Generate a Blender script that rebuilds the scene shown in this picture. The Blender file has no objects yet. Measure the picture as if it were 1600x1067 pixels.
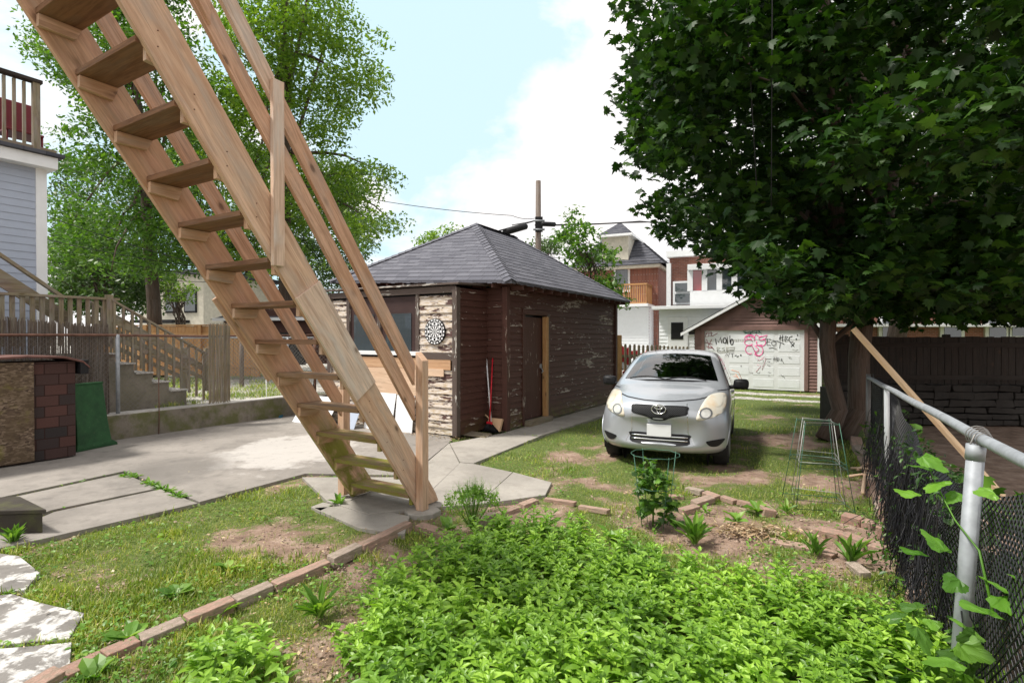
import bpy, bmesh, math, random
import numpy as np
from math import sin, cos, pi, radians as R
from mathutils import Vector as V, Matrix
from mathutils.bvhtree import BVHTree
random.seed(7); rng = np.random.default_rng(7)
C = bpy.context.scene.collection
SC = bpy.context.scene

# ------------------------------------------------------------------ camera, sky, sun, exposure
HC = 1.70; FP = 845.0; PIT = 0.0085
cam = bpy.data.objects.new('camera', bpy.data.cameras.new('camera')); C.objects.link(cam)
cam.location = (0, 0, HC); cam.rotation_euler = (pi/2 - PIT, 0, 0)
cam.data.sensor_width = 36; cam.data.lens = FP/1600*36; cam.data.clip_end = 3000; cam.data.clip_start = 0.05
SC.camera = cam
SC.view_settings.view_transform = 'Standard'; SC.view_settings.look = 'None'
SC.view_settings.exposure = 0.68; SC.view_settings.gamma = 1
SUN_EL = R(60); SUN_AZ = R(-98)      # azimuth measured from +Y towards +X: sun stands high to the left
sd = V((sin(SUN_AZ)*cos(SUN_EL), cos(SUN_AZ)*cos(SUN_EL), sin(SUN_EL)))
sun = bpy.data.objects.new('sun', bpy.data.lights.new('sun', 'SUN')); C.objects.link(sun)
sun.data.energy = 3.4; sun.data.angle = R(9); sun.data.color = (1, .95, .87)
sun.rotation_euler = sd.to_track_quat('Z', 'Y').to_euler()


class NT:
    def __init__(s, tree): s.t = tree; s.k = 0
    def n(s, typ, inp=None, **pr):
        nd = s.t.nodes.new(typ); nd.location = (s.k*30, 0); s.k += 1
        for a, b in pr.items(): setattr(nd, a, b)
        for a, b in (inp or {}).items():
            if isinstance(b, bpy.types.NodeSocket): s.t.links.new(b, nd.inputs[a])
            else: nd.inputs[a].default_value = b
        return nd
    def coord(s, kind='UV'): return s.n('ShaderNodeTexCoord').outputs[kind]
    def mp(s, vec, sc=(1, 1, 1), loc=(0, 0, 0), rot=(0, 0, 0)):
        return s.n('ShaderNodeMapping', {'Vector': vec, 'Scale': sc, 'Location': loc, 'Rotation': rot}).outputs[0]
    def noise(s, vec, sc, det=4, rough=.55, dist=0, out='Fac'):
        return s.n('ShaderNodeTexNoise', {'Vector': vec, 'Scale': sc, 'Detail': det, 'Roughness': rough, 'Distortion': dist}).outputs[out]
    def ramp(s, fac, st, interp='LINEAR'):
        r = s.n('ShaderNodeValToRGB', {'Fac': fac}); cr = r.color_ramp; cr.interpolation = interp
        while len(cr.elements) < len(st): cr.elements.new(.5)
        for e, (p, c) in zip(cr.elements, st):
            e.position = p; c = (c, c, c) if isinstance(c, (int, float)) else c; e.color = (*c[:3], 1)
        return r.outputs[0]
    def mix(s, f, a, b, bt='MIX'):
        a = (*a, 1) if isinstance(a, tuple) and len(a) == 3 else a
        b = (*b, 1) if isinstance(b, tuple) and len(b) == 3 else b
        return s.n('ShaderNodeMix', {0: f, 6: a, 7: b}, data_type='RGBA', blend_type=bt).outputs[2]
    def m(s, op, a, b=0.0, c=None):
        d = {0: a, 1: b}
        if c is not None: d[2] = c
        return s.n('ShaderNodeMath', d, operation=op).outputs[0]


w = bpy.data.worlds.new('World'); SC.world = w; w.use_nodes = True
w.node_tree.nodes.clear(); N = NT(w.node_tree)
sky = N.n('ShaderNodeTexSky', sky_type='NISHITA', sun_disc=False, sun_elevation=SUN_EL, sun_rotation=SUN_AZ, altitude=100, dust_density=1.5, ozone_density=1.3)
dirv = N.coord('Generated')
sep = N.n('ShaderNodeSeparateXYZ', {0: dirv})
cn = N.noise(N.mp(dirv, (1.0, 1.0, 1.9), (.35, .2, 0)), 3.1, 7, .55, .35)
def lobe(d, sharp):
    d = V(d).normalized()
    dt = N.n('ShaderNodeVectorMath', {0: dirv, 1: tuple(d)}, operation='DOT_PRODUCT').outputs['Value']
    return N.m('POWER', N.m('MAXIMUM', dt, 0.0), sharp)
cl = N.m('ADD', cn, N.m('MULTIPLY', lobe((.30, 1, .33), 9), .34))
cl = N.m('ADD', cl, N.m('MULTIPLY', lobe((-.20, 1, .50), 26), -.24))
cl = N.m('ADD', cl, N.m('MULTIPLY', lobe((-.8, 1, .6), 14), .12))
cl = N.m('ADD', cl, N.m('MULTIPLY', N.m('MAXIMUM', N.m('SUBTRACT', .15, sep.outputs[1]), 0.0), .5))      # unseen cloud added behind the camera to neutralise the cyan ambient light
cl = N.m('ADD', cl, N.m('MULTIPLY', N.m('MAXIMUM', N.m('SUBTRACT', sep.outputs[2], .62), 0.0), .8))  # more cloud added overhead, out of view, to whiten and soften the light
hz = N.m('SUBTRACT', 1.0, N.m('MINIMUM', N.m('MULTIPLY', sep.outputs[2], 3.2), 1.0))
cl = N.m('ADD', cl, N.m('MULTIPLY', hz, .10))
cm = N.ramp(cl, [(.54, 0), (.66, 1)])
shade = N.ramp(N.noise(dirv, 6, 5), [(.3, (.86, .88, .92)), (.6, (1, 1, 1))])
bright = N.mix(1.0, shade, (10.4, 10.0, 9.7), 'MULTIPLY')
skyl = N.mix(.9, sky.outputs[0], (6.6, 8.7, 9.8))
skc = N.mix(cm, skyl, bright)
bg = N.n('ShaderNodeBackground', {'Color': skc, 'Strength': .075})
N.n('ShaderNodeOutputWorld', {'Surface': bg.outputs[0]})

# ------------------------------------------------------------------ helpers
def ray(px, py):
    dx = (px-800)/FP; dy = -(py-533.5)/FP
    return V((dx, cos(PIT)+dy*sin(PIT), -sin(PIT)+dy*cos(PIT)))
def G(px, py, h=0.0):
    d = ray(px, py); t = (h-HC)/d.z; return V((d.x*t, d.y*t, h))
def at(px, py, Y):
    d = ray(px, py); t = Y/d.y; return V((d.x*t, Y, HC+d.z*t))
def proj(x, y, z):
    rel = (z-HC); f = y*cos(PIT)-rel*sin(PIT); u = y*sin(PIT)+rel*cos(PIT)
    return 800+FP*x/f, 533.5-FP*u/f
def inpoly(x, y, P):
    c = False; j = len(P)-1
    for i in range(len(P)):
        xi, yi = P[i][0], P[i][1]; xj, yj = P[j][0], P[j][1]
        if (yi > y) != (yj > y) and x < (xj-xi)*(y-yi)/(yj-yi)+xi: c = not c
        j = i
    return c
def inpoly_np(x, y, P):
    c = np.zeros(len(x), bool); j = len(P)-1
    for i in range(len(P)):
        xi, yi = P[i][0], P[i][1]; xj, yj = P[j][0], P[j][1]
        if yi != yj:
            c ^= ((yi > y) != (yj > y)) & (x < (xj-xi)*(y-yi)/(yj-yi)+xi)
        j = i
    return c
class VN:      # smooth value noise shared by ground colour and grass density
    def __init__(s, seed): s.g = np.random.default_rng(seed).random((256, 256))
    def __call__(s, x, y, sc):
        x = np.asarray(x)*sc+50; y = np.asarray(y)*sc+50
        xi = np.floor(x).astype(int); yi = np.floor(y).astype(int); fx = x-xi; fy = y-yi
        fx = fx*fx*(3-2*fx); fy = fy*fy*(3-2*fy); g = s.g
        a = g[xi % 256, yi % 256]; b = g[(xi+1) % 256, yi % 256]; c = g[xi % 256, (yi+1) % 256]; d = g[(xi+1) % 256, (yi+1) % 256]
        return (a*(1-fx)+b*fx)*(1-fy)+(c*(1-fx)+d*fx)*fy
vn = VN(3)

def tag(o, label=None, cat=None, group=None, kind=None):
    if label: o['label'] = label
    if cat: o['category'] = cat
    if group: o['group'] = group
    if kind: o['kind'] = kind
    return o
def empty(name, loc, label, cat, group=None, rz=0):
    o = bpy.data.objects.new(name, None); C.objects.link(o); o.location = loc; o.rotation_euler = (0, 0, rz)
    o.empty_display_size = .2
    return tag(o, label, cat, group)
def wm(o):
    return wm(o.parent) @ o.matrix_parent_inverse @ o.matrix_basis if o.parent else o.matrix_basis.copy()
def link(o, parent=None):          # geometry is written in world coordinates; the parent's own transform is undone once
    C.objects.link(o)
    if parent is not None:
        o.parent = parent; o.matrix_parent_inverse = wm(parent).inverted()
    return o
def copy_tree(o, parent=None):
    c = o.copy(); C.objects.link(c)
    if parent is not None: c.parent = parent
    for ch in [x for x in list(C.objects) if x.parent == o]: copy_tree(ch, c)
    return c

class MB:
    def __init__(s): s.v = []; s.f = []; s.uv = []; s.sm = []
    def add(s, vs, fs, axes=None, smooth=False, uvs=None):
        b = len(s.v); s.v += [tuple(v) for v in vs]
        ro = random.random()*20; rv = random.random()*20
        if axes: a, bb, c = [V(x).normalized() for x in axes]
        for k, f in enumerate(fs):
            s.f.append([b+i for i in f]); s.sm.append(smooth)
            if uvs: s.uv.append(uvs[k]); continue
            P = [V(vs[i]) for i in f]
            if axes:
                n = (P[1]-P[0]).cross(P[2]-P[0])
                if n.length < 1e-12: n = V((0, 0, 1))
                na, nb, nc = abs(n.dot(a)), abs(n.dot(bb)), abs(n.dot(c))
                if na >= nb and na >= nc: s.uv.append([(p.dot(bb)*.3+ro, p.dot(c)+rv) for p in P])
                elif nb >= nc: s.uv.append([(p.dot(a)+ro, p.dot(c)+rv+.37) for p in P])
                else: s.uv.append([(p.dot(a)+ro, p.dot(bb)+rv) for p in P])
            else: s.uv.append([(p.x+p.y, p.z) for p in P])
    def ob(s, c, X, Y, Z, jit=0):     # oriented box: centre and three half vectors
        c = V(c); X = V(X); Y = V(Y); Z = V(Z)
        vs = [c+X*i+Y*j+Z*k+V([(random.random()-.5)*jit for _ in range(3)]) for i in (-1, 1) for j in (-1, 1) for k in (-1, 1)]
        fs = [(0, 1, 3, 2), (4, 6, 7, 5), (0, 4, 5, 1), (2, 3, 7, 6), (0, 2, 6, 4), (1, 5, 7, 3)]
        if X.cross(Y).dot(Z) < 0: fs = [f[::-1] for f in fs]
        ax = sorted([X, Y, Z], key=lambda q: -q.length)
        s.add(vs, fs, ax); return s
    def box(s, c, size, rz=0, jit=0):
        x, y, z = size
        return s.ob(c, (cos(rz)*x/2, sin(rz)*x/2, 0), (-sin(rz)*y/2, cos(rz)*y/2, 0), (0, 0, z/2), jit)
    def board(s, p0, p1, wv, tv):     # p0,p1 ends of centre line; wv, tv half vectors
        p0 = V(p0); p1 = V(p1); return s.ob((p0+p1)/2, (p1-p0)/2, wv, tv)
    def prism(s, poly, ext, axes=None):
        poly = [V(p) for p in poly]; ext = V(ext); n = len(poly)
        vs = poly+[p+ext for p in poly]
        nn = V((0, 0, 0))
        for i in range(n): nn += (poly[i]-poly[0]).cross(poly[(i+1) % n]-poly[0])
        fs = [list(range(n))[::-1], [n+i for i in range(n)]]+[(i, (i+1) % n, n+(i+1) % n, n+i) for i in range(n)]
        if nn.dot(ext) < 0: fs = [list(f)[::-1] for f in fs]
        if axes is None:
            a = max([poly[(i+1) % n]-poly[i] for i in range(n)], key=lambda q: q.length)
            axes = (a, a.cross(ext), ext)
        s.add(vs, fs, axes); return s
    def tube(s, pts, r, n=6, cap=True, flat=1.0):
        pts = [V(p) for p in pts]
        rs = r if isinstance(r, (list, tuple)) else [r]*len(pts)
        vs = []; prev = None
        for i, p in enumerate(pts):
            t = (pts[min(i+1, len(pts)-1)]-pts[max(i-1, 0)])
            if t.length < 1e-9: t = V((0, 0, 1))
            t.normalize()
            if prev is None:
                a = t.cross(V((0, 0, 1)))
                if a.length < .1: a = t.cross(V((1, 0, 0)))
            else: a = prev-t*prev.dot(t)
            a.normalize(); prev = a; b = t.cross(a)
            for k in range(n):
                th = 2*pi*k/n; vs.append(p+a*cos(th)*rs[i]+b*sin(th)*rs[i]*flat)
        fs = []; uvs = []; L = 0; ro = random.random()*9
        for i in range(len(pts)-1):
            d = (pts[i+1]-pts[i]).length
            for k in range(n):
                k2 = (k+1) % n
                fs.append((i*n+k, i*n+k2, (i+1)*n+k2, (i+1)*n+k))
                c = 2*pi*max(rs[i], .001)
                uvs.append([(L+ro, c*k/n), (L+ro, c*(k+1)/n), (L+d+ro, c*(k+1)/n), (L+d+ro, c*k/n)])
            L += d
        if cap:
            fs.append(tuple(range(n))[::-1]); uvs.append([(0, 0)]*n)
            e = (len(pts)-1)*n; fs.append(tuple(e+k for k in range(n))); uvs.append([(0, 0)]*n)
        s.add(vs, fs, smooth=True, uvs=uvs); return s
    def build(s, name, mat, parent=None, bevel=0, smooth=None):
        me = bpy.data.meshes.new(name); me.from_pydata(s.v, [], s.f)
        ul = me.uv_layers.new(name='UVMap'); flat = [c for f in s.uv for q in f for c in q]
        ul.data.foreach_set('uv', flat)
        me.polygons.foreach_set('use_smooth', [bool(x) if smooth is None else smooth for x in s.sm])
        me.materials.append(mat); me.update()
        o = bpy.data.objects.new(name, me); link(o, parent)
        if bevel:
            b = o.modifiers.new('bevel', 'BEVEL'); b.width = bevel; b.segments = 2; b.limit_method = 'ANGLE'; b.angle_limit = R(40)
        return o
def npmesh(name, verts, faces, mat, parent=None, smooth=False, attr=None):
    me = bpy.data.meshes.new(name); nv = len(verts); k = faces.shape[1]; nf = len(faces)
    me.vertices.add(nv); me.vertices.foreach_set('co', np.ascontiguousarray(verts, dtype=np.float32).ravel())
    me.loops.add(nf*k); me.loops.foreach_set('vertex_index', faces.astype(np.int32).ravel())
    me.polygons.add(nf); me.polygons.foreach_set('loop_start', np.arange(0, nf*k, k, dtype=np.int32))
    try: me.polygons.foreach_set('loop_total', np.full(nf, k, dtype=np.int32))
    except Exception: pass
    me.polygons.foreach_set('use_smooth', np.full(nf, smooth))
    if attr:
        for an, av in attr.items():
            a = me.attributes.new(an, 'FLOAT', 'POINT'); a.data.foreach_set('value', np.asarray(av, np.float32))
    me.update(calc_edges=True); me.materials.append(mat)
    o = bpy.data.objects.new(name, me); link(o, parent); return o
def scatter(T, F, pos, rot, sc):       # template verts (n,3), faces (m,k), positions (p,3), rotation matrices (p,3,3), scale (p,)
    p = len(pos); n = len(T)
    v = np.einsum('pij,nj->pni', rot, T)*np.asarray(sc).reshape(p, 1, 1)+pos[:, None, :]
    f = (F[None]+(np.arange(p)*n)[:, None, None]).reshape(-1, F.shape[1])
    return v.reshape(-1, 3), f
def rotm(yaw, pitch, roll):            # leaf along +y, normal +z; pitch lifts the tip
    cy, sy = np.cos(yaw), np.sin(yaw); cp, sp = np.cos(pitch), np.sin(pitch); cr, sr = np.cos(roll), np.sin(roll)
    z = np.zeros_like(yaw); o = np.ones_like(yaw)
    Rz = np.stack([cy, -sy, z, sy, cy, z, z, z, o], -1).reshape(-1, 3, 3)
    Rx = np.stack([o, z, z, z, cp, -sp, z, sp, cp], -1).reshape(-1, 3, 3)
    Ry = np.stack([cr, z, sr, z, o, z, -sr, z, cr], -1).reshape(-1, 3, 3)
    return Rz@Rx@Ry

# ------------------------------------------------------------------ materials
def newmat(name):
    m = bpy.data.materials.new(name); m.use_nodes = True; m.node_tree.nodes.clear(); return m, NT(m.node_tree)
def finish(N, col, rough=.7, bump=None, bs=.3, bd=.01, metal=0, spec=.3, extra=None):
    d = {'Base Color': col if isinstance(col, bpy.types.NodeSocket) else (*col, 1), 'Roughness': rough, 'Metallic': metal, 'Specular IOR Level': spec}
    if extra: d.update(extra)
    if bump is not None: d['Normal'] = N.n('ShaderNodeBump', {'Height': bump, 'Strength': bs, 'Distance': bd}).outputs[0]
    b = N.n('ShaderNodeBsdfPrincipled', d); N.n('ShaderNodeOutputMaterial', {'Surface': b.outputs[0]}); return b
def plain(name, col, rough=.6, metal=0, spec=.4, var=.12, sc=6):
    m, N = newmat(name)
    n = N.noise(N.coord('Object'), sc, 5)
    c = N.mix(N.ramp(n, [(.3, 0), (.7, 1)]), tuple(x*(1-var) for x in col), tuple(min(1, x*(1+var)) for x in col))
    finish(N, c, rough, n, .1, .004, metal, spec); return m
def wood(name, c1, c2, grey=(.3, .27, .24), gamt=.35, green=0.0, knots=True, rough=.75):
    m, N = newmat(name); uv = N.coord('UV')
    g = N.noise(N.mp(uv, (1.0, 15, 1)), 3.0, 6, .62, 1.0)
    g2 = N.noise(N.mp(uv, (.5, 7, 1)), 2.0, 3, .5, 1.2)
    gg = N.m('ADD', N.m('MULTIPLY', g, .6), N.m('MULTIPLY', g2, .4))
    c = N.ramp(gg, [(.38, c2), (.47, tuple((x+y)/2 for x, y in zip(c1, c2))), (.53, c1), (.64, tuple(min(1, x*1.2) for x in c1))])
    st = N.noise(N.mp(uv, (.7, 5, 1), (3, 1, 0)), 2.6, 6, .7, .5)
    c = N.mix(N.m('MULTIPLY', N.ramp(st, [(.55, 0), (.72, 1)]), .55), c, tuple(x*.45 for x in c2))      # dark weather streaks
    ck = N.noise(N.mp(uv, (1.0, 60, 1), (7, 3, 0)), 1.6, 3, .5, .2)
    c = N.mix(N.m('MULTIPLY', N.ramp(ck, [(.66, 0), (.70, 1)]), .5), c, tuple(x*.3 for x in c2))      # drying cracks
    c = N.mix(N.m('MULTIPLY', N.ramp(N.noise(uv, .9, 2), [(.4, 0), (.65, 1)]), .35), c, tuple(x*y for x, y in zip(c1, (.9, .72, .58))))
    if gamt:
        gm = N.ramp(N.noise(N.mp(uv, (1, 4, 1)), 1.7, 5, .6, .4), [(.47, 0), (.66, 1)])
        c = N.mix(N.m('MULTIPLY', gm, gamt), c, grey)
    if knots:
        vo = N.n('ShaderNodeTexVoronoi', {'Vector': N.mp(uv, (3.4, 6.5, 1)), 'Scale': 1.0, 'Randomness': 1.0})
        kk = N.ramp(vo.outputs['Distance'], [(.06, 1), (.10, .8), (.13, .35), (.22, 0)])
        kk = N.m('MULTIPLY', kk, N.ramp(N.n('ShaderNodeSeparateColor', {0: vo.outputs['Color']}).outputs[0], [(.5, 0), (.55, 1)]))
        c = N.mix(N.m('MULTIPLY', kk, .75), c, (.07, .04, .025))
    if green:
        gr = N.ramp(N.noise(N.mp(uv, (1.4, 3, 1)), 2.2, 5, .65, .3), [(.40, 0), (.54, 1)])
        if name.startswith('mossy'):      # algae climbs only the wet lower metre of the boards
            gr = N.m('MULTIPLY', gr, N.ramp(N.n('ShaderNodeSeparateXYZ', {0: N.coord('Object')}).outputs[2], [(.6, 1), (1.15, .1)]))
        c = N.mix(N.m('MULTIPLY', gr, green), c, (.19, .20, .02))
    finish(N, c, rough, g, .35, .004); return m
M = {}
M['stair'] = wood('stair_wood', (.58, .40, .28), (.42, .26, .17), (.42, .355, .30), .6)
M['stairdk'] = wood('tread_wood', (.23, .125, .07), (.12, .06, .035), (.24, .19, .15), .35)
M['stairgreen'] = wood('mossy_stringer_wood', (.56, .36, .25), (.40, .24, .16), (.36, .33, .28), .35, .9)
M['treadgreen'] = wood('mossy_tread_wood', (.25, .155, .095), (.15, .085, .05), (.27, .22, .18), .4, .8)
M['weath'] = wood('weathered_plate_wood', (.62, .48, .38), (.42, .31, .24), (.58, .53, .48), .8)
M['rail'] = wood('rail_wood', (.56, .36, .25), (.37, .22, .14), (.36, .32, .29), .45)
M['cedar'] = wood('cedar_fence_wood', (.50, .29, .13), (.38, .20, .08), (.35, .28, .2), .2)
M['oldfence'] = wood('old_dark_fence_wood', (.035, .027, .022), (.018, .015, .013), (.045, .04, .035), .4)  # dark weathered wood, base colour lowered further to stand for deep tree shade
M['greydeck'] = wood('grey_deck_wood', (.26, .21, .17), (.15, .12, .10), (.30, .29, .27), .6, .2)
M['ply'] = wood('plywood', (.55, .36, .22), (.46, .28, .17), (.4, .3, .22), .3, knots=False)
M['plylight'] = wood('pale_plywood', (.68, .50, .36), (.60, .42, .29), (.5, .4, .32), .2, knots=False)
M['pine'] = wood('new_pine', (.74, .56, .36), (.66, .47, .28), (.6, .5, .4), .1)
M['pole'] = wood('pole_wood', (.16, .13, .11), (.09, .07, .06), (.2, .18, .17), .4)
M['reed'] = wood('reed', (.13, .105, .085), (.06, .05, .042), (.24, .22, .20), .6, knots=False)

def peel(name, paint, amt, under=(.66, .62, .58), bare=(.33, .27, .22), moss=.0):
    m, N = newmat(name); uv = N.coord('UV'); sp = N.n('ShaderNodeSeparateXYZ', {0: uv})
    brd = N.m('FRACT', N.m('DIVIDE', sp.outputs[1], .115))
    n = N.noise(N.mp(uv, (5.5, 24, 1)), 1.0, 7, .68, .5)
    big = N.noise(N.mp(uv, (.8, 1.3, 1)), 1.0, 4, .6)
    t = N.m('ADD', n, N.m('MULTIPLY', N.m('SUBTRACT', big, .5), 1.1))
    t = N.m('ADD', t, N.m('MULTIPLY', N.m('ABSOLUTE', N.m('SUBTRACT', brd, .5)), -.16))
    k = .79-amt*.33
    mask = N.ramp(t, [(k, 0), (k+.012, 1)])
    mask2 = N.ramp(N.noise(N.mp(uv, (8, 40, 1), (4, 2, 0)), 1.0, 6, .7), [(.47, 0), (.58, 1)])
    pc = N.mix(N.noise(N.mp(uv, (2, 14, 1)), 1.5, 5), tuple(x*.7 for x in paint), tuple(x*1.3 for x in paint))
    c = N.mix(mask, pc, N.mix(mask2, under, bare))
    if moss:
        hm = N.ramp(N.m('ADD', sp.outputs[1], N.m('MULTIPLY', N.noise(uv, 3, 4), .5)), [(.25, 1), (.62, 0)])
        mn = N.ramp(N.noise(uv, 5, 5, .6), [(.38, 0), (.6, 1)])
        c = N.mix(N.m('MULTIPLY', N.m('MULTIPLY', hm, mn), moss), c, (.14, .14, .02))
    finish(N, c, .6, N.m('ADD', n, N.m('MULTIPLY', mask, -.4)), .5, .006); return m
M['brown'] = peel('peeling_brown_siding', (.085, .036, .027), .60, (.42, .37, .34), moss=.8)
M['brown2'] = peel('brown_siding', (.080, .035, .027), .42, (.40, .34, .30), moss=.3)
M['whitepeel'] = peel('peeling_white_siding', (.085, .045, .04), 1.22, (.62, .56, .51), (.46, .36, .24), moss=.35)
M['trimpeel'] = peel('peeling_trim', (.10, .075, .065), .62, (.50, .50, .47))
M['garbrown'] = plain('garage_brown_siding', (.21, .125, .11), .65, var=.2, sc=3)
M['whitepaint'] = plain('white_paint', (.78, .80, .82), .5, var=.04)
M['whitesid'] = plain('white_siding', (.80, .83, .86), .5, var=.03)
M['greysid'] = plain('pale_blue_vinyl_siding', (.38, .43, .53), .5, var=.03)
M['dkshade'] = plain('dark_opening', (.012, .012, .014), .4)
M['screen'] = plain('brown_window_screen', (.05, .028, .026), .5)
M['brick'] = None
def brickmat(name, c1, c2, mort, sc=1.0):
    m, N = newmat(name); uv = N.coord('UV')
    b = N.n('ShaderNodeTexBrick', {'Vector': uv, 'Color1': (*c1, 1), 'Color2': (*c2, 1), 'Mortar': (*mort, 1), 'Scale': 1.0/sc, 'Mortar Size': .006, 'Brick Width': .215, 'Row Height': .075, 'Bias': 0.0})
    n = N.noise(uv, 9, 5); c = N.mix(.35, b.outputs[0], N.mix(n, (.4, .25, .2), (1, 1, 1)), 'MULTIPLY')
    finish(N, c, .8, b.outputs['Fac'], -.3, .005); return m
M['brick'] = brickmat('red_brick_wall', (.34, .14, .10), (.24, .095, .07), (.34, .28, .25))
def shingle(name, c1, c2, bw=.30, rh=.145, jw=.004):
    m, N = newmat(name); uv = N.coord('UV')
    b = N.n('ShaderNodeTexBrick', {'Vector': uv, 'Color1': (*c1, 1), 'Color2': (*c2, 1), 'Mortar': (c1[0]*.35, c1[1]*.35, c1[2]*.35, 1), 'Scale': 1.0, 'Mortar Size': jw, 'Brick Width': bw, 'Row Height': rh}, offset=.37)
    n = N.noise(uv, 60, 3, .7); n2 = N.noise(uv, 1.2, 4)
    c = N.mix(.55, b.outputs[0], N.mix(n, (.45, .45, .45), (1.3, 1.3, 1.3)), 'MULTIPLY')
    c = N.mix(.5, c, N.mix(n2, (.6, .6, .62), (1.2, 1.2, 1.2)), 'MULTIPLY')
    finish(N, c, .9, n, .5, .004); return m
M['roof'] = shingle('grey_asphalt_shingles', (.105, .107, .13), (.165, .167, .195))
M['roofdk'] = shingle('dark_asphalt_shingles', (.065, .068, .085), (.11, .112, .13))
M['shingbox'] = shingle('brown_black_shingle_cladding', (.095, .045, .038), (.035, .03, .03), .25, .145, .007)
M['roofred'] = plain('reddish_roof_sheet', (.13, .06, .05), .8, var=.3, sc=9)
def concrete(name, col, stain=(.12, .11, .10), sc=1.0, white=0, amt=.55, green=0):
    m, N = newmat(name); p = N.coord('Object')
    n1 = N.noise(p, .8*sc, 6, .62, .3); n2 = N.noise(p, 26*sc, 6, .7); n3 = N.noise(p, 4*sc, 5, .6)
    c = N.mix(N.ramp(n1, [(.38, 0), (.62, 1)]), tuple(x*.72 for x in col), col)
    c = N.mix(.4, c, N.mix(n2, (.55, .54, .53), (1.3, 1.3, 1.3)), 'MULTIPLY')
    c = N.mix(N.m('MULTIPLY', N.ramp(n3, [(.52, 0), (.7, 1)]), amt), c, stain)
    if white:
        c = N.mix(N.m('MULTIPLY', N.ramp(N.noise(p, 5.5, 7, .65, .3), [(.47, 0), (.53, 1)]), white), c, (.72, .71, .69))
    if green:
        c = N.mix(N.m('MULTIPLY', N.ramp(N.noise(p, 2.3, 6, .65), [(.45, 0), (.6, 1)]), green), c, (.10, .11, .03))
    if name == 'old_concrete':       # pale cement skim worn over one part of the patio
        q = G(455, 705); dd = N.n('ShaderNodeVectorMath', {0: N.mp(p, (1.0, .72, 1), (-q.x, -q.y*.72, 0)), 1: (0, 0, 0)}, operation='DISTANCE').outputs['Value']
        sk = N.ramp(N.m('ADD', dd, N.m('MULTIPLY', N.m('SUBTRACT', N.noise(p, 2.4, 7, .7), .5), 1.6)), [(.75, 1), (1.02, 0)])
        c = N.mix(N.m('MULTIPLY', sk, .7), c, (.50, .475, .45))
        q = G(270, 740); dd = N.n('ShaderNodeVectorMath', {0: N.mp(p, (1.0, .72, 1), (-q.x, -q.y*.72, 0)), 1: (0, 0, 0)}, operation='DISTANCE').outputs['Value']
        sk = N.ramp(N.m('ADD', dd, N.m('MULTIPLY', N.m('SUBTRACT', N.noise(p, 2.4, 7, .7), .5), 1.6)), [(.35, 1), (.75, 0)])
        c = N.mix(N.m('MULTIPLY', sk, .6), c, (.13, .12, .11))
    cr = N.n('ShaderNodeTexVoronoi', {'Vector': N.n('ShaderNodeVectorMath', {0: N.mp(p, (.42, .42, .42)), 1: N.mix(1.0, N.noise(p, 3.0, 5, .7, 0, 'Color'), (.22, .22, .22), 'MULTIPLY')}, operation='ADD').outputs[0], 'Scale': 1.0}, feature='DISTANCE_TO_EDGE').outputs['Distance']
    c = N.mix(N.m('MULTIPLY', N.ramp(N.m('ADD', cr, N.m('MULTIPLY', n3, .012)), [(.002, 1), (.006, 0)]), .6), c, (.06, .055, .05))
    sk2 = N.noise(p, 95, 3, .6)
    c = N.mix(N.m('MULTIPLY', N.ramp(sk2, [(.62, 0), (.7, 1)]), .35), c, (.06, .055, .05))
    c = N.mix(N.m('MULTIPLY', N.ramp(N.noise(p, 9, 6, .7), [(.56, 0), (.7, 1)]), .4), c, tuple(x*.5 for x in col))
    finish(N, c, .85, N.m('ADD', n2, N.m('MULTIPLY', sk2, .6)), .5, .005); return m
M['conc'] = concrete('old_concrete', (.30, .275, .25))
M['slab'] = concrete('paving_slab_concrete', (.37, .345, .31), (.20, .18, .16), amt=.5)
M['patch'] = concrete('pale_concrete_patch', (.60, .58, .56), (.36, .34, .32), amt=.5)
M['wallconc'] = concrete('mossy_concrete_wall', (.25, .22, .18), (.07, .06, .05), 2, green=.8)
M['stepconc'] = concrete('rough_concrete_steps', (.27, .24, .20), (.12, .10, .09), 2, green=.25)
M['steptop'] = concrete('pale_concrete_tread', (.55, .53, .5), (.3, .28, .26), 2)
M['painted'] = concrete('white_stained_slab', (.24, .225, .21), (.08, .075, .07), 1.2, white=.62)
M['darkstep'] = concrete('dark_mossy_step', (.055, .047, .038), (.04, .035, .03), 2, green=.5)
def brickobj():
    m, N = newmat('edging_brick'); r = N.n('ShaderNodeObjectInfo').outputs['Random']; p = N.coord('Object')
    base = N.ramp(r, [(0, (.48, .29, .23)), (.35, (.55, .37, .30)), (.6, (.44, .24, .19)), (.8, (.50, .41, .35)), (1, (.40, .30, .26))])
    n = N.noise(p, 14, 6, .65)
    c = N.mix(N.ramp(n, [(.35, 0), (.7, 1)]), N.mix(.75, base, (.42, .40, .36), 'MULTIPLY'), N.mix(.35, base, (.34, .29, .25)))
    c = N.mix(N.m('MULTIPLY', N.ramp(N.noise(p, 5, 4), [(.42, 0), (.6, 1)]), .6), c, (.19, .165, .12))
    finish(N, c, .88, n, .6, .006); return m
M['ebrick'] = brickobj()
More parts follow.
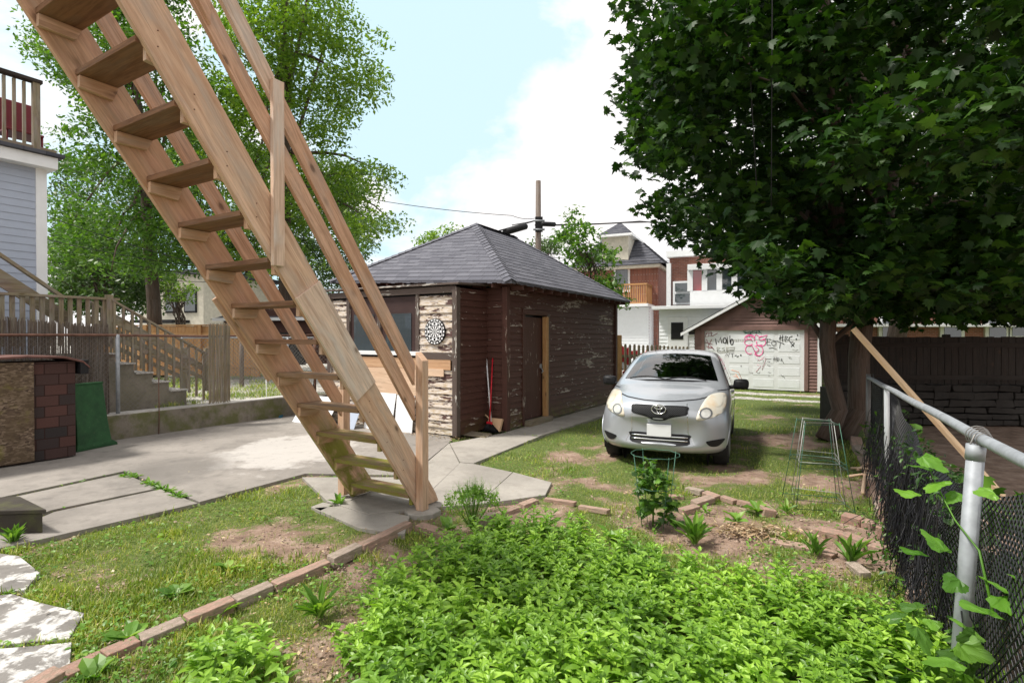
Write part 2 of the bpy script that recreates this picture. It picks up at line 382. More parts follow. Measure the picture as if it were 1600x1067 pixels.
def osb():
    m, N = newmat('oriented_strand_board'); p = N.coord('UV')
    vo = N.n('ShaderNodeTexVoronoi', {'Vector': N.mp(p, (26, 55, 1), rot=(0, 0, .3)), 'Scale': 1.0}, distance='CHEBYCHEV')
    c = N.ramp(N.n('ShaderNodeSeparateColor', {0: vo.outputs['Color']}).outputs[0], [(0, (.06, .04, .028)), (.5, (.115, .08, .055)), (1, (.24, .18, .13))])
    c = N.mix(N.m('MULTIPLY', N.ramp(N.noise(p, 2.5, 4), [(.45, 0), (.6, 1)]), .6), c, (.10, .07, .04))
    c = N.mix(N.m('MULTIPLY', N.ramp(N.noise(p, 1.6, 4), [(.56, 0), (.66, 1)]), .7), c, (.20, .19, .03))
    finish(N, c, .85, vo.outputs['Distance'], .4, .005); return m
M['osb'] = osb()
def greenplastic():
    m, N = newmat('green_painted_panel'); p = N.coord('Object')
    n = N.noise(p, 7, 6, .6); c = N.mix(N.ramp(n, [(.35, 0), (.7, 1)]), (.012, .055, .02), (.022, .095, .032))
    c = N.mix(N.m('MULTIPLY', N.ramp(N.noise(p, 30, 5, .7), [(.6, 0), (.68, 1)]), .4), c, (.12, .15, .1))
    finish(N, c, .55, n, .15, .004); return m
M['green'] = greenplastic()
def ground():
    m, N = newmat('yard_ground'); p = N.coord('Object')
    gr = N.n('ShaderNodeAttribute', attribute_name='grass').outputs['Fac']
    gv = N.n('ShaderNodeAttribute', attribute_name='gravel').outputs['Fac']
    n1 = N.noise(p, 30, 6, .7); n2 = N.noise(p, 5, 6, .65); n3 = N.noise(p, 110, 4, .7)
    dirt = N.ramp(n2, [(.3, (.17, .115, .085)), (.5, (.31, .215, .165)), (.68, (.44, .33, .265))])
    dirt = N.mix(.6, dirt, N.mix(n3, (.5, .5, .5), (1.4, 1.35, 1.3)), 'MULTIPLY')
    lit = N.ramp(n1, [(.6, 0), (.66, 1)])
    dirt = N.mix(N.m('MULTIPLY', lit, .5), dirt, (.42, .33, .24))
    grc = N.ramp(n1, [(.3, (.05, .075, .015)), (.5, (.10, .145, .03)), (.7, (.22, .22, .09))])
    vo = N.n('ShaderNodeTexVoronoi', {'Vector': p, 'Scale': 24.0})
    gvc = N.ramp(N.n('ShaderNodeSeparateColor', {0: vo.outputs['Color']}).outputs[0], [(0, (.22, .20, .18)), (.5, (.42, .40, .36)), (1, (.66, .64, .60))])
    g = N.ramp(N.m('ADD', gr, N.m('MULTIPLY', N.m('SUBTRACT', n1, .5), 1.2)), [(.4, 0), (.6, 1)])
    c = N.mix(g, dirt, grc)
    gg = N.ramp(N.m('ADD', gv, N.m('MULTIPLY', N.m('SUBTRACT', n1, .5), .9)), [(.42, 0), (.58, 1)])
    c = N.mix(gg, c, gvc)
    finish(N, c, .95, N.m('ADD', n1, n3), .8, .02); return m
M['ground'] = ground()
def leafmat(name, c1, c2, c3=None, trans=.35, rough=.45, spec=.5):
    m, N = newmat(name); r = N.n('ShaderNodeNewGeometry').outputs['Random Per Island']
    c3 = c3 or c2
    c = N.ramp(r, [(0, c1), (.55, c2), (1, c3)])
    lo = N.ramp(N.noise(N.coord('Object'), 2.1, 3, .6), [(.35, (.66, .74, .62)), (.65, (1.3, 1.2, 1.1))])
    c = N.mix(1.0, c, lo, 'MULTIPLY')
    b = N.n('ShaderNodeBsdfPrincipled', {'Base Color': c, 'Roughness': rough, 'Specular IOR Level': spec})
    t = N.n('ShaderNodeBsdfTranslucent', {'Color': N.mix(1.0, c, (1.5, 1.6, .6), 'MULTIPLY')})
    mx = N.n('ShaderNodeMixShader', {0: trans, 1: b.outputs[0], 2: t.outputs[0]})
    N.n('ShaderNodeOutputMaterial', {'Surface': mx.outputs[0]}); return m
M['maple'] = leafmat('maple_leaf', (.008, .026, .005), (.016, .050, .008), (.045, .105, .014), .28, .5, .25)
M['mint'] = leafmat('mint_leaf', (.11, .23, .022), (.21, .38, .04), (.32, .52, .08), .34, .42)
M['treeA'] = leafmat('tree_leaf_light', (.07, .14, .018), (.13, .24, .03), (.22, .33, .05), .42)
M['treeB'] = leafmat('tree_leaf_mid', (.035, .09, .012), (.07, .165, .02), (.13, .25, .03), .38)
M['treeD'] = leafmat('tree_leaf_dark', (.025, .06, .012), (.045, .10, .018), (.08, .15, .03), .3)
M['vine'] = leafmat('vine_leaf', (.03, .08, .012), (.06, .15, .02), (.13, .28, .035), .35)
M['vinedk'] = leafmat('dark_vine_leaf', (.015, .045, .01), (.03, .085, .015), (.07, .16, .03), .3)
M['grape'] = leafmat('broad_vine_leaf', (.05, .14, .015), (.10, .25, .025), (.17, .36, .04), .4)
M['grass'] = leafmat('grass_blade', (.12, .19, .02), (.22, .32, .04), (.46, .42, .18), .35)
M['weed'] = leafmat('weed_leaf', (.08, .19, .025), (.14, .29, .04), (.22, .36, .07), .35)
M['litter'] = leafmat('dry_leaf_litter', (.16, .10, .06), (.32, .22, .14), (.52, .42, .30), .1)
M['bark'] = wood('bark', (.115, .085, .068), (.05, .038, .03), (.14, .125, .11), .4, knots=False, rough=.9)
M['galv'] = plain('galvanised_steel', (.30, .32, .345), .6, .25, var=.2, sc=14)
M['rust'] = plain('rusty_rail', (.16, .085, .06), .75, .2, var=.35, sc=14)
M['wire'] = plain('chain_link_wire', (.22, .21, .2), .55, .6)
M['blackmesh'] = plain('black_plastic_mesh', (.010, .010, .013), .45)
M['cage'] = plain('green_cage_wire', (.05, .13, .09), .5, .3)
M['cagegrey'] = plain('grey_cage_wire', (.33, .34, .32), .5, .5)
M['cable'] = plain('black_cable', (.02, .02, .022), .6)
M['red'] = plain('red_plastic', (.55, .015, .03), .4)
M['redcloth'] = plain('red_cloth', (.75, .05, .09), .8)
M['white'] = plain('white_plastic', (.82, .83, .85), .4)
M['black'] = plain('black_plastic', (.013, .013, .015), .55, spec=.25)
M['beige'] = plain('beige_dustpan', (.62, .42, .26), .5)
M['teal'] = plain('blue_painted_metal', (.02, .09, .14), .5)
M['stone'] = concrete('dry_stone', (.045, .040, .036), (.018, .018, .018), 3)  # near-black stone: the shade below the trees is put into the colour
def glass(name, col, refl=.25, rough=.03):
    m, N = newmat(name)
    finish(N, col, rough, spec=1.0, extra={'Coat Weight': .6, 'Coat Roughness': .02}); return m
M['winglass'] = glass('window_glass', (.05, .065, .075))
M['winred'] = glass('window_glass_red_curtain', (.30, .04, .05))
def boxpart(name, c, size, mat, parent, rz=0, bevel=0):
    return MB().box(c, size, rz).build(name, M[mat], parent, bevel)

# ------------------------------------------------------------------ ground sheet
YAW = 0.555; U = V((sin(YAW), cos(YAW), 0)); W_ = V((-cos(YAW), sin(YAW), 0)); UP = V((0, 0, 1))
dirt_spots = [(G(1200, 742), .8, .34), (G(1130, 700), .5, .25), (G(1300, 750), .7, .5), (G(560, 905), .4, .18), (G(700, 900), .8, .5), (G(250, 905), .3, .12),
              (G(450, 850), .4, .05), (G(590, 850), .22, .2), (G(860, 800), .5, .25), (G(1150, 830), .8, .4), (G(470, 1040), .6, .5), (G(960, 730), .3, .1), (G(1260, 690), .8, .6), (G(1300, 850), .9, .5), (G(210, 1010), .5, .4)]
def grassiness(x, y):
    g = .63-.06*(np.asarray(x) < -.5)+.21*np.clip((np.asarray(y)-4.5)*.5, 0, 1)+.75*(vn(x, y, 1.3)-.5)+.6*(vn(x, y, 3.7)-.5)+.45*(vn(x, y, 9)-.5)
    for c, r, a in dirt_spots:
        g = g-a*(1.1+1.6*(vn(x, y, 2.9)-.5))*np.exp(-((x-c.x)**2+(y-c.y)**2)/(r*r)*1.6)
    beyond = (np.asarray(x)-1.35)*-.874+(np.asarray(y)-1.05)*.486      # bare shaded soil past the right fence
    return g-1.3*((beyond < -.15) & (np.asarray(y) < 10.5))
def gravelly(x, y):      # alley with two gravel tracks running across, in front of the far garage
    t = (np.asarray(x)-9.43)*U.x+(np.asarray(y)-16.5)*U.y
    a = np.exp(-((t+1.15)/.32)**2)+np.exp(-((t+2.55)/.34)**2)
    return np.clip(a, 0, 1)*(np.asarray(x) > 3)+(np.asarray(y) > 24)*.8
xs = np.concatenate([[-900, -300, -120, -60, -30, -18], np.arange(-10, 12.01, .09), [14, 18, 30, 60, 120, 300, 900]])
ys = np.concatenate([[-200, -60, -20, -5, 0], np.arange(1.0, 20.01, .09), [22, 26, 34, 50, 80, 150, 400, 1500]])
gx, gy = np.meshgrid(xs, ys); gx = gx.ravel(); gy = gy.ravel()
gz = -.022+.030*(vn(gx, gy, 2.1)-.5)+.016*(vn(gx, gy, 7)-.5)
nx = len(xs); idx = (np.arange(len(ys)-1)[:, None]*nx+np.arange(nx-1)[None]).ravel()
gf = np.stack([idx, idx+1, idx+nx+1, idx+nx], -1)
g = npmesh('ground', np.stack([gx, gy, gz], -1), gf, M['ground'], smooth=True, attr={'grass': grassiness(gx, gy), 'gravel': gravelly(gx, gy)})
tag(g, 'patchy lawn and bare brown soil of the back yard', 'ground', kind='structure')

# concrete slabs (top 2 cm above the soil), split at their joints
pads = []
def slab(name, px, mat, label, top=.022, th=.07, world=None):
    P = world or [G(*p) for p in px]
    P = [V((p.x, p.y, top-th)) for p in P]
    o = MB().prism(P, (0, 0, th)).build(name, M[mat], None, .004)
    tag(o, label, 'concrete', kind='structure'); pads.append([(p.x, p.y) for p in P]); return o
slab('driveway', [(-500, 900), (-420, 700), (130, 668), (178, 690), (440, 648), (560, 640), (700, 678), (706, 690), (640, 745), (478, 742), (312, 787), (196, 738), (0, 780)], 'conc', 'stained concrete patio beside the retaining wall')
slab('driveway', [(-560, 925), (0, 784), (193, 742), (248, 765), (80, 800), (-420, 990)], 'conc', 'concrete patio strip with a straight joint')
slab('driveway', [(-380, 1000), (84, 803), (251, 767), (309, 789), (55, 848), (0, 860), (-330, 1030)], 'conc', 'front edge slab of the patio by the dark step')
slab('pavement', [(472, 748), (640, 748), (702, 694), (718, 726), (645, 797), (575, 806), (512, 786)], 'slab', 'pale paving slab under the foot of the stairs')
C0 = V((-.11, 9.64, 0))
def path_pt(s, t): return C0+U*s-W_*t
for k, (s0, s1) in enumerate([(-.11, .75), (.76, 1.6), (1.61, 2.5), (2.51, 3.4), (3.41, 4.3), (4.31, 5.3)]):
    slab('path', None, 'slab', 'pale paving slab of the walk beside the brown shed', world=[path_pt(s0, .04 if s0 > -.15 else -.75), path_pt(s1, .04 if s0 > -.15 else -.75), path_pt(s1, .74), path_pt(s0, .74)], top=.02+.003*random.random())
slab('pavement', [(703, 694), (788, 678), (842, 684), (740, 726), (719, 724)], 'slab', 'pale slab in front of the broom nook')
slab('pavement', [(719, 725), (741, 727), (801, 740), (745, 791), (646, 797)], 'slab', 'wide pale slab right of the stair foot')
slab('pavement', [(802, 740), (862, 756), (852, 776), (746, 791)], 'slab', 'outer pale slab whose corner points into the lawn')
for k, q in enumerate([[(490, 795), (560, 790), (640, 808), (632, 836), (560, 826)], [(500, 800), (520, 790), (505, 786), (486, 793)]]):
    slab('pavement', q, 'slab', 'broken slab fragment at the foot of the stairs', top=.012)
for q in [[(-90, 872), (0, 868), (30, 872), (62, 898), (40, 925), (-60, 935)], [(-120, 945), (20, 932), (60, 945), (132, 962), (108, 1002), (20, 1010), (-120, 1020)], [(-100, 1026), (40, 1015), (112, 1008), (108, 1062), (60, 1100), (-80, 1120)]]:
    slab('pavement', q, 'painted', 'broken white-stained slab in the lower left corner', top=.02)
E2=0
# ------------------------------------------------------------------ wooden staircase
stairs = empty('wooden_staircase', (-1.3, 5.3, 0), 'steep open wooden staircase of pinkish new lumber rising over the yard', 'staircase')
SY = .5434; SX0, SZ0 = -1.678, 5.588; RUN, RISE, SW, T0Z = .212, .298, .797, .189
def S(s, a, h): return V((SX0-sin(SY)*s+cos(SY)*a, SZ0-cos(SY)*s-sin(SY)*a, h))
sdir = V((-sin(SY), -cos(SY), 0)); adir = V((cos(SY), -sin(SY), 0)); SL = RISE/RUN
def hl(s): return T0Z+SL*s           # height of the line through the near top corners of the treads
def stringer(a0, lo, hi):
    TOP = 15.6*RUN
    def ln(s, off): return hl(s-off)
    zb = .035
    sl = (zb-T0Z)/SL
    P = [S(sl+lo, a0, zb), S(TOP+lo, a0, ln(TOP+lo, lo)), S(TOP+hi, a0, ln(TOP+hi, hi)), S(sl+hi+.06, a0, zb+SL*.06), S(sl+hi+.02, a0, zb)]
    ax = (V((sdir.x, sdir.y, SL)), V((-sdir.x*SL, -sdir.y*SL, 1)), adir)
    return MB().prism(P, adir*.040, ax)
stringer(-.041, .07, -.285).build('stringer', M['stairgreen'], stairs, .003)['label'] = 'mossy left stringer'
stringer(SW+.001, .004, -.318).build('stringer', M['stair'], stairs, .003)
dark_from = 3
for i in range(16):
    z = T0Z+RISE*i; s = RUN*i
    jx = (random.random()-.5)*.008
    b = MB().ob(S(s-.118+jx, SW/2, z-.020), sdir*.119, adir*(SW/2-.001), UP*.0195)
    b.build('tread', M['treadgreen' if i < 5 else 'stairdk'], stairs, .003)
    for a in (.021, SW-.021):
        c = MB(); s -= 0 if a < .1 else .05; p = [S(s-.005, a-.019, z-.042), S(s-.005, a-.019, z-.120), S(s-.2, a-.019, z-.120-(.02 if i % 2 else 0)), S(s-.235, a-.019, z-.042)]
        c.prism(p, adir*.038, (sdir, UP, adir)).build('cleat', M['stair' if i > 3 else 'stairgreen'], stairs, .002)
# repair plates sistered on the stringers
def plate(a0, th, s0, s1, lo, hi, mat, lab):
    P = [S(s0, a0, hl(s0-lo)), S(s1, a0, hl(s1-lo)), S(s1-hi, a0, hl(s1-lo)+hi*.70), S(s0-hi, a0, hl(s0-lo)+hi*.70)]
    ax = (V((sdir.x, sdir.y, SL)), V((-sdir.x*SL, -sdir.y*SL, 1)), adir)
    o = MB().prism(P, adir*th, ax).build('repair_plate', M[mat], stairs, .002); o['label'] = lab
plate(SW+.042, .022, .70, 1.29, .012, .216, 'weath', 'grey weathered board bolted over the joint of the right stringer')
plate(-.064, .021, .90, 1.40, .11, .20, 'stair', 'board fixed behind the left stringer')
for i in range(1, 14):
    for dz in (-.035, .06):
        q = S(RUN*i-.10, SW+.0405, T0Z+RISE*i+dz); MB().tube([q, q+adir*.003], .0045, 6).build('screw_head', M['rust'], stairs)
# posts
PO = S(-.10, SW+.043+.045, 0)
h = 1.555
b = MB(); b.prism([PO+sdir*.0445-adir*.0445+UP*.03, PO-sdir*.0445-adir*.0445+UP*.03, PO-sdir*.0445-adir*.0445+UP*(h-.0), PO+sdir*.0445-adir*.0445+UP*(h-.0)], adir*.089, (UP, sdir, adir))
# chamfered crown: cut the far corner
for k, v in enumerate(b.v):
    q = (V(v)-PO)
    if q.z > 1 and q.dot(adir) > 0: b.v[k] = tuple(V(v)-UP*.085)
b.build('post', M['stair'], stairs, .006)
PL = S(.0, -.041-.046, 0)
MB().ob(PL+UP*.62, sdir*.044, adir*.044, UP*.56).build('post', M['stair'], stairs, .004)
MB().ob(S(1.446, SW+.043+.021, (2.20+3.55)/2), sdir*.045, adir*.019, UP*.665).build('upright', M['weath'], stairs, .003)
# rails on the right side (two) and on the left (one)
def railb(a, o0, o1, s0, s1, th, mat, name='rail'):
    P = [S(s0, a, hl(s0)+o0), S(s1, a, hl(s1)+o0), S(s1, a, hl(s1)+o1), S(s0, a, hl(s0)+o1)]
    ax = (V((sdir.x, sdir.y, SL)), V((-sdir.x*SL, -sdir.y*SL, 1)), adir)
    return MB().prism(P, adir*th, ax).build(name, M[mat], stairs, .003)
railb(SW+.005, 1.115, 1.335, -.05, 1.45, .038, 'rail')
railb(SW+.005, 1.14, 1.345, 1.452, 3.2, .038, 'weath')
railb(SW+.005, .775, .995, -.05, 3.2, .038, 'rail')
railb(SW+.044, .80, 1.02, 1.93, 3.2, .03, 'rail', 'splice_board')
railb(-.035, .56, .77, .10, 3.2, .038, 'rail')
for P_, n_ in ((PO, .17), (PL, .14)):
    o = MB().prism([P_+V((cos(t)*n_*(.9+.2*random.random()), sin(t)*n_*(.9+.2*random.random()), -.03)) for t in np.linspace(0, 2*pi, 9)[:-1]], (0, 0, .06)).build('footing', M['slab'], stairs, .01)

# ------------------------------------------------------------------ generic wall siding
def siding(mb, p0, d, length, z0, z1, out, pitch=.115, openings=(), lap=.022, jit=.0, topfn=None):
    """horizontal lap boards; p0 base corner, d unit direction, out unit outward; openings (t0,t1,za,zb); topfn(t0)->(ta,tb) clips rows (gables)"""
    z = z0; row = 0
    while z < z1-1e-4:
        zt = min(z+pitch, z1); spans = [(0, length)]
        if topfn: 
            r = topfn((z+zt)/2)
            if r is None: break
            spans = [r]
        for (a, b, za, zb) in openings:
            if zb > z+.02 and za < zt-.02:
                ns = []
                for s0, s1 in spans:
                    if b <= s0 or a >= s1: ns.append((s0, s1)); continue
                    if a > s0: ns.append((s0, a))
                    if b < s1: ns.append((b, s1))
                spans = ns
        for s0, s1 in spans:
            j = (random.random()-.5)*jit
            A = p0+d*s0; B = p0+d*s1
            lo = out*(lap+j); hi = out*(.002+j)
            vs = [A+lo+UP*z, B+lo+UP*z, B+hi+UP*zt, A+hi+UP*zt, A+UP*z, B+UP*z]
            uv1 = [(s0+j*900, z), (s1+j*900, z), (s1+j*900, zt), (s0+j*900, zt)]
            uv2 = [(s0, z), (s1, z), (s1, z-.01), (s0, z-.01)]
            nn = (vs[1]-vs[0]).cross(vs[2]-vs[0])
            if nn.dot(out) > 0: mb.add(vs, [(0, 1, 2, 3), (1, 0, 4, 5)], uvs=[uv1, uv2])
            else: mb.add(vs, [(3, 2, 1, 0), (0, 1, 5, 4)], uvs=[uv1[::-1], uv2])
        z = zt; row += 1
def courses(mb, A, B, Ct, D, n, up=.007):
    """roof facet from eave A-B to top D-C in n lapped courses (A under D, B under C)"""
    nn = (B-A).cross(D-A).normalized()
    if nn.z < 0: nn = -nn
    L = (D-A).length; e = (B-A).normalized(); s_ = ((D+Ct)/2-(A+B)/2); s_ = (s_-e*s_.dot(e)).normalized(); H = abs(((D-A)).dot(s_))
    for k in range(n):
        t0 = k/n; t1 = (k+1)/n
        P = [A.lerp(D, t0)+nn*up, B.lerp(Ct, t0)+nn*up, B.lerp(Ct, t1), A.lerp(D, t1)]
        Q = [A.lerp(D, t0)-nn*.004, B.lerp(Ct, t0)-nn*.004]
        off = random.random()*3
        uv = [((p-A).dot(e)+50+off, (p-A).dot(s_)) for p in P]
        vs = P+Q; fl = [(0, 1, 2, 3), (1, 0, 4, 5)]
        if (P[1]-P[0]).cross(P[2]-P[0]).z < 0: fl = [(3, 2, 1, 0), (0, 1, 5, 4)]; uv = uv[::-1]
        mb.add(vs, fl, uvs=[uv, [(0, .01)]*4])

# ------------------------------------------------------------------ brown hip roofed shed
shed = empty('wooden_shed', tuple(C0), 'dark brown wooden shed with peeling paint and a grey hip roof', 'shed')
LB, WB = 5.28, 3.95; WH = 2.58
O_ = -W_                                   # outward of the door wall
b = MB(); siding(b, C0, U, LB, .05, WH, O_, openings=[(.62, 1.50, 0, 2.12)], jit=.004)
siding(b, C0+U*LB, W_, WB, .05, WH, U); b.build('wall', M['brown'], shed)
b = MB(); siding(b, C0, W_, .42, .05, WH, -U, jit=.004)
siding(b, C0+W_*.42, W_, WB-.42, .05, WH+.15, -U); siding(b, C0+W_*WB, U, LB, .05, WH+.1, W_); b.build('wall', M['brown2'], shed)['label'] = 'less weathered brown wall'
b = MB(); b.ob(C0+U*LB/2+W_*WB/2+UP*.0, U*(LB/2-.01), W_*(WB/2-.01), UP*.07); b.build('foundation', M['wallconc'], shed)
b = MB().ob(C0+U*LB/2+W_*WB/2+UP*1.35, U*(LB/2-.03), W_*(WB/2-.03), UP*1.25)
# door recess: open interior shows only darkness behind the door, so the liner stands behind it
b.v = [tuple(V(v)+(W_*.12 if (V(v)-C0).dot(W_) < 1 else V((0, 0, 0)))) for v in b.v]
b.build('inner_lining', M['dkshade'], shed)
b = MB().ob(C0+U*1.01+W_*.06+UP*1.10, U*.39, W_*.02, UP*.98); dr = b.build('door', M['brown2'], shed, .004)
o = MB(); o.ob(C0+U*1.35+W_*.03+UP*1.12, U*.03, W_*.012, UP*.04); o.tube([C0+U*1.35+W_*.02+UP*1.08, C0+U*1.35-W_*.02+UP*1.02, C0+U*1.35+W_*.01+UP*.98], .012); o.build('padlock', M['galv'], dr)
b = MB()
for s in (.59, ): b.ob(C0+U*s-W_*.012+UP*1.10, U*.045, W_*.02, UP*1.06)
b.ob(C0+U*1.07-W_*.012+UP*2.17, U*.53, W_*.02, UP*.05); b.build('door_frame', M['brown2'], shed, .004)
b = MB().ob(C0+U*1.475-W_*.010+UP*1.10, U*.05, W_*.045, UP*1.0); b.build('door_jamb', M['cedar'], shed, .004)['label'] = 'bare tan door jamb'
b = MB().ob(C0+U*1.57-W_*.014+UP*1.10, U*.04, W_*.02, UP*1.06); b.build('door_frame', M['trimpeel'], shed, .004)
MB().ob(C0+U*1.07-W_*.06+UP*.06, U*.46, W_*.09, UP*.05).build('door_sill', M['greydeck'], shed, .004)
for c in (C0, C0+U*LB):
    MB().ob(c-W_*.01-(U if c is C0 else -U)*.01+UP*1.31, U*.055, W_*.055, UP*1.28).build('corner_board', M['brown2'], shed, .004)
# porch
PA, PD, PLEN, PH = .40, .92, 3.12, 2.53
Q0 = C0+W_*PA; P0 = Q0-U*PD
b = MB(); siding(b, P0, U, PD, .04, PH, O_, jit=.006); b.build('porch_wall', M['brown2'], shed); b = MB(); siding(b, P0+W_*PLEN, U, PD, .04, PH, W_); b.build('porch_wall', M['brown2'], shed)
b = MB(); siding(b, P0, W_, PLEN, .04, 1.13, -U, jit=.008)
siding(b, P0, W_, .80, 1.30, PH-.12, -U, jit=.008, pitch=.135); siding(b, P0+W_*2.62, W_, PLEN-2.62, 1.30, PH-.12, -U, jit=.008)
b.build('porch_wall', M['whitepeel'], shed)['label'] = 'porch front with peeling white boards'
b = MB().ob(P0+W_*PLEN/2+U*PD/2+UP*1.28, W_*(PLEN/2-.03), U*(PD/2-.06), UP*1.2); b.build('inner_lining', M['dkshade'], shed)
for k, (t0, t1) in enumerate([(.88, 1.74), (1.82, 2.56)]):
    o = MB().ob(P0+W_*(t0+t1)/2+U*.015+UP*1.90, W_*(t1-t0)/2, U*.012, UP*.52).build('window_screen', M['screen'], shed)
    q = MB(); q.ob(P0+W_*(t0+t1)/2-U*.004+UP*1.78, W_*(t1-t0)*.36, U*.004, UP*.34); q.build('pane', M['winglass'], o)
for t in (.84, 1.78, 2.60): MB().ob(P0+W_*t-U*.012+UP*1.90, W_*.04, U*.02, UP*.54).build('window_trim', M['trimpeel'], shed, .003)
MB().ob(P0+W_*1.75-U*.025+UP*1.405, W_*.98, U*.035, UP*.035).build('window_sill', M['whitepaint'], shed, .004)
MB().ob(P0+W_*.40-U*.02+UP*1.37, W_*.42, U*.02, UP*.055).build('window_sill', M['trimpeel'], shed, .004)
MB().ob(P0+W_*1.35-U*.022+UP*1.235, W_*1.25, U*.012, UP*.095).build('plywood_panel', M['ply'], shed)
MB().ob(P0+W_*1.42-U*.03+UP*.90, W_*.75, U*.010, UP*.235).build('plywood_panel', M['plylight'], shed)
MB().ob(P0+W_*.43-U*.035+UP*1.09, W_*.19, U*.008, UP*.065).build('plywood_panel', M['plylight'], shed)
for off in (0, PLEN): MB().ob(P0+W_*off-U*.015+O_*.01+UP*1.28, W_*.05, U*.05, UP*1.25).build('corner_board', M['trimpeel'], shed, .005)
MB().ob(P0+W_*PLEN/2-U*.03+UP*(PH-.03), W_*(PLEN/2+.02), U*.02, UP*.055).build('fascia', M['trimpeel'], shed, .004)
b = MB(); b.prism([P0-U*.10-W_*.12+UP*2.57, Q0+U*.0-W_*.10+UP*2.62, Q0+W_*(PLEN+.1)+UP*2.66, P0-U*.10+W_*(PLEN+.1)+UP*2.59], (0, 0, .035)); b.build('porch_roof', M['trimpeel'], shed, .004)
# main roof
ov = .32
e0 = C0-U*ov-W_*ov+UP*2.66; e1 = C0+U*(LB+ov)-W_*ov+UP*2.63; e2 = C0+U*(LB+ov)+W_*(WB+ov)+UP*2.80; e3 = C0-U*ov+W_*(WB+ov)+UP*2.90
r0 = C0+U*WB*.47+W_*WB/2+UP*4.25; r1 = C0+U*(LB-WB*.47)+W_*WB/2+UP*4.22
b = MB()
for A_, B_, C_, D_ in ((e0, e1, r1, r0), (e2, e3, r0, r1)): courses(b, A_, B_, C_, D_, 17)
for A_, B_, C_, D_ in ((e3, e0, r0, r0), (e1, e2, r1, r1)): courses(b, A_, B_, C_, D_, 17)
b.build('roof', M['roof'], shed)
b = MB()
for a_, c_ in ((e0, r0), (e1, r1), (e2, r1), (e3, r0), (r0, r1)):
    n_ = 22
    for k in range(n_):
        p = a_.lerp(c_, k/n_); q = a_.lerp(c_, (k+1.25)/n_); side = (q-p).cross(UP).normalized()*.13
        b.add([p-side+UP*-.032, p+UP*.03, p+side-UP*.032, q+side-UP*.045, q+UP*.014, q-side-UP*.045], [(0, 1, 4, 5), (1, 2, 3, 4)], uvs=[[(k, 0), (k+.2, 0), (k+.2, .1), (k, .1)]]*2)
b.build('ridge_cap', M['roof'], shed)
b = MB()
for A_, B_ in ((e0, e1), (e1, e2), (e2, e3), (e3, e0)):
    n_ = 46; d_ = (B_-A_)
    for k in range(n_):        # ragged drip of shingle ends over the eave
        p = A_+d_*(k/n_); q = A_+d_*((k+1)/n_); dz = .035+.02*random.random()
        b.add([p+UP*.006, q+UP*.006, q-UP*dz, p-UP*dz], [(0, 1, 2, 3)], uvs=[[(k*.1, 0), (k*.1+.1, 0), (k*.1+.1, .05), (k*.1, .05)]])
b.build('eave_shingles', M['roof'], shed)
b = MB(); i0 = [C0+W_*.02+UP*2.60, C0+U*LB+W_*.02+UP*2.60, C0+U*LB+W_*WB+UP*2.72, C0+W_*WB+UP*2.78]
E_ = [e0, e1, e2, e3]
for k in range(4): b.add([E_[k]-UP*.02, E_[(k+1) % 4]-UP*.02, i0[(k+1) % 4], i0[k]], [(3, 2, 1, 0)], axes=(U, W_, UP))
b.build('soffit', M['brown2'], shed)
for k in range(15):
    s = .1+k*(LB-.1)/14; p = C0+U*s
    MB().ob(p-W_*.13+UP*2.57, U*.022, W_*.17, UP*.04).build('rafter_end', M['brown2'], shed)
for k in range(10):
    p = C0+W_*(.1+k*.42); MB().ob(p-U*.13+UP*(2.60+.02*k), W_*.022, U*.16, UP*.04).build('rafter_end', M['brown2'], shed)

# dartboard
def fan(mb, c, X, Y, r0, r1, a0, a1, n=3):
    vs = []; 
    for k in range(n+1):
        a = a0+(a1-a0)*k/n; vs += [c+(X*cos(a)+Y*sin(a))*r0, c+(X*cos(a)+Y*sin(a))*r1]
    mb.add(vs, [(2*k, 2*k+1, 2*k+3, 2*k+2) for k in range(n)], axes=(X, Y, X.cross(Y)))
dbt = P0+W_*.43-U*.045+UP*1.79
dart = empty('dartboard', tuple(dbt), 'round black and white dartboard hung on the peeling porch wall', 'dartboard')
MB().tube([dbt+U*.024, dbt], .225, 40).build('disc', M['black'], dart)
X_ = -W_; wb_ = MB()
f_ = dbt-U*.004
for k in range(20):
    a0 = 2*pi*(k-.5)/20; a1 = a0+2*pi/20
    if k % 2 == 0:
        fan(wb_, f_, X_, UP, .018, .098, a0, a1); fan(wb_, f_, X_, UP, .112, .158, a0, a1)
    else:
        fan(wb_, f_, X_, UP, .101, .110, a0, a1); fan(wb_, f_, X_, UP, .160, .172, a0, a1)
    am = (a0+a1)/2
    fan(wb_, f_, X_, UP, .186, .212, am-.09, am+.09)
wb_.build('scoring_pattern', M['white'], dart)
b = MB(); b.tube([dbt-U*.006+V((cos(t)*.012, 0, sin(t)*.012)) for t in np.linspace(0, 2*pi, 9)], .003, 4); b.build('bullseye_wire', M['white'], dart)

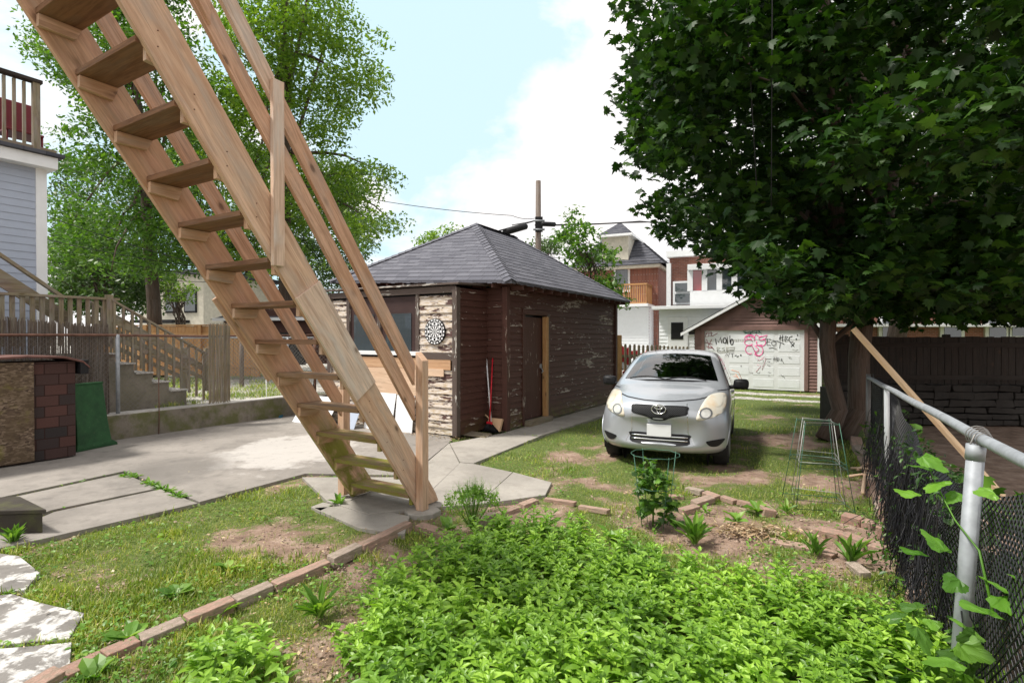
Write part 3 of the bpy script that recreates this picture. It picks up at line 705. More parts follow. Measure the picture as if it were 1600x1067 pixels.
# broom, pole broom and dustpan leaning in the nook
nk = C0-U*.30+W_*.16
def broom(name, base, top, mat, lab, head):
    e = empty(name, tuple(base), lab, 'broom', None)
    MB().tube([base+UP*.10, top], .0125, 8).build('handle', M[mat], e)
    if head:
        b = MB(); n = 26
        for k in range(n):
            t = (k/(n-1)-.5); p = base+UP*.15-W_*t*.08
            for q in range(4): b.tube([p+U*(q-1.5)*.012, base-W_*t*.30+U*((q-1.5)*.03)+UP*.005+W_*-.02], [.006, .008], 3)
        b.build('bristles', M['black'], e)
        MB().ob(base+UP*.155, W_*.055, U*.02, UP*.03).build('head', M['red'], e, .006)
    return e
p1 = G(765, 676); p2 = G(770, 677)
broom('broom', V((p1.x, p1.y-.05, .02)), C0-U*.02+W_*.27+UP*1.32, 'red', 'red handled broom with black bristles leaning in the shed corner', True)
e = empty('mop_handle', (p2.x, p2.y+.05, 0), 'white pole standing beside the red broom handle', 'pole')
MB().tube([V((p2.x-.02, p2.y+.04, .03)), C0-U*.02+W_*.405+UP*1.30], .012, 8).build('handle', M['white'], e)
MB().tube([C0-U*.02+W_*.405+UP*1.30, C0-U*.02+W_*.405+UP*1.30+UP*.03], .015, 8).build('grip', M['black'], e)
dp = empty('dustpan', (p2.x, p2.y, 0), 'beige dustpan propped behind the broom head', 'dustpan')
b = MB(); q = V((p2.x+.03, p2.y+.08, .03)); 
b.ob(q+UP*.11, W_*.14, (U*.5+UP).normalized()*.12, (U-UP*.5).normalized()*.006)
b.ob(q+UP*.11+W_*.14, W_*.005, (U*.5+UP).normalized()*.11, U*.03); b.ob(q+UP*.11-W_*.14, W_*.005, (U*.5+UP).normalized()*.11, U*.03); b.ob(q+UP*.01, W_*.14, UP*.005, U*.03)
b.build('pan', M['beige'], dp, .004); MB().tube([q+UP*.2+W_*.1, q+UP*.27+W_*.2], .014).build('handle', M['beige'], dp)
o = MB()
for k in range(6): o.ob(G(745, 682)+U*(k*.04-.1)+W_*(.03*(k % 2))+UP*(.03+.004*k), W_*(.22+.05*random.random()), U*.018, UP*.008)
tag(o.build('board_mat', M['greydeck']), 'grey slatted boards lying under the broom by the shed', 'boards')

# white sheets leaning on the porch
def lean_sheet(L0, L1, hgt, base, mat, lab, th=.012, topin=.06):
    A = P0+W_*L0-U*base; B = P0+W_*L1-U*base; A2 = P0+W_*L0-U*topin+UP*hgt; B2 = P0+W_*L1-U*topin+UP*hgt
    A.z = B.z = .024
    o = MB().prism([A, B, B2, A2], -U*th).build('sheet', M[mat], None, .002); return tag(o, lab, 'panel')
lean_sheet(.86, 1.28, .66, .14, 'whitepaint', 'narrow white panel leaning on the porch nearest the dartboard')
lean_sheet(1.30, 1.98, .68, .20, 'whitepaint', 'wide white panel leaning under the light plywood')
lean_sheet(2.75, 3.75, .52, .42, 'whitepaint', 'low white sheet propped left of the stair post', topin=.08)
lean_sheet(2.02, 2.45, .46, .40, 'greysid', 'grey panel standing between the stair treads', topin=.2)
b = MB(); q = G(500, 640)
for dx in (-.25, .25):
    b.tube([q+V((dx, -.15, .0)), q+V((dx*.6, .25, .95))], .016, 5); b.tube([q+V((dx, .45, .0)), q+V((dx*.6, .1, .95))], .016, 5)
b.tube([q+V((-.2, .18, .93)), q+V((.2, .18, .93))], .016, 5); b.tube([q+V((-.22, -.05, .4)), q+V((.22, -.05, .4))], .014, 5)
tag(b.build('trestle', M['black']), 'thin black folding frame standing behind the stairs', 'folding frame')
o = MB().board(G(437, 655), G(455, 640)+UP*.45, V((.03, .02, 0)), V((0, .01, .0))).build('metal_strip', M['teal']); tag(o, 'blue metal strip leaning on the retaining wall end', 'strip')

# ------------------------------------------------------------------ neighbour's yard, retaining wall, reed screens, chain link (left)
RW0 = V((-6.5, 8.76, 0)); RU = V((.54, .842, 0)).normalized(); RN = V((RU.y, -RU.x, 0))   # RN points to our yard
def rw(s, n=0, h=0): return RW0+RU*s+RN*n+UP*h
o = MB().ob(rw(-1.2, -.10, .20), RU*5.0, RN*.10, UP*.22).build('retaining_wall', M['wallconc'], None, .012)
tag(o, 'low mossy concrete retaining wall along the patio under the chain link', 'wall')
MBt = MB().ob(rw(-1.2, -.16, .425), RU*5.0, RN*.15, UP*.012).build('wall_cap', M['steptop'], o, .004)
# raised neighbour ground
nxs = np.linspace(-60, 40, 130)
pts = []
T = np.linspace(-14, 60, 120); Nn = np.concatenate([np.linspace(0.16, 9, 50), [14, 30, 80]])
vv = []; att = []
for t in T:
    for n in Nn:
        p = rw(t, -n); z = .405+.02*(vn(p.x, p.y, 2)-.5)+max(0, (p.y-12))*.012
        if t > 3.9: z = min(z, .40+(t-3.9)*0.0+.0)
        vv.append((p.x, p.y, z)); att.append(.5+.9*(vn(p.x, p.y, 1.1)-.5)+.6*(vn(p.x, p.y, 4)-.5))
vv = np.array(vv); kx = len(Nn); idx = (np.arange(len(T)-1)[:, None]*kx+np.arange(kx-1)[None]).ravel()
ff = np.stack([idx+1, idx, idx+kx, idx+kx+1], -1)
ga = np.array(att); gvv = np.clip(.95-1.1*(ga-.42), 0, 1)
tag(npmesh('terrain', vv, ff, M['ground'], smooth=True, attr={'grass': ga, 'gravel': gvv}), 'raised gravelly yard of the neighbour beyond the retaining wall', 'ground', kind='structure')
tag(MB().ob(rw(4.2+1.2, -.09, .19), RU*1.6, RN*.07, UP*.2).build('retaining_wall', M['wallconc'], None, .01), 'far dark end of the concrete retaining wall near the shed', 'wall')

def zigfence(mb, A, B, z0, z1, cell, r, warp=None, n=3, seg=1):
    d = B-A; L = Vector_len = (V((d.x, d.y, 0))).length; Hh = z1-z0; dd = d/L
    k = -Hh
    while k < L:
        for sgn in (1, -1):
            t0, t1 = k, k+Hh
            a0, a1 = max(t0, 0), min(t1, L)
            if a1-a0 > .01:
                pl = []
                for q in range(seg+1):
                    t = a0+(a1-a0)*q/seg; h = (t-t0) if sgn > 0 else Hh-(t-t0)
                    p = A+dd*t+UP*(z0+h)
                    pl.append(warp(p, t, h) if warp else p)
                mb.tube(pl, r, n, cap=False)
        k += cell
lf = empty('chain_link_fence', tuple(rw(-.1)), 'rusty railed chain link fence standing on the concrete retaining wall', 'fence')
LH = 1.72
b = MB(); b.tube([rw(-4.5, -.06, LH), rw(-.1, -.06, LH+.01), rw(1.5, -.06, LH-.01), rw(4.0, -.06, LH+.02)], .021, 8); b.build('top_rail', M['rust'], lf)
for s in (-3.3, .12, 3.95): MB().tube([rw(s, -.06, .35), rw(s, -.06, LH+.02)], .030, 8).build('post', M['galv' if s < 3 else 'rust'], lf)
b = MB(); zigfence(b, rw(-4.3, -.09), rw(3.95, -.09), .47, LH-.02, .078, .0022); b.build('wire_mesh', M['wire'], lf)
def reed(s0, s1, h0, h1, off, lab, z0=.42, dens=.010, mat='reed'):
    b = MB(); s = s0; k = 0
    while s < s1:
        hh = h0+(h1-h0)*(s-s0)/(s1-s0)+(random.random()-.5)*.07
        l = (random.random()-.5)*.018; o_ = (random.random()-.5)*.012
        b.tube([rw(s, off+o_, z0+random.random()*.04), rw(s+l, off+o_, hh)], .0085, 4, cap=False)
        s += dens*(.6+.8*random.random())
    o = b.build('reed_screen', M[mat])
    c = MB()
    for z in np.arange(z0+.15, h1-.1, .28): c.tube([rw(s0, off+.009, z), rw(s1, off+.009, z+.01)], .0022, 3)
    c.build('binding_wire', M['wire'], o)
    return tag(o, lab, 'screen')
reed(-3.6, -1.02, 1.98, 1.96, -.13, 'dark grey reed screen in front of the blue-grey house siding', .44, .010)
reed(-1.0, .02, 1.93, 1.88, -.12, 'brown mossy reed screen ending at the galvanised fence post', .42, .008)
reed(1.58, 1.98, 1.93, 1.95, -.02, 'narrow grey strip of reed wired to the chain link beside the concrete steps', .44, .0115, 'greydeck')
for k, (px, py0, py1) in enumerate([(248, 590, 680), (326, 580, 660), (416, 590, 655)]):
    g0 = G(px, py1); o = MB().tube([g0, g0+V((.01, 0, .35)), g0+V((-.01, .02, (py1-py0)/FP*g0.y))], .008, 5)
    tag(o.build('garden_stake', M['rust' if k < 2 else 'white']), ['rusty thin stake against the retaining wall left of the others', 'rusty thin stake by the narrow reed strip', 'white thin stake by the far end of the retaining wall'][k], 'stake', 'thin stakes along the retaining wall')

# house with pale blue siding at the left edge, its deck on top
hs = empty('house', (-9, 9, 0), 'house corner in pale blue vinyl siding with a railed roof deck at the left edge', 'house')
HW = V((-8.15, 9.45, 0))         # corner
b = MB(); siding(b, HW-U*7, U, 7, .4, 4.62, O_, pitch=.125, lap=.012); siding(b, HW, W_, 5, .4, 4.62, U, pitch=.125, lap=.012); b.build('wall', M['greysid'], hs)
MB().ob(HW+O_*.012+U*-.05+UP*2.5, U*.075, O_*.02, UP*2.12).build('corner_board', M['whitepaint'], hs, .004)
b = MB(); b.ob(HW-U*3.5+W_*2.1+UP*4.70, U*3.62, W_*2.33, UP*.10); b.build('fascia', M['whitepaint'], hs, .006)
b = MB(); b.ob(HW-U*3.5+W_*2.1+UP*4.835, U*3.70, W_*2.40, UP*.03); b.build('roof', M['roofdk'], hs, .006)
b = MB(); 
for s in np.arange(-7, -.1, .13): b.ob(HW+U*s+W_*.10+UP*5.52, U*.022, W_*.02, UP*.55)
b.build('deck_railing', M['greydeck'], hs)
for s in (-3.0, -1.5, -.08): MB().ob(HW+U*s+W_*.10+UP*5.5, U*.05, W_*.05, UP*.65).build('railing_post', M['greydeck'], hs, .005)
MB().ob(HW-U*3.6+W_*.10+UP*6.13, U*3.6, W_*.07, UP*.03).build('handrail', M['oldfence'], hs, .005)
MB().ob(HW-U*3.4+W_*.10+UP*4.98, U*3.6, W_*.03, UP*.03).build('bottom_rail', M['greydeck'], hs, .005)
rc = empty('patio_chair', tuple(HW-U*.15+W_*.60+UP*4.86), 'dark red chair standing on the roof deck behind the railing', 'chair')
q = HW-U*.15+W_*.60+UP*4.86
M['dkred'] = plain('dark_red_plastic', (.16, .012, .02), .5)
b = MB(); b.ob(q+UP*.42, U*.26, W_*.26, UP*.02).build('seat', M['dkred'], rc, .01)
MB().ob(q+W_*.24+UP*.74, U*.26, W_*.025, UP*.33).build('backrest', M['dkred'], rc, .015)
for a in (-.24, .24):
    for c in (-.22, .22): MB().tube([q+U*a+W_*c, q+U*a+W_*c+UP*.42], .018, 6).build('leg', M['dkred'], rc)

# neighbour's wooden porch stairs with concrete steps
ns = empty('porch_stairs', tuple(rw(.5, -.8)), 'weathered grey porch stairs with balusters over concrete steps', 'stairs')
q0 = rw(.10, -.62)           # start of the flight, at the side facing us
def nsn(s, n, z): return rw(.22+s, -.55-n, z)
prof = []; st_n = 5; rr, tt = .178, .285
b = MB(); zt = 1.40
poly = [nsn(-.25, 0, .40), nsn(-.25, 0, zt)]
for k in range(4):
    poly += [nsn(.0+tt*(k+.2), 0, zt-rr*k), nsn(.0+tt*(k+.2), 0, zt-rr*(k+1))]
poly += [nsn(tt*4.3, 0, zt-rr*4), nsn(tt*4.3, 0, .40)]
b.prism(poly, -RN*.9); b.build('step_base', M['stepconc'], ns, .008)
b = MB()
for k in range(5):
    s0 = tt*(k-.8) if k else -.25; s1 = tt*(k+.2) if k < 4 else tt*4.3
    MB().ob(nsn((s0+s1)/2+.012, .43, zt-rr*k+.012), RU*((s1-s0)/2), RN*.47, UP*.014).build('concrete_tread', M['steptop'], ns, .004)
def nrail(n):
    a = nsn(.02, n, 2.33); c = nsn(1.62, n, 1.36+.0)
    MB().board(a, c, RN*.045, UP*.02).build('handrail', M['greydeck'], ns, .003)
    MB().board(a-UP*.32, c-UP*.30, RN*.018, UP*.07).build('side_board', M['greydeck'], ns, .003)
    MB().board(a-UP*.62, c-UP*.50, RN*.018, UP*.04).build('side_board', M['greydeck'], ns, .003)
    b = MB()
    for k in range(12):
        t = .02+k*.085; p = a.lerp(c, t); b.ob(p-UP*.47+RN*.02, RU*.018, RN*.018, UP*.46)
    b.build('balusters', M['greydeck'], ns)
    MB().ob(c-UP*.30, RU*.045, RN*.045, UP*.42).build('newel_post', M['greydeck'], ns, .004)
nrail(.04); nrail(.9)
b = MB()
for k in range(12): b.ob(nsn(-1.38+k*.12, .10, 1.95), RU*.032, RN*.012, UP*.40)
b.build('balusters', M['greydeck'], ns)
MB().ob(nsn(-.70, .10, 2.35), RU*.85, RN*.05, UP*.02).build('handrail', M['greydeck'], ns, .003)
MB().ob(nsn(-.0, .09, 2.0), RU*.05, RN*.05, UP*.42).build('newel_post', M['greydeck'], ns, .004)
MB().board(nsn(-1.45, .35, 3.05), nsn(-.55, .35, 2.35), RN*.05, UP*.03).build('handrail', M['greydeck'], ns, .003)
MB().board(nsn(-1.45, .38, 2.7), nsn(-.45, .38, 1.95), RN*.02, UP*.14).build('side_board', M['greydeck'], ns, .003)
MB().ob(nsn(-.75, .5, 1.36), RU*.9, RN*.5, UP*.05).build('landing', M['greydeck'], ns, .003)

# shingle clad box with an OSB front and reddish roof sheet
bx = empty('storage_box', (-6.5, 7.3, 0), 'low storage box clad in brown and black shingles with a strand board front', 'storage box')
K0 = V((-6.35, 7.2, .02)); BU = RU; BN = RN
def kb(s, n, z): return K0+BU*s+BN*n+UP*z
b = MB(); b.ob(kb(-.42, -.36, .68), BU*.86, BN*.35, UP*.66)
b2 = b.build('wall', M['shingbox'], bx, .002)
MB().ob(kb(-.68, .012, .69), BU*.66, BN*.012, UP*.655).build('front_panel', M['osb'], bx, .003)
b = MB(); 
n_ = 10
sec = [(-1.4, 1.36), (-.6, 1.395), (-.1, 1.42), (.3, 1.40), (.5, 1.335), (.58, 1.25)]
for i in range(len(sec)-1):
    (s0, z0), (s1, z1) = sec[i], sec[i+1]
    b.ob((kb(s0, -.33, z0)+kb(s1, -.33, z1))/2, (kb(s1, 0, z1)-kb(s0, 0, z0))/2*1.02, BN*.42, UP*.014)
b.build('roof_sheet', M['roofred'], bx, .004)
MB().ob(kb(.52, -.3, 1.26), BU*.05, BN*.38, UP*.10).build('roof_flap', M['black'], bx, .01)

# green tapered panel
ge = empty('green_panel', tuple(G(150, 705)), 'dark green tapered plastic lid standing on edge beside the shingled box', 'panel')
A = G(121, 709); B = G(184, 696)
b = MB()
dl = (B-A).normalized(); nn = V((dl.y, -dl.x, 0))
bk = UP*.98-nn*.10
for (s0, s1, z, o1) in [(0, 0, 0, 0)]: pass
prof = [(-.02, 1.02, 0, .0), (.0, .98, .05, .0), (.02, .86, .10, -.01), (.03, .80, .40, -.035), (.04, .74, .995, -.09)]
Ld = (B-A).length
vs = []
for (a, c, z, n) in prof:
    for th in (0, -.075): vs += [A+dl*(a*Ld)+nn*(n+th)+UP*(z*.98+.02), A+dl*(c*Ld)+nn*(n+th)+UP*(z*.98+.02)]
fs = []
for k in range(len(prof)-1):
    o0 = k*4; o1 = o0+4
    fs += [(o0, o0+1, o1+1, o1), (o0+3, o0+2, o1+2, o1+3), (o0+1, o0+3, o1+3, o1+1), (o0+2, o0, o1, o1+2)]
e_ = (len(prof)-1)*4; fs += [(e_, e_+1, e_+3, e_+2), (0, 2, 3, 1)]
b.add(vs, fs, axes=(UP, dl, nn)); b.build('shell', M['green'], ge, .012)
MB().ob(A+dl*Ld*.39-nn*.127+UP*1.0, dl*Ld*.36, nn*.045, UP*.012).build('rim', M['green'], ge, .005)

# dark wooden step at the left edge
st = MB(); c_ = V((-4.02, 4.62, 0)); du = V((-.83, .55, 0)).normalized(); dw = V((-1, -.10, 0)).normalized()
st.prism([c_+UP*.022, c_+du*.62+UP*.022, c_+du*.62+dw*1.5+UP*.022, c_+dw*1.5+UP*.022], (0, 0, .17))
so = st.build('step_block', M['darkstep'], None, .008); tag(so, 'dark mossy step block at the left edge of the patio', 'step')
t_ = MB(); t_.prism([c_+UP*.194-du*.03-dw*.02, c_+du*.65+UP*.194-dw*.02, c_+du*.65+dw*1.52+UP*.194, c_+dw*1.52-du*.03+UP*.194], (0, 0, .035)); t_.build('tread', M['darkstep'], so, .006)

# cedar fence, dark outbuilding, far building
cf = empty('cedar_fence', (-7.8, 17, .4), 'tan cedar board fence beyond the gravel yard', 'fence')
F0 = at(150, 570, 17.5); F1 = at(405, 577, 16.4); F0.z = F1.z = .42
def boardfence(par, F0, F1, z0, z1, bw, mat, rails=True, jit=.02, th=.012):
    d = F1-F0; L = d.length; dd = d/L; nr = dd.cross(UP); k = 0; s = 0; b = MB()
    while s < L-bw*.5:
        b.ob(F0+dd*(s+bw/2)+UP*((z0+z1)/2+(random.random()-.5)*jit)-UP*F0.z*0+nr*((k % 2)*.004), dd*(bw/2-.004), nr*th, UP*(z1-z0)/2); s += bw; k += 1
    b.build('boards', M[mat], par)
    if rails:
        for z in (z0+.2*(z1-z0), z0+.84*(z1-z0)):
            MB().ob((F0+F1)/2*1+nr*.035+UP*(z-(F0.z+F1.z)/2), dd*L/2, nr*.02, UP*.045).build('rail', M[mat], par)
F0.z = F1.z = 0
boardfence(cf, F0, F1, .50, 2.03, .14, 'cedar')
for t in (0.0, .33, .66, 1.0): MB().ob(F0.lerp(F1, t)+V((0, -.07, 1.28)), V((.05, 0, 0)), V((0, .05, 0)), UP*.78).build('post', M['cedar'], cf)
MB().ob(F0.lerp(F1, .5)+V((0, -.02, 2.06)), (F1-F0)/2, V((0, .05, 0)), UP*.02).build('cap_rail', M['cedar'], cf)
sp_ = G(374, 575, .42); tag(MB().tube([V((-7.0, 14.0, .3)), V((-7.0, 14.0, 2.05))], [.06, .05], 8).build('fence_post', M['pole'],), 'single pale old post standing in front of the cedar fence', 'post')
lf2 = empty('chain_link_fence', (-6.5, 14.1, .4), 'far chain link fence in front of the cedar fence', 'fence')
a_ = V((-8.6, 14.1, 0)); c_ = V((-4.1, 14.1, 0))
b = MB(); zigfence(b, a_, c_, .45, 1.66, .11, .003); b.build('wire_mesh', M['wire'], lf2)
MB().tube([a_+UP*1.68, c_+UP*1.68], .022, 6).build('top_rail', M['galv'], lf2)
for x in (-8.6, -5.85, -4.1): MB().tube([V((x, 14.1, .3)), V((x, 14.1, 1.7))], .03, 6).build('post', M['galv'], lf2)
ob = empty('outbuilding', (-6.5, 19, .4), 'long low dark outbuilding with a grey shingle roof behind the stairs', 'outbuilding')
a_ = at(350, 560, 19); c_ = at(530, 560, 18); a_.z = c_.z = .4; dd = (c_-a_).normalized(); nr = V((-dd.y, dd.x, 0))
b = MB(); siding(b, a_, dd, (c_-a_).length, .4, 2.35, -nr); b.build('wall', M['brown2'], ob)
b = MB(); courses(b, a_-dd*.3-nr*.3+UP*1.9, c_+dd*.3-nr*.3+UP*1.9, c_-dd*.8+nr*2+UP*2.75, a_+dd*.8+nr*2+UP*2.75, 9); b.build('roof', M['roof'], ob)
MB().ob((a_+c_)/2-nr*.03+UP*.9, dd*1.0, nr*.02, UP*.55).build('opening', M['dkshade'], ob)
MB().ob((a_+c_)/2-nr*.33+UP*1.9, dd*2.4, nr*.02, UP*.05).build('gutter', M['whitepaint'], ob)
fb = empty('apartment_building', (-19, 31, 0), 'cream two storey building with dark windows among the trees', 'building')
a_ = at(222, 500, 31); c_ = at(318, 500, 30); a_.z = c_.z = 0; dd = (c_-a_).normalized(); nr = V((-dd.y, dd.x, 0)); Lf = (c_-a_).length
M['cream'] = plain('cream_render', (.55, .52, .44), .7)
MB().ob((a_+c_)/2+nr*3+UP*2.6, dd*Lf/2, nr*3, UP*2.6).build('wall', M['cream'], fb)
MB().ob((a_+c_)/2+nr*3+UP*5.3, dd*(Lf/2+.3), nr*3.3, UP*.12).build('roof', M['roofdk'], fb)
for t, z in ((.18, 3.7), (.5, 3.7), (.8, 3.7), (.18, 1.6), (.5, 1.6), (.8, 1.6)):
    f = MB().ob(a_.lerp(c_, t)-nr*.02+UP*z, dd*.42, nr*.03, UP*.65).build('window', M['black'], fb); MB().ob(a_.lerp(c_, t)-nr*.06+UP*z, dd*.34, nr*.01, UP*.56).build('pane', M['winglass'], f)
MB().ob(a_.lerp(c_, .45)-nr*.6+UP*2.55, dd*1.4, nr*.6, UP*.08).build('balcony', M['black'], fb)

# ------------------------------------------------------------------ graffiti garage, white house, brick house, pickets
gA = V((9.43, 16.5, 0)); gD = V((-.87, .5, 0)).normalized(); gO = V((-gD.y, gD.x, 0)); gO = -gO if gO.y > 0 else gO     # gO points at us
gg = empty('garage', tuple(gA+gD*1.85), 'small brown sided garage with a white panelled door covered in graffiti', 'garage')
def gp(t, n, z): return gA+gD*t+gO*n+UP*z
WL = 3.72; EH = 2.0; AP = 3.0; mid = 1.86
b = MB(); siding(b, gA, gD, WL, .02, 1.93, gO, .10, openings=[(.42, 3.42, 0, 1.93)])
def gt(z):
    h_ = (AP-z)/(AP-EH)*(mid+.05)
    return (max(0, mid-h_), min(WL, mid+h_)) if h_ > .05 else None
siding(b, gA, gD, WL, 1.93, 2.95, gO, .10, topfn=gt); siding(b, gA, -gO, 5, .02, 2.05, -gD, .10); siding(b, gA+gD*WL, -gO, 5, .02, 2.05, gD, .10)
b.build('wall', M['garbrown'], gg)
for t0, t1, ww in ((-.02, .09, 'whitepaint'), (.34, .45, 'garbrown'), (3.40, 3.5, 'garbrown')): MB().ob(gp((t0+t1)/2, .02, .99), gD*(t1-t0)/2, gO*.025, UP*.96).build('trim_board', M[ww], gg, .004)
MB().ob(gp(1.92, .02, 1.98), gD*1.6, gO*.025, UP*.07).build('trim_board', M['garbrown'], gg, .004)
for sg, tE in ((1, -.42), (-1, WL+.42)):
    A_ = gp(tE, .22, EH-.22); B_ = gp(mid, .22, AP+.06); 
    MB().board(A_, B_, UP*.055, gO*.02).build('bargeboard', M['whitepaint'], gg, .004)
    b = MB(); courses(b, gp(tE, .25, EH-.15), gp(tE, -5.2, EH-.15), gp(mid, -5.2, AP+.13), gp(mid, .25, AP+.13), 12); b.build('roof', M['roofdk'], gg)
# door with 4 x 8 raised panels
dd_ = MB().ob(gp(1.92, -.03, .97), gD*1.5, gO*.02, UP*.95).build('door', M['whitepaint'], gg)
b = MB()
for r in range(5):
    for c in range(4):
        cx = .42+.1+c*.73+.32; cz = .04+.19+r*.378
        b.ob(gp(cx+.03, -.008, cz), gD*.30, gO*.004, UP*.13)
b.build('panels', M['whitesid'], dd_, .003)
def inkmat(n, c): return plain(n, c, .6, var=.05)
INK = {'k': inkmat('black_spray_paint', (.012, .012, .014)), 'p': inkmat('pink_spray_paint', (.85, .12, .36)), 'g': inkmat('green_spray_paint', (.01, .17, .12)),
       'r': inkmat('dark_red_spray_paint', (.28, .03, .05)), 'y': inkmat('faded_grey_spray_paint', (.30, .30, .26)), 'o': inkmat('orange_spray_paint', (.80, .30, .15)), 'l': inkmat('pale_pink_spray_paint', (.85, .45, .55))}
def gpix(px, py, n=.002):              # where that mark sits on the door plane
    d = ray(px, py); o_ = V((0, 0, HC)); P = gp(0, n, 0); t = (P-o_).dot(gO)/d.dot(gO); return o_+d*t
def ink(strokes, col, w, name='graffiti', zoom=True):
    b = MB()
    for st_ in strokes:
        pts = [gpix(1060+x/6.275, 460+y/6.275) for x, y in st_]
        b.tube(pts, w, 5, flat=1.0)
    for k, v in enumerate(b.v):         # flatten onto the door
        q = V(v); dlt = (q-gp(0, .002, 0)).dot(gO); b.v[k] = tuple(q-gO*(dlt*.8))
    return b.build(name, INK[col], dd_)
def arc(cx, cy, rx, ry, a0, a1, n=10): return [(cx+rx*cos(R(a0+(a1-a0)*k/n)), cy+ry*sin(R(a0+(a1-a0)*k/n))) for k in range(n+1)]
# MONO
ink([[(372, 488), (362, 432), (392, 468), (412, 420), (426, 478)], arc(453, 452, 16, 26, 0, 360, 12), [(480, 485), (478, 412), (504, 475), (504, 405)], arc(524, 466, 13, 28, 0, 360, 12)], 'k', .016, 'graffiti')['label'] = 'black graffiti tag reading MONO'
ink([[(545, 440), (555, 465), (560, 440)], [(570, 440), (570, 465)], [(582, 440), (592, 440), (585, 465)], [(600, 445), (615, 462), (605, 440)], [(625, 440), (625, 465), (640, 455), (640, 440)], [(650, 440), (652, 465)]], 'y', .006)
# EOT
ink([[(905, 440), (870, 435), (868, 495), (905, 500)], [(870, 462), (900, 465)], [(868, 430), (868, 500)], arc(935, 478, 22, 24, 0, 360, 12), [(930, 460), (965, 455), (1040, 488)], [(1000, 475), (992, 528)], [(885, 528), (920, 522), (965, 535)]], 'k', .009, 'graffiti')['label'] = 'black graffiti tag reading EOT'
# HBC and x
ink([[(1000, 400), (995, 450)], [(985, 430), (1030, 415)], [(1022, 395), (1020, 462)], [(1045, 410), (1045, 460), (1070, 450), (1055, 432), (1072, 418), (1045, 408)], [(1118, 408), (1088, 420), (1080, 450), (1100, 468), (1125, 462)], [(1100, 475), (1135, 510)], [(1138, 475), (1105, 512)]], 'k', .011, 'graffiti')['label'] = 'black graffiti tag reading HBC with an x'
ink([arc(1155, 437, 5, 5, 0, 360, 6), arc(1168, 400, 4, 6, 0, 360, 6)], 'k', .008)
# HBR, NTS, BSP
ink([[(940, 615), (935, 650)], [(928, 632), (962, 628)], [(960, 612), (955, 655)], [(972, 618), (970, 655)], [(972, 618), (990, 628), (972, 636), (992, 640), (970, 655)], [(1005, 655), (1010, 625), (1022, 640), (1010, 642), (1035, 675)]], 'k', .007, 'graffiti')['label'] = 'small black graffiti tag reading HBR'
ink([[(460, 600), (475, 580), (490, 612), (500, 575)], [(510, 580), (545, 578)], [(528, 578), (530, 618)], [(570, 590), (550, 598), (575, 608), (590, 600), (580, 618)], arc(612, 596, 6, 6, 0, 360, 6)], 'k', .009)
ink([[(375, 520), (385, 565)], [(375, 518), (410, 525), (382, 540), (415, 555), (385, 568)], [(450, 520), (425, 528), (455, 545), (425, 560)], [(470, 520), (475, 560)], [(465, 520), (555, 518), (548, 538), (475, 545)], [(400, 572), (545, 552)]], 'y', .010)
# dark red tags at the left edge
ink([[(265, 360), (285, 365), (262, 415), (300, 410)], [(300, 355), (298, 410), (320, 405)], [(318, 360), (325, 410)], [(262, 385), (335, 380)], [(330, 410), (385, 380)], [(275, 440), (300, 500), (325, 440)], [(262, 470), (335, 490)], [(300, 480), (290, 535), (335, 515)], [(312, 500), (352, 545)], [(275, 510), (345, 530)]], 'r', .009)
# green tag over the pink throw-up
ink([[(632, 362), (660, 352), (650, 385), (690, 368)], [(655, 378), (705, 388), (730, 355)], [(700, 360), (712, 395)], [(735, 362), (760, 350), (768, 385), (740, 372)], [(775, 355), (822, 352)], [(780, 352), (815, 385)], [(640, 372), (800, 376)]], 'g', .010)
# pink throw-up outline
ink([arc(690, 470, 42, 30, 30, 330), arc(700, 430, 50, 34, 150, 400), [(700, 400), (742, 425), (760, 392), (800, 420), (872, 398), (850, 440)], arc(810, 470, 46, 38, -70, 200), arc(700, 540, 42, 44, 60, 250), arc(790, 550, 40, 50, -90, 180), [(665, 505), (720, 500), (748, 560)], [(748, 500), (790, 540), (745, 590)], [(760, 500), (820, 495)], arc(690, 425, 22, 18, 0, 300, 8), arc(815, 430, 26, 20, 0, 300, 8), [(745, 585), (765, 600), (800, 605)]], 'p', .013, 'graffiti')['label'] = 'large pink bubble graffiti outline'
ink([[(765, 610), (790, 650), (840, 610)], [(800, 640), (860, 628), (820, 740)], [(770, 690), (810, 700), (760, 760)]], 'l', .008)
ink([[(850, 625), (880, 635), (910, 632)], [(775, 650), (790, 640)], [(825, 660), (838, 652)], [(870, 655), (900, 662)], [(820, 708), (830, 702)], [(870, 690), (905, 705)], [(770, 765), (790, 775), (800, 760)], [(880, 762), (905, 768)], [(875, 795), (900, 795)], [(1005, 790), (1045, 815)], [(695, 765), (735, 770)], arc(615, 702, 5, 5, 0, 360, 5)], 'k', .006)
ink([[(540, 800), (580, 810)], arc(665, 860, 12, 20, 100, 400, 8), [(520, 740), (590, 760), (620, 830)], [(560, 780), (640, 890)]], 'o', .007)
ink([[(1075, 605), (1100, 612), (1080, 622), (1110, 630)], [(1115, 540), (1150, 548), (1175, 540)]], 'y', .006)
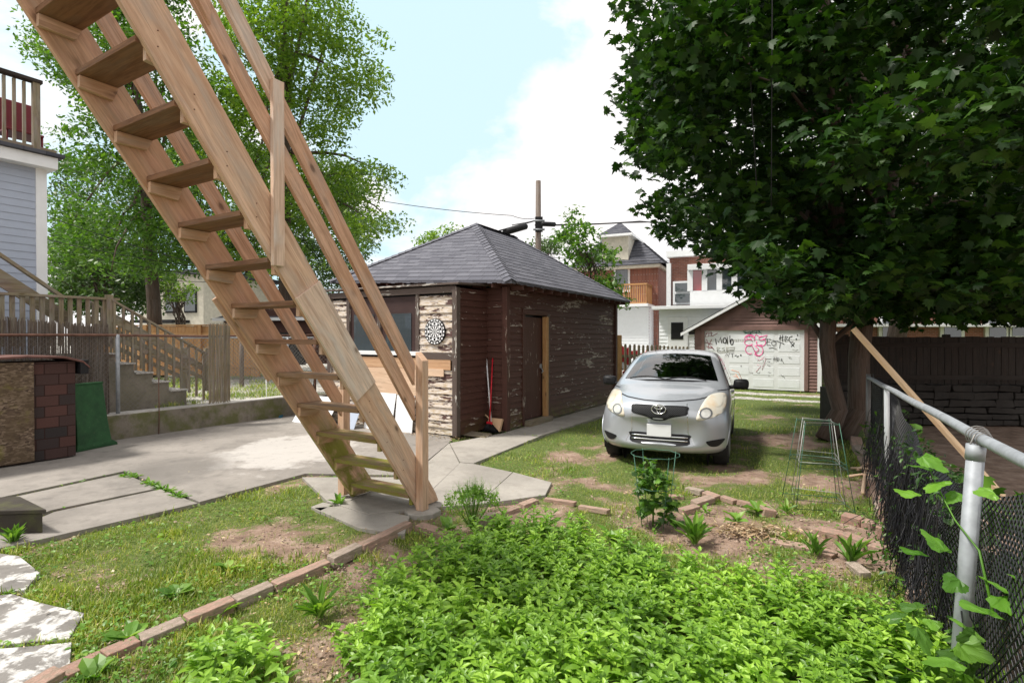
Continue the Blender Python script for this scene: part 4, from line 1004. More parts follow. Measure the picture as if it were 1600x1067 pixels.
# white house behind
wh = empty('white_house', (9, 23, 0), 'white sided house with an upper sunroom and a band of windows behind the graffiti garage', 'house')
a_ = at(1030, 560, 23.5); c_ = at(1275, 560, 21.0); a_.z = c_.z = 0; wd = (c_-a_).normalized(); wn = V((wd.y, -wd.x, 0)); wL = (c_-a_).length
def wp(px, n, z):
    d = ray(px, 500); o_ = V((0, 0, HC)); P = a_+wn*n; t = (P-o_).dot(wn)/V((d.x, d.y, 0)).dot(wn); q = o_+d*t; return V((q.x, q.y, z))
def wz(px, py, n=0):
    d = ray(px, py); o_ = V((0, 0, HC)); P = a_+wn*n; t = (P-o_).dot(wn)/V((d.x, d.y, 0)).dot(wn); return (o_+d*t).z
z1 = wz(1040, 484)
b = MB(); siding(b, a_, wd, wL, 0, z1, wn, .16, lap=.02); siding(b, a_, -wn, 6, 0, z1, -wd, .16); b.build('wall', M['whitesid'], wh)
MB().ob(a_+wd*wL/2+wn*.1+UP*(z1+.07), wd*(wL/2+.25), wn*.35, UP*.07).build('eave', M['whitepaint'], wh, .01)
b = MB(); b.ob(a_+wd*wL/2-wn*2.6+UP*(z1+.10), wd*(wL/2), wn*2.5, UP*.04); b.build('flat_roof', M['roofdk'], wh)
# lower door and window
f = MB().ob(wp(1059, .03, 1.35), wd*.42, wn*.03, UP*1.2).build('door', M['whitepaint'], wh, .01); MB().ob(wp(1058, .07, wz(1058, 517)), wd*.25, wn*.01, UP*.36).build('pane', M['black'], f)
f = MB().ob(wp(1083, .04, wz(1083, 518)), wd*.22, wn*.03, UP*.16).build('window', M['whitepaint'], wh); MB().ob(wp(1083, .08, wz(1083, 518)), wd*.18, wn*.01, UP*.12).build('pane', M['black'], f)
# brick upper storey set back, sunroom in front
zb = z1+.12; zt2 = wz(1100, 405, -1.5)
p0_ = wp(1046, -2.4, 0); p1_ = wp(1262, -2.4, 0)
MB().ob((p0_+p1_)/2-wn*2.5+UP*((zb+zt2+.3)/2), (p1_-p0_)/2, wn*2.5, UP*((zt2+.3-zb)/2)).build('upper_wall', M['brick'], wh)
f = MB().ob(wp(1045, -2.3, (zb+zt2)/2), wd*.10, wn*.08, UP*(zt2-zb)/2).build('corner_board', M['whitepaint'], wh)
zs0 = zb; zs1 = wz(1130, 453, -.3); zs2 = wz(1130, 420, -.3)
q0_ = wp(1078, -.3, 0); q1_ = wp(1196, -.3, 0); sl_ = (q1_-q0_).length
b = MB(); b.ob((q0_+q1_)/2-wn*1.0+UP*((zs0+zs1)/2), (q1_-q0_)/2, wn*1.0, UP*(zs1-zs0)/2).build('sunroom_wall', M['whitepaint'], wh)
MB().ob((q0_+q1_)/2-wn*1.0+UP*(zs2+.12), (q1_-q0_)/2*1.06, wn*1.15, UP*.12).build('sunroom_roof', M['whitepaint'], wh, .01)
for k in range(6):
    MB().ob(q0_.lerp(q1_, k/5)-wn*.05+UP*((zs1+zs2)/2), wd*.11, wn*.06, UP*(zs2-zs1)/2).build('mullion', M['whitepaint'], wh)
for k in range(5):
    MB().ob(q0_.lerp(q1_, (k+.5)/5)-wn*.10+UP*((zs1+zs2)/2), wd*(sl_/10-.09), wn*.02, UP*(zs2-zs1)/2).build('pane', M['winred' if k == 0 else 'winglass'], wh)
MB().ob(q0_-wn*1.0+UP*((zs1+zs2)/2), wd*.04, wn*.9, UP*(zs2-zs1)/2).build('side_pane', M['winglass'], wh)
f = MB().ob(wp(1066, -2.3, wz(1066, 458, -2.4)), wd*.42, wn*.05, UP*.55).build('window', M['whitepaint'], wh)
for dz in (.26, -.24): MB().ob(wp(1066, -2.2, wz(1066, 458, -2.4)+dz), wd*.33, wn*.02, UP*.19).build('pane', M['winglass'], f)
f = MB().ob(wp(1212, -2.3, wz(1212, 452, -2.4)), wd*.5, wn*.05, UP*.62).build('window', M['whitepaint'], wh); MB().ob(wp(1212, -2.2, wz(1212, 452, -2.4)), wd*.4, wn*.02, UP*.5).build('pane', M['winglass'], f)
MB().ob((p0_+p1_)/2-wn*2.4+UP*(zt2+.4), (p1_-p0_)/2*1.03, wn*2.8, UP*.14).build('roof', M['whitepaint'], wh)

# brick house with steep grey roof
bh = empty('brick_house', (5, 31, 0), 'red brick house with a steep dark shingle roof and wooden balcony', 'house')
bD = V((.90, -.43, 0)).normalized(); bN = V((-.43, -.90, 0))
bC = at(1028, 560, 29.5); bC.z = 0           # right front corner
def bw(px, n=0):
    d = ray(px, 500); o_ = V((0, 0, HC)); P = bC+bN*n; t = (P-o_).dot(bN)/V((d.x, d.y, 0)).dot(bN); return o_*0+V((d.x*t, d.y*t, 0))
def bz(px, py, n=0):
    q = bw(px, n); d = ray(px, py); return HC+d.z*(q.y/d.y)
be = bz(1028, 418); bl = bw(900)
MB().ob((bC+bl)/2-bN*4+UP*be/2, (bC-bl)/2, bN*4, UP*be/2).build('wall', M['brick'], bh)
MB().ob((bC+bl)/2-bN*4+UP*(be+.08), (bC-bl)/2*1.07, bN*4.35, UP*.09).build('eave', M['cream'], bh, .01)
ex = (bC-bl).length/2+.4; cc = (bC+bl)/2-bN*4; bD = (bC-bl).normalized()
c4 = [cc+bD*sx*ex+bN*sy*4.4+UP*(be+.17) for sx, sy in ((-1, 1), (1, 1), (1, -1), (-1, -1))]
rh = bz(966, 352, -3.2); rA = cc-bD*.45+bN*.9+UP*rh; rB = cc-bD*.45-bN*2+UP*rh
b = MB()
for A_, B_, C_, D_ in ((c4[0], c4[1], rA, rA), (c4[1], c4[2], rB, rA), (c4[2], c4[3], rB, rB), (c4[3], c4[0], rA, rB)): courses(b, A_, B_, C_, D_, 16, .02)
b.build('roof', M['roofdk'], bh)
dq = bw(958, .4)-bN*1.6
MB().ob(dq+UP*(be+1.0), bD*.75, bN*1.2, UP*.9).build('dormer_wall', M['cream'], bh)
b = MB(); tp = dq+UP*(be+2.9); q4 = [dq+bD*sx*1.0+bN*sy*1.5+UP*(be+1.92) for sx, sy in ((-1, 1), (1, 1), (1, -1), (-1, -1))]
for k in range(4): courses(b, q4[k], q4[(k+1) % 4], tp, tp, 7, .01)
b.build('dormer_roof', M['roofdk'], bh)
MB().ob(dq+UP*(be+1.9), bD*1.02, bN*1.52, UP*.06).build('dormer_eave', M['whitepaint'], bh)
f = MB().ob(bw(972)+bN*.04+UP*bz(972, 436), bD*.45, bN*.05, UP*.75).build('window', M['whitepaint'], bh); MB().ob(bw(972)+bN*.1+UP*bz(972, 436), bD*.34, bN*.02, UP*.6).build('pane', M['winglass'], f)
b0 = bw(972); b1 = bw(1018); zz = bz(1000, 478)
MB().ob((b0+b1)/2+bN*.7+UP*zz, (b1-b0)/2, bN*.75, UP*.1).build('balcony_floor', M['cedar'], bh)
b = MB()
for k in range(15): b.ob(b0.lerp(b1, k/14)+bN*1.42+UP*(zz+.55), bD*.025, bN*.025, UP*.5)
for k in range(12): b.ob(b1+bN*(1.42*k/11)+UP*(zz+.55), bD*.025, bN*.04, UP*.5)
b.ob((b0+b1)/2+bN*1.42+UP*(zz+1.07), (b1-b0)/2*1.04, bN*.05, UP*.04); b.ob(b1+bN*.7+UP*(zz+1.07), bD*.05, bN*.75, UP*.04)
b.build('balcony_railing', M['cedar'], bh)
le = bw(1014, 1.2); ll = bw(940, 1.2)
b = MB(); siding(b, ll, (le-ll).normalized(), (le-ll).length, 0, zz-.15, bN, .15); siding(b, le, -bN, 1.2, 0, zz-.15, bD, .15); b.build('porch_wall', M['whitesid'], bh)
MB().ob((le+ll)/2-bN*.4+UP*(zz-.05), (le-ll)/2*1.05, bN*1.0, UP*.07).build('porch_roof', M['whitepaint'], bh)
# picket fence with red cloth
pf = empty('picket_fence', (4.5, 15, 0), 'weathered picket fence between the shed and the garage', 'fence')
a_ = at(962, 590, 15.2); c_ = at(1078, 590, 17.4); a_.z = c_.z = 0; dd = (c_-a_).normalized(); nr = V((dd.y, -dd.x, 0)); L = (c_-a_).length
b = MB(); n_ = int(L/.20)
for k in range(n_+1):
    p = a_+dd*(k*.20); zt = 1.50-.12*k/n_+.02*random.random()
    b.prism([p+dd*-.05+UP*.05, p+dd*.05+UP*.05, p+dd*.05+UP*(zt-.04), p+dd*.03+UP*zt, p-dd*.03+UP*zt, p-dd*.05+UP*(zt-.04)], nr*.018)
b.build('pickets', M['greydeck'], pf)
for z in (.4, 1.15): MB().ob((a_+c_)/2-nr*.03+UP*z, dd*L/2, nr*.018, UP*.04).build('rail', M['greydeck'], pf)
MB().ob(a_+dd*.05+nr*.03+UP*.9, dd*.12, nr*.05, UP*.85).build('post', M['cedar'], pf, .01)
cl_ = MB(); P_ = []
for k in range(15):
    t = .25+k*.11; 
    for z in (0, 1): P_.append(a_+dd*t-nr*(.08+.04*sin(k*1.7))+UP*((1.48-.03*k+.04*sin(k*2.1)) if z else (.85+.1*sin(k*1.3)+.035*k)))
cl_.add(P_, [(2*k, 2*k+2, 2*k+3, 2*k+1) for k in range(14)], axes=(dd, UP, nr)); co = cl_.build('red_cloth', M['redcloth'])
md = co.modifiers.new('thickness', 'SOLIDIFY'); md.thickness = .01
tag(co, 'red cloth hanging behind the picket fence next to the shed', 'cloth')
e = MB().ob(a_+dd*.35+nr*.1+UP*.62, dd*.09, nr*.09, UP*.11).build('red_bucket', M['red'], None, .02); tag(e, 'small red container on the picket fence beside the shed corner', 'container')
e['category'] = 'container'

# utility pole with wires
up = empty('utility_pole', tuple(at(841, 520, 23)*1), 'tall weathered wooden utility pole behind the brown shed', 'utility pole')
PX = at(841, 526, 23); PX.z = 0; PT = at(841, 283, 23).z
MB().tube([PX, PX+UP*PT*.5, PX+UP*PT], [.17, .14, .11], 10).build('pole_shaft', M['pole'], up)
c1 = at(841, 352, 23).z
MB().ob(PX+UP*c1+V((.02, -.16, 0)), V((.16, 0, 0)), V((0, .04, 0)), UP*.32).build('bracket', M['black'], up, .01)
for dz in (.15, -.22):
    b = MB(); b.tube([PX+V((-.22, -.18, c1+dz)), PX+V((.26, -.18, c1+dz))], .045, 8); b.build('insulator', M['galv'], up)
def wire(pts, r, lab, par=None, sag=.0, name='overhead_cable', grp=None):
    out = []
    for a, c in zip(pts[:-1], pts[1:]):
        for k in range(12):
            t = k/12; p = a.lerp(c, t); p.z -= sag*4*t*(1-t); out.append(p)
    out.append(pts[-1]); o = MB().tube(out, r, 4, cap=False).build(name, M['cable']); return tag(o, lab, 'cable', grp)
jA = at(836, 352, 22.9)
for (a, c, r, lab) in [(at(786, 364, 21.5), at(824, 353, 21.8), .13, 'black splice case hanging on the cable left of the utility pole'), (at(846, 350, 22.6), at(868, 351, 22.9), .10, 'black splice case hanging on the cable right of the utility pole')]:
    a = a; o = MB().tube([a, a.lerp(c, .06), a.lerp(c, .94), c], [r*.5, r, r, r*.5], 10).build('splice_case', M['black']); tag(o, lab, 'cable closure')
wire([at(560, 308, 24), at(800, 337, 23.5), at(841, 340, 23)], .014, 'thin cable crossing the sky left of the utility pole', sag=.1)
wire([at(740, 372, 20), at(836, 345, 23)], .03, 'thick cable rising from the shed roof side to the utility pole')
wire([at(800, 352, 26), at(838, 345, 23)], .025, 'short cable between the left splice case and the pole')
wire([jA, at(1000, 346, 27), at(1090, 349, 30)], .035, 'black cable running right from the utility pole over the steep roof', sag=.05)
wire([jA, at(1110, 345, 31)], .02, 'upper thin cable running right from the utility pole')
wire([at(850, 395, 23), at(1050, 408, 30)], .014, 'lower thin cable crossing in front of the brick house', sag=.1)
wire([at(850, 401, 23), at(1060, 410, 30)], .014, 'lowest thin cable crossing in front of the brick house', sag=.1)
for k, (l_, r_) in enumerate([((60, 333), (420, 436)), ((60, 372), (460, 432)), ((150, 405), (500, 442)), ((66, 405), (330, 441))]):
    wire([at(l_[0], l_[1], 12+k), at(r_[0], r_[1], 17+k)], .009, ['uppermost black service cable across the trees left of the stairs', 'second black service cable down across the trees left of the stairs', 'thin cable crossing the trees just above the cream building', 'lowest black cable starting at the pale blue house wall'][k] , sag=.15)
for x0, x1, y1 in ((1213, 1205, 330), (1168, 1182, 290)):
    wire([at(x0-6, -60, 6.2), at(x1, y1, 6.6)], .006, 'longer dark cord hanging through the maple crown' if x0 > 1200 else 'shorter dark cord hanging at the left of the maple crown')

# ------------------------------------------------------------------ parked hatchback
CARP = V((2.17, 7.58, -.012)); CARH = R(23.5)
cr_, sr_ = cos(-CARH), sin(-CARH)
def cw(p): return V((CARP.x+p[0]*cr_-p[1]*sr_, CARP.y+p[0]*sr_+p[1]*cr_, CARP.z+p[2]))   # car frame: x lateral, y from the front axle backwards, z up
car = empty('parked_car', tuple(CARP), 'silver hatchback with yellowed headlights parked nose forward on the lawn beside the brown shed', 'car')
def paintmat():
    m, N = newmat('silver_car_paint'); p = N.coord('Object'); geo = N.n('ShaderNodeNewGeometry')
    fl = N.noise(p, 900, 2, .5); d = N.noise(p, 3, 5, .6)
    c = N.mix(N.m('MULTIPLY', fl, .25), (.40, .43, .47), (.60, .63, .68))
    c = N.mix(N.m('MULTIPLY', N.ramp(d, [(.45, 0), (.75, 1)]), .12), c, (.45, .42, .38))
    c = N.mix(geo.outputs['Backfacing'], c, (.03, .03, .032))
    finish(N, c, .34, metal=.45, spec=.5, extra={'Coat Weight': .8, 'Coat Roughness': .06}); return m
M['paint'] = paintmat()
def carglass():
    m, N = newmat('car_glass')
    g = N.n('ShaderNodeBsdfPrincipled', {'Base Color': (.20, .23, .24, 1), 'Roughness': .01, 'Transmission Weight': .0, 'Specular IOR Level': .9})
    tr = N.n('ShaderNodeBsdfTransparent', {'Color': (.5, .54, .54, 1)})
    gl = N.n('ShaderNodeBsdfGlossy', {'Color': (1, 1, 1, 1), 'Roughness': .015})
    fr = N.n('ShaderNodeFresnel', {'IOR': 1.75})
    mx = N.n('ShaderNodeMixShader', {0: N.m('ADD', N.m('MULTIPLY', fr.outputs[0], 1.1), .12), 1: tr.outputs[0], 2: gl.outputs[0]})
    N.n('ShaderNodeOutputMaterial', {'Surface': mx.outputs[0]}); return m
M['cglass'] = carglass()
M['rubber'] = plain('black_rubber', (.018, .018, .019), .8)
M['chrome'] = plain('chrome', (.75, .76, .78), .15, 1.0, var=.02)
M['lampwhite'] = plain('lamp_reflector', (.70, .70, .66), .25, .4, var=.1, sc=20)
def lampmat():
    m, N = newmat('yellowed_headlight_lens'); p = N.coord('Object')
    n = N.noise(p, 4, 4, .6)
    c = N.mix(N.ramp(n, [(.42, 0), (.72, 1)]), (.66, .64, .56), (.62, .46, .28))
    finish(N, c, .28, spec=.6, extra={'Coat Weight': .5, 'Coat Roughness': .1}); return m
M['lens'] = lampmat()
M['platewhite'] = plain('licence_plate_white', (.74, .76, .78), .4, var=.03)
M['seat'] = plain('car_seat_fabric', (.045, .045, .05), .9)
M['tail'] = plain('tail_lamp_red', (.35, .01, .01), .25)
M['gunmetal'] = plain('steel_wheel', (.20, .21, .22), .5, .6)
# half rings: (y, [(x,z)*9]) bottom centre -> sill -> flank -> shoulder -> cabin -> roof centre
def ring(y, pts, bend=0.0, bz_=0): return [(x, y+bend*(x/.8)**2.4, z) for x, z in pts]
RG = [
 ring(-.765, [(0, .36), (.22, .36), (.40, .37), (.48, .42), (.50, .52), (.48, .60), (.38, .64), (.20, .655), (0, .66)], .20),
 ring(-.755, [(0, .27), (.30, .27), (.55, .275), (.66, .33), (.68, .50), (.66, .66), (.52, .75), (.28, .785), (0, .80)], .27),
 ring(-.69, [(0, .23), (.34, .23), (.62, .235), (.765, .29), (.79, .46), (.77, .68), (.60, .825), (.32, .865), (0, .88)], .27),
 ring(-.50, [(0, .20), (.36, .20), (.68, .20), (.80, .26), (.835, .46), (.815, .74), (.66, .895), (.36, .935), (0, .945)], .14),
 ring(-.20, [(0, .19), (.36, .19), (.68, .19), (.80, .25), (.845, .48), (.835, .80), (.715, .945), (.40, .985), (0, .995)], .04),
 ring(.08, [(0, .19), (.36, .19), (.68, .19), (.80, .25), (.845, .50), (.845, .83), (.765, .985), (.44, 1.02), (0, 1.035)], .0),
 ring(.26, [(0, .19), (.36, .19), (.68, .19), (.80, .25), (.845, .50), (.848, .86), (.79, 1.01), (.50, 1.055), (0, 1.075)], .0),
 ring(.44, [(0, .19), (.36, .19), (.68, .19), (.80, .25), (.845, .50), (.848, .88), (.775, 1.08), (.60, 1.165), (0, 1.205)], .0),
 ring(.78, [(0, .19), (.36, .19), (.68, .19), (.80, .25), (.845, .50), (.846, .895), (.715, 1.25), (.58, 1.355), (0, 1.395)], .0),
 ring(1.06, [(0, .19), (.36, .19), (.68, .19), (.80, .25), (.845, .50), (.845, .90), (.665, 1.36), (.56, 1.455), (0, 1.490)], .0),
 ring(1.5, [(0, .19), (.36, .19), (.68, .19), (.80, .25), (.845, .50), (.845, .905), (.645, 1.40), (.55, 1.49), (0, 1.528)], .0),
 ring(2.1, [(0, .19), (.36, .19), (.68, .19), (.80, .25), (.845, .52), (.843, .93), (.635, 1.38), (.54, 1.47), (0, 1.508)], .0),
 ring(2.55, [(0, .20), (.36, .20), (.68, .20), (.80, .27), (.84, .54), (.83, .96), (.62, 1.33), (.53, 1.42), (0, 1.455)], .0),
 ring(2.80, [(0, .23), (.36, .23), (.66, .23), (.77, .30), (.81, .56), (.79, .93), (.62, 1.10), (.50, 1.15), (0, 1.20)], -.05),
 ring(2.97, [(0, .28), (.32, .28), (.58, .28), (.70, .34), (.74, .56), (.72, .84), (.58, .93), (.40, .95), (0, .97)], -.10),
 ring(2.99, [(0, .38), (.22, .38), (.38, .40), (.45, .45), (.48, .56), (.45, .66), (.36, .70), (.20, .72), (0, .73)], -.10)]
vs = []; fs = []; nr_ = 9; W2 = 16
for r in RG:
    left = [(-x, y, z) for x, y, z in r[1:8]]; vs += r+left[::-1]
for i in range(len(RG)-1):
    for k in range(W2):
        k2 = (k+1) % W2; fs.append((i*W2+k, i*W2+k2, (i+1)*W2+k2, (i+1)*W2+k))
for e_, fl in ((0, False), (len(RG)-1, True)):
    o0 = e_*W2
    for k in range(8):     # cap bridged left to right
        a, b_ = k, k+1; a2, b2 = (W2-k) % W2, (W2-k-1) % W2
        q = [o0+a, o0+b_, o0+b2, o0+a2]; q2 = []
        for t in q:
            if t not in q2: q2.append(t)
        fs.append(q2[::-1] if fl else q2)
me = bpy.data.meshes.new('cb'); me.from_pydata(vs, [], fs); me.update()
tmp = bpy.data.objects.new('tmpb', me); C.objects.link(tmp)
bm_ = bmesh.new(); bm_.from_mesh(me); bmesh.ops.recalc_face_normals(bm_, faces=bm_.faces); bm_.to_mesh(me); bm_.free()
ms = tmp.modifiers.new('s', 'SUBSURF'); ms.levels = 4; ms.render_levels = 4
dg = bpy.context.evaluated_depsgraph_get(); dg.update()
bodym = bpy.data.meshes.new_from_object(tmp.evaluated_get(dg)); bpy.data.objects.remove(tmp)
bvh = BVHTree.FromPolygons([v.co.copy() for v in bodym.vertices], [tuple(p.vertices) for p in bodym.polygons])
WHY = (0.0, 2.46); WR = .292; ARCH = .345
def smoothpoly(P, n=6, sharp=()):
    out = []; m = len(P)
    for i in range(m):
        p0, p1_, p2_, p3 = P[i-1], P[i], P[(i+1) % m], P[(i+2) % m]
        for k in range(n):
            t = k/n
            out.append(tuple(.5*((2*b)+(-a+c)*t+(2*a-5*b+4*c-d)*t*t+(-a+3*b-3*c+d)*t**3) for a, b, c, d in zip(p0, p1_, p2_, p3)))
    return out
def patch(name, poly, view, mat, off=.004, step=.03, parent=None, skirt=.01, flip=False, hole=None):
    """outline in a projection plane of the car laid onto the body: view 'F' front (x,z), 'R' rear (x,z), 'S+'/'S-' flank (y,z), 'T' top (x,y)"""
    bm = bmesh.new(); vv = [bm.verts.new((a, b, 0)) for a, b in poly]
    if flip: vv = vv[::-1]
    bm.faces.new(vv)
    xs_ = [p[0] for p in poly]; ys_ = [p[1] for p in poly]
    for ax, lo, hi in ((0, min(xs_), max(xs_)), (1, min(ys_), max(ys_))):
        c = lo+step
        while c < hi-1e-4:
            co = (c, 0, 0) if ax == 0 else (0, c, 0); no = (1, 0, 0) if ax == 0 else (0, 1, 0)
            bmesh.ops.bisect_plane(bm, geom=bm.verts[:]+bm.edges[:]+bm.faces[:], plane_co=co, plane_no=no); c += step
    if hole:
        bmesh.ops.delete(bm, geom=[f for f in bm.faces if inpoly(f.calc_center_median().x, f.calc_center_median().y, hole)], context='FACES')
    for v in bm.verts:
        a, b = v.co.x, v.co.y
        o_, d_ = {'F': (V((a, -3, b)), V((0, 1, 0))), 'R': (V((a, 6, b)), V((0, -1, 0))), 'S+': (V((3, a, b)), V((-1, 0, 0))), 'S-': (V((-3, a, b)), V((1, 0, 0))), 'T': (V((a, b, 3)), V((0, 0, -1)))}[view]
        h = bvh.ray_cast(o_, d_)
        if h[0] is None:
            h = bvh.find_nearest(o_+d_*2.4)
        nrm = h[1] if h[1].dot(d_) < 0 else -h[1]
        v.co = h[0]+nrm*off
    bmesh.ops.recalc_face_normals(bm, faces=bm.faces)
    f0 = max(bm.faces, key=lambda f: f.calc_area()); ctr = f0.calc_center_median(); hh = bvh.find_nearest(ctr)
    if f0.normal.dot(ctr-hh[0]) < 0: bmesh.ops.reverse_faces(bm, faces=bm.faces)
    if skirt:
        be = [e for e in bm.edges if e.is_boundary]
        r = bmesh.ops.extrude_edge_only(bm, edges=be)
        for v in [g_ for g_ in r['geom'] if isinstance(g_, bmesh.types.BMVert)]:
            h = bvh.find_nearest(v.co); v.co = h[0]-(v.co-h[0]).normalized()*.004 if (v.co-h[0]).length > 1e-6 else v.co
    for f in bm.faces: f.smooth = True
    for v in bm.verts: v.co = cw(v.co)
    mm = bpy.data.meshes.new(name); bm.to_mesh(mm); bm.free(); mm.materials.append(mat)
    o = bpy.data.objects.new(name, mm); link(o, parent or car); return o
def strip(pts, wd):       # polyline to a thin outline
    out1 = []; out2 = []
    for i, p in enumerate(pts):
        a = pts[max(i-1, 0)]; b = pts[min(i+1, len(pts)-1)]; dx, dy = b[0]-a[0], b[1]-a[1]; l = math.hypot(dx, dy) or 1
        out1.append((p[0]-dy/l*wd/2, p[1]+dx/l*wd/2)); out2.append((p[0]+dy/l*wd/2, p[1]-dx/l*wd/2))
    return out1+out2[::-1]
def mir(P): return [(-a, b) for a, b in P][::-1]
def shrink(P, k):
    cx = sum(p[0] for p in P)/len(P); cy = sum(p[1] for p in P)/len(P)
    return [(cx+(a-cx)*k, cy+(b-cy)*k) for a, b in P]
WS = [(-.655, 1.085), (-.35, 1.11), (0, 1.118), (.35, 1.11), (.655, 1.085), (.60, 1.22), (.515, 1.415), (.28, 1.440), (0, 1.447), (-.28, 1.440), (-.515, 1.415), (-.60, 1.22)]
def dens(P, n=5):
    out = []
    for i in range(len(P)):
        a, b = P[i], P[(i+1) % len(P)]
        out += [(a[0]+(b[0]-a[0])*k/n, a[1]+(b[1]-a[1])*k/n) for k in range(n)]
    return out
SWF = [(.52, .985), (1.28, .985), (1.28, 1.365), (1.05, 1.345), (.80, 1.235)]
SWR = [(1.36, .985), (2.02, 1.0), (2.10, 1.12), (2.16, 1.335), (1.36, 1.37)]
SWQ = [(2.12, 1.03), (2.38, 1.10), (2.36, 1.27), (2.24, 1.32)]
RW_ = [(-.50, 1.13), (.50, 1.13), (.45, 1.37), (-.45, 1.37)]
# cut the window holes and wheel arches out of the dense shell
bm = bmesh.new(); bm.from_mesh(bodym); bm.faces.ensure_lookup_table()
wsp = shrink(WS, .965); sf, sr2, rwp = shrink(SWF, .94), shrink(SWR, .94), shrink(RW_, .93)
kill = []
for f in bm.faces:
    c = f.calc_center_median(); n = f.normal
    if .1 < c.y < 1.15 and c.z > 1.0 and inpoly(c.x, c.z, wsp): kill.append(f)
    elif c.y > 2.3 and c.z > 1 and inpoly(c.x, c.z, rwp): kill.append(f)
    elif abs(c.x) > .5 and (inpoly(c.y, c.z, sf) or inpoly(c.y, c.z, sr2)): kill.append(f)
    elif abs(c.x) > .50 and any((c.y-wy)**2+(c.z-WR)**2 < ARCH**2 for wy in WHY): kill.append(f)
bmesh.ops.delete(bm, geom=kill, context='FACES')
for f in bm.faces: f.smooth = True
for v in bm.verts: v.co = cw(v.co)
bm.normal_update(); bm.to_mesh(bodym); bm.free(); bodym.materials.clear(); bodym.materials.append(M['paint']); bodym.name = 'body'
body = bpy.data.objects.new('body', bodym); link(body, car)
# wheels and arches
for sx in (-1, 1):
    for wy in WHY:
        b = MB(); b.tube([cw((sx*.62, wy, WR)), cw((sx*.64, wy, WR)), cw((sx*.80, wy, WR)), cw((sx*.815, wy, WR))], [WR-.03, WR, WR, WR-.03], 32)
        wh_ = b.build('wheel', M['rubber'], car); wh_['label'] = None or 'black tyre on a steel wheel'
        b = MB(); b.tube([cw((sx*.80, wy, WR)), cw((sx*.822, wy, WR)), cw((sx*.828, wy, WR))], [.185, .18, .12], 24); b.build('rim', M['gunmetal'], wh_)
        # flat lip ring covering the cut edge of the arch, and the dark liner behind it
        b = MB(); vs_ = []; n = 26
        for k in range(n+1):
            a = R(-8)+R(196)*k/n
            for rr_ in (ARCH-.02, ARCH+.022):
                q = (wy+cos(a)*rr_, WR+sin(a)*rr_); h = bvh.ray_cast(V((sx*3, q[0], q[1])), V((-sx, 0, 0)))
                vs_.append(cw((h[0].x+sx*.006 if h[0] is not None else sx*.80, q[0], q[1])))
        b.add(vs_, [(2*k, 2*k+1, 2*k+3, 2*k+2) for k in range(n)], smooth=True); o = b.build('arch_lip', M['paint'], car)
        md = o.modifiers.new('t', 'SOLIDIFY'); md.thickness = .012
        b = MB(); b.tube([cw((sx*.55, wy, WR+.02)), cw((sx*.56, wy, WR+.02))], [ARCH+.01]*2, 24); vs_ = []
        for k in range(n+1):
            a = R(-20)+R(220)*k/n
            for xx in (.55, .80): vs_.append(cw((sx*xx, wy+cos(a)*(ARCH+.015), WR+sin(a)*(ARCH+.015))))
        b.add(vs_, [(2*k, 2*k+1, 2*k+3, 2*k+2) for k in range(n)]); b.build('wheel_well', M['black'], car)
# glass with black borders
def window(name, P, view, k, step=.05, glass='cglass'):
    g_ = patch(name, dens(P), view, M[glass], .008, step, skirt=0)
    patch('window_seal', dens(P), view, M['black'], .004, .014, parent=g_, skirt=0, hole=shrink(P, k)); return g_
window('windscreen', WS, 'F', .955)['label'] = 'windscreen reflecting trees and sky'
window('rear_window', RW_, 'R', .92)
for vw in ('S+', 'S-'):
    window('side_window', SWF, vw, .91); window('side_window', SWR, vw, .91); patch('quarter_window', dens(SWQ), vw, M['black'], .006, .05, skirt=0)
    patch('door_seam', strip([(.42, .97), (.40, .60), (.46, .36), (1.30, .33), (1.33, .60), (1.33, 1.36)], .010), vw, M['black'], .003, .05, skirt=0)
    patch('door_seam', strip([(1.34, .36), (2.02, .36), (2.14, .62), (2.13, .98)], .010), vw, M['black'], .003, .05, skirt=0)
    for y in (1.16, 1.92):
        d_ = patch('door_handle', smoothpoly([(y, .86), (y+.16, .86), (y+.16, .885), (y, .885)], 3), vw, M['paint'], .03, .05)
    patch('fender_seam', strip([(.05, .98), (.30, .98), (.42, .97)], .008), vw, M['black'], .003, .05, skirt=0)
HLP = smoothpoly([(.455, .665), (.60, .685), (.725, .735), (.775, .80), (.785, .90), (.745, .945), (.66, .955), (.575, .935), (.515, .865), (.475, .77)], 4)
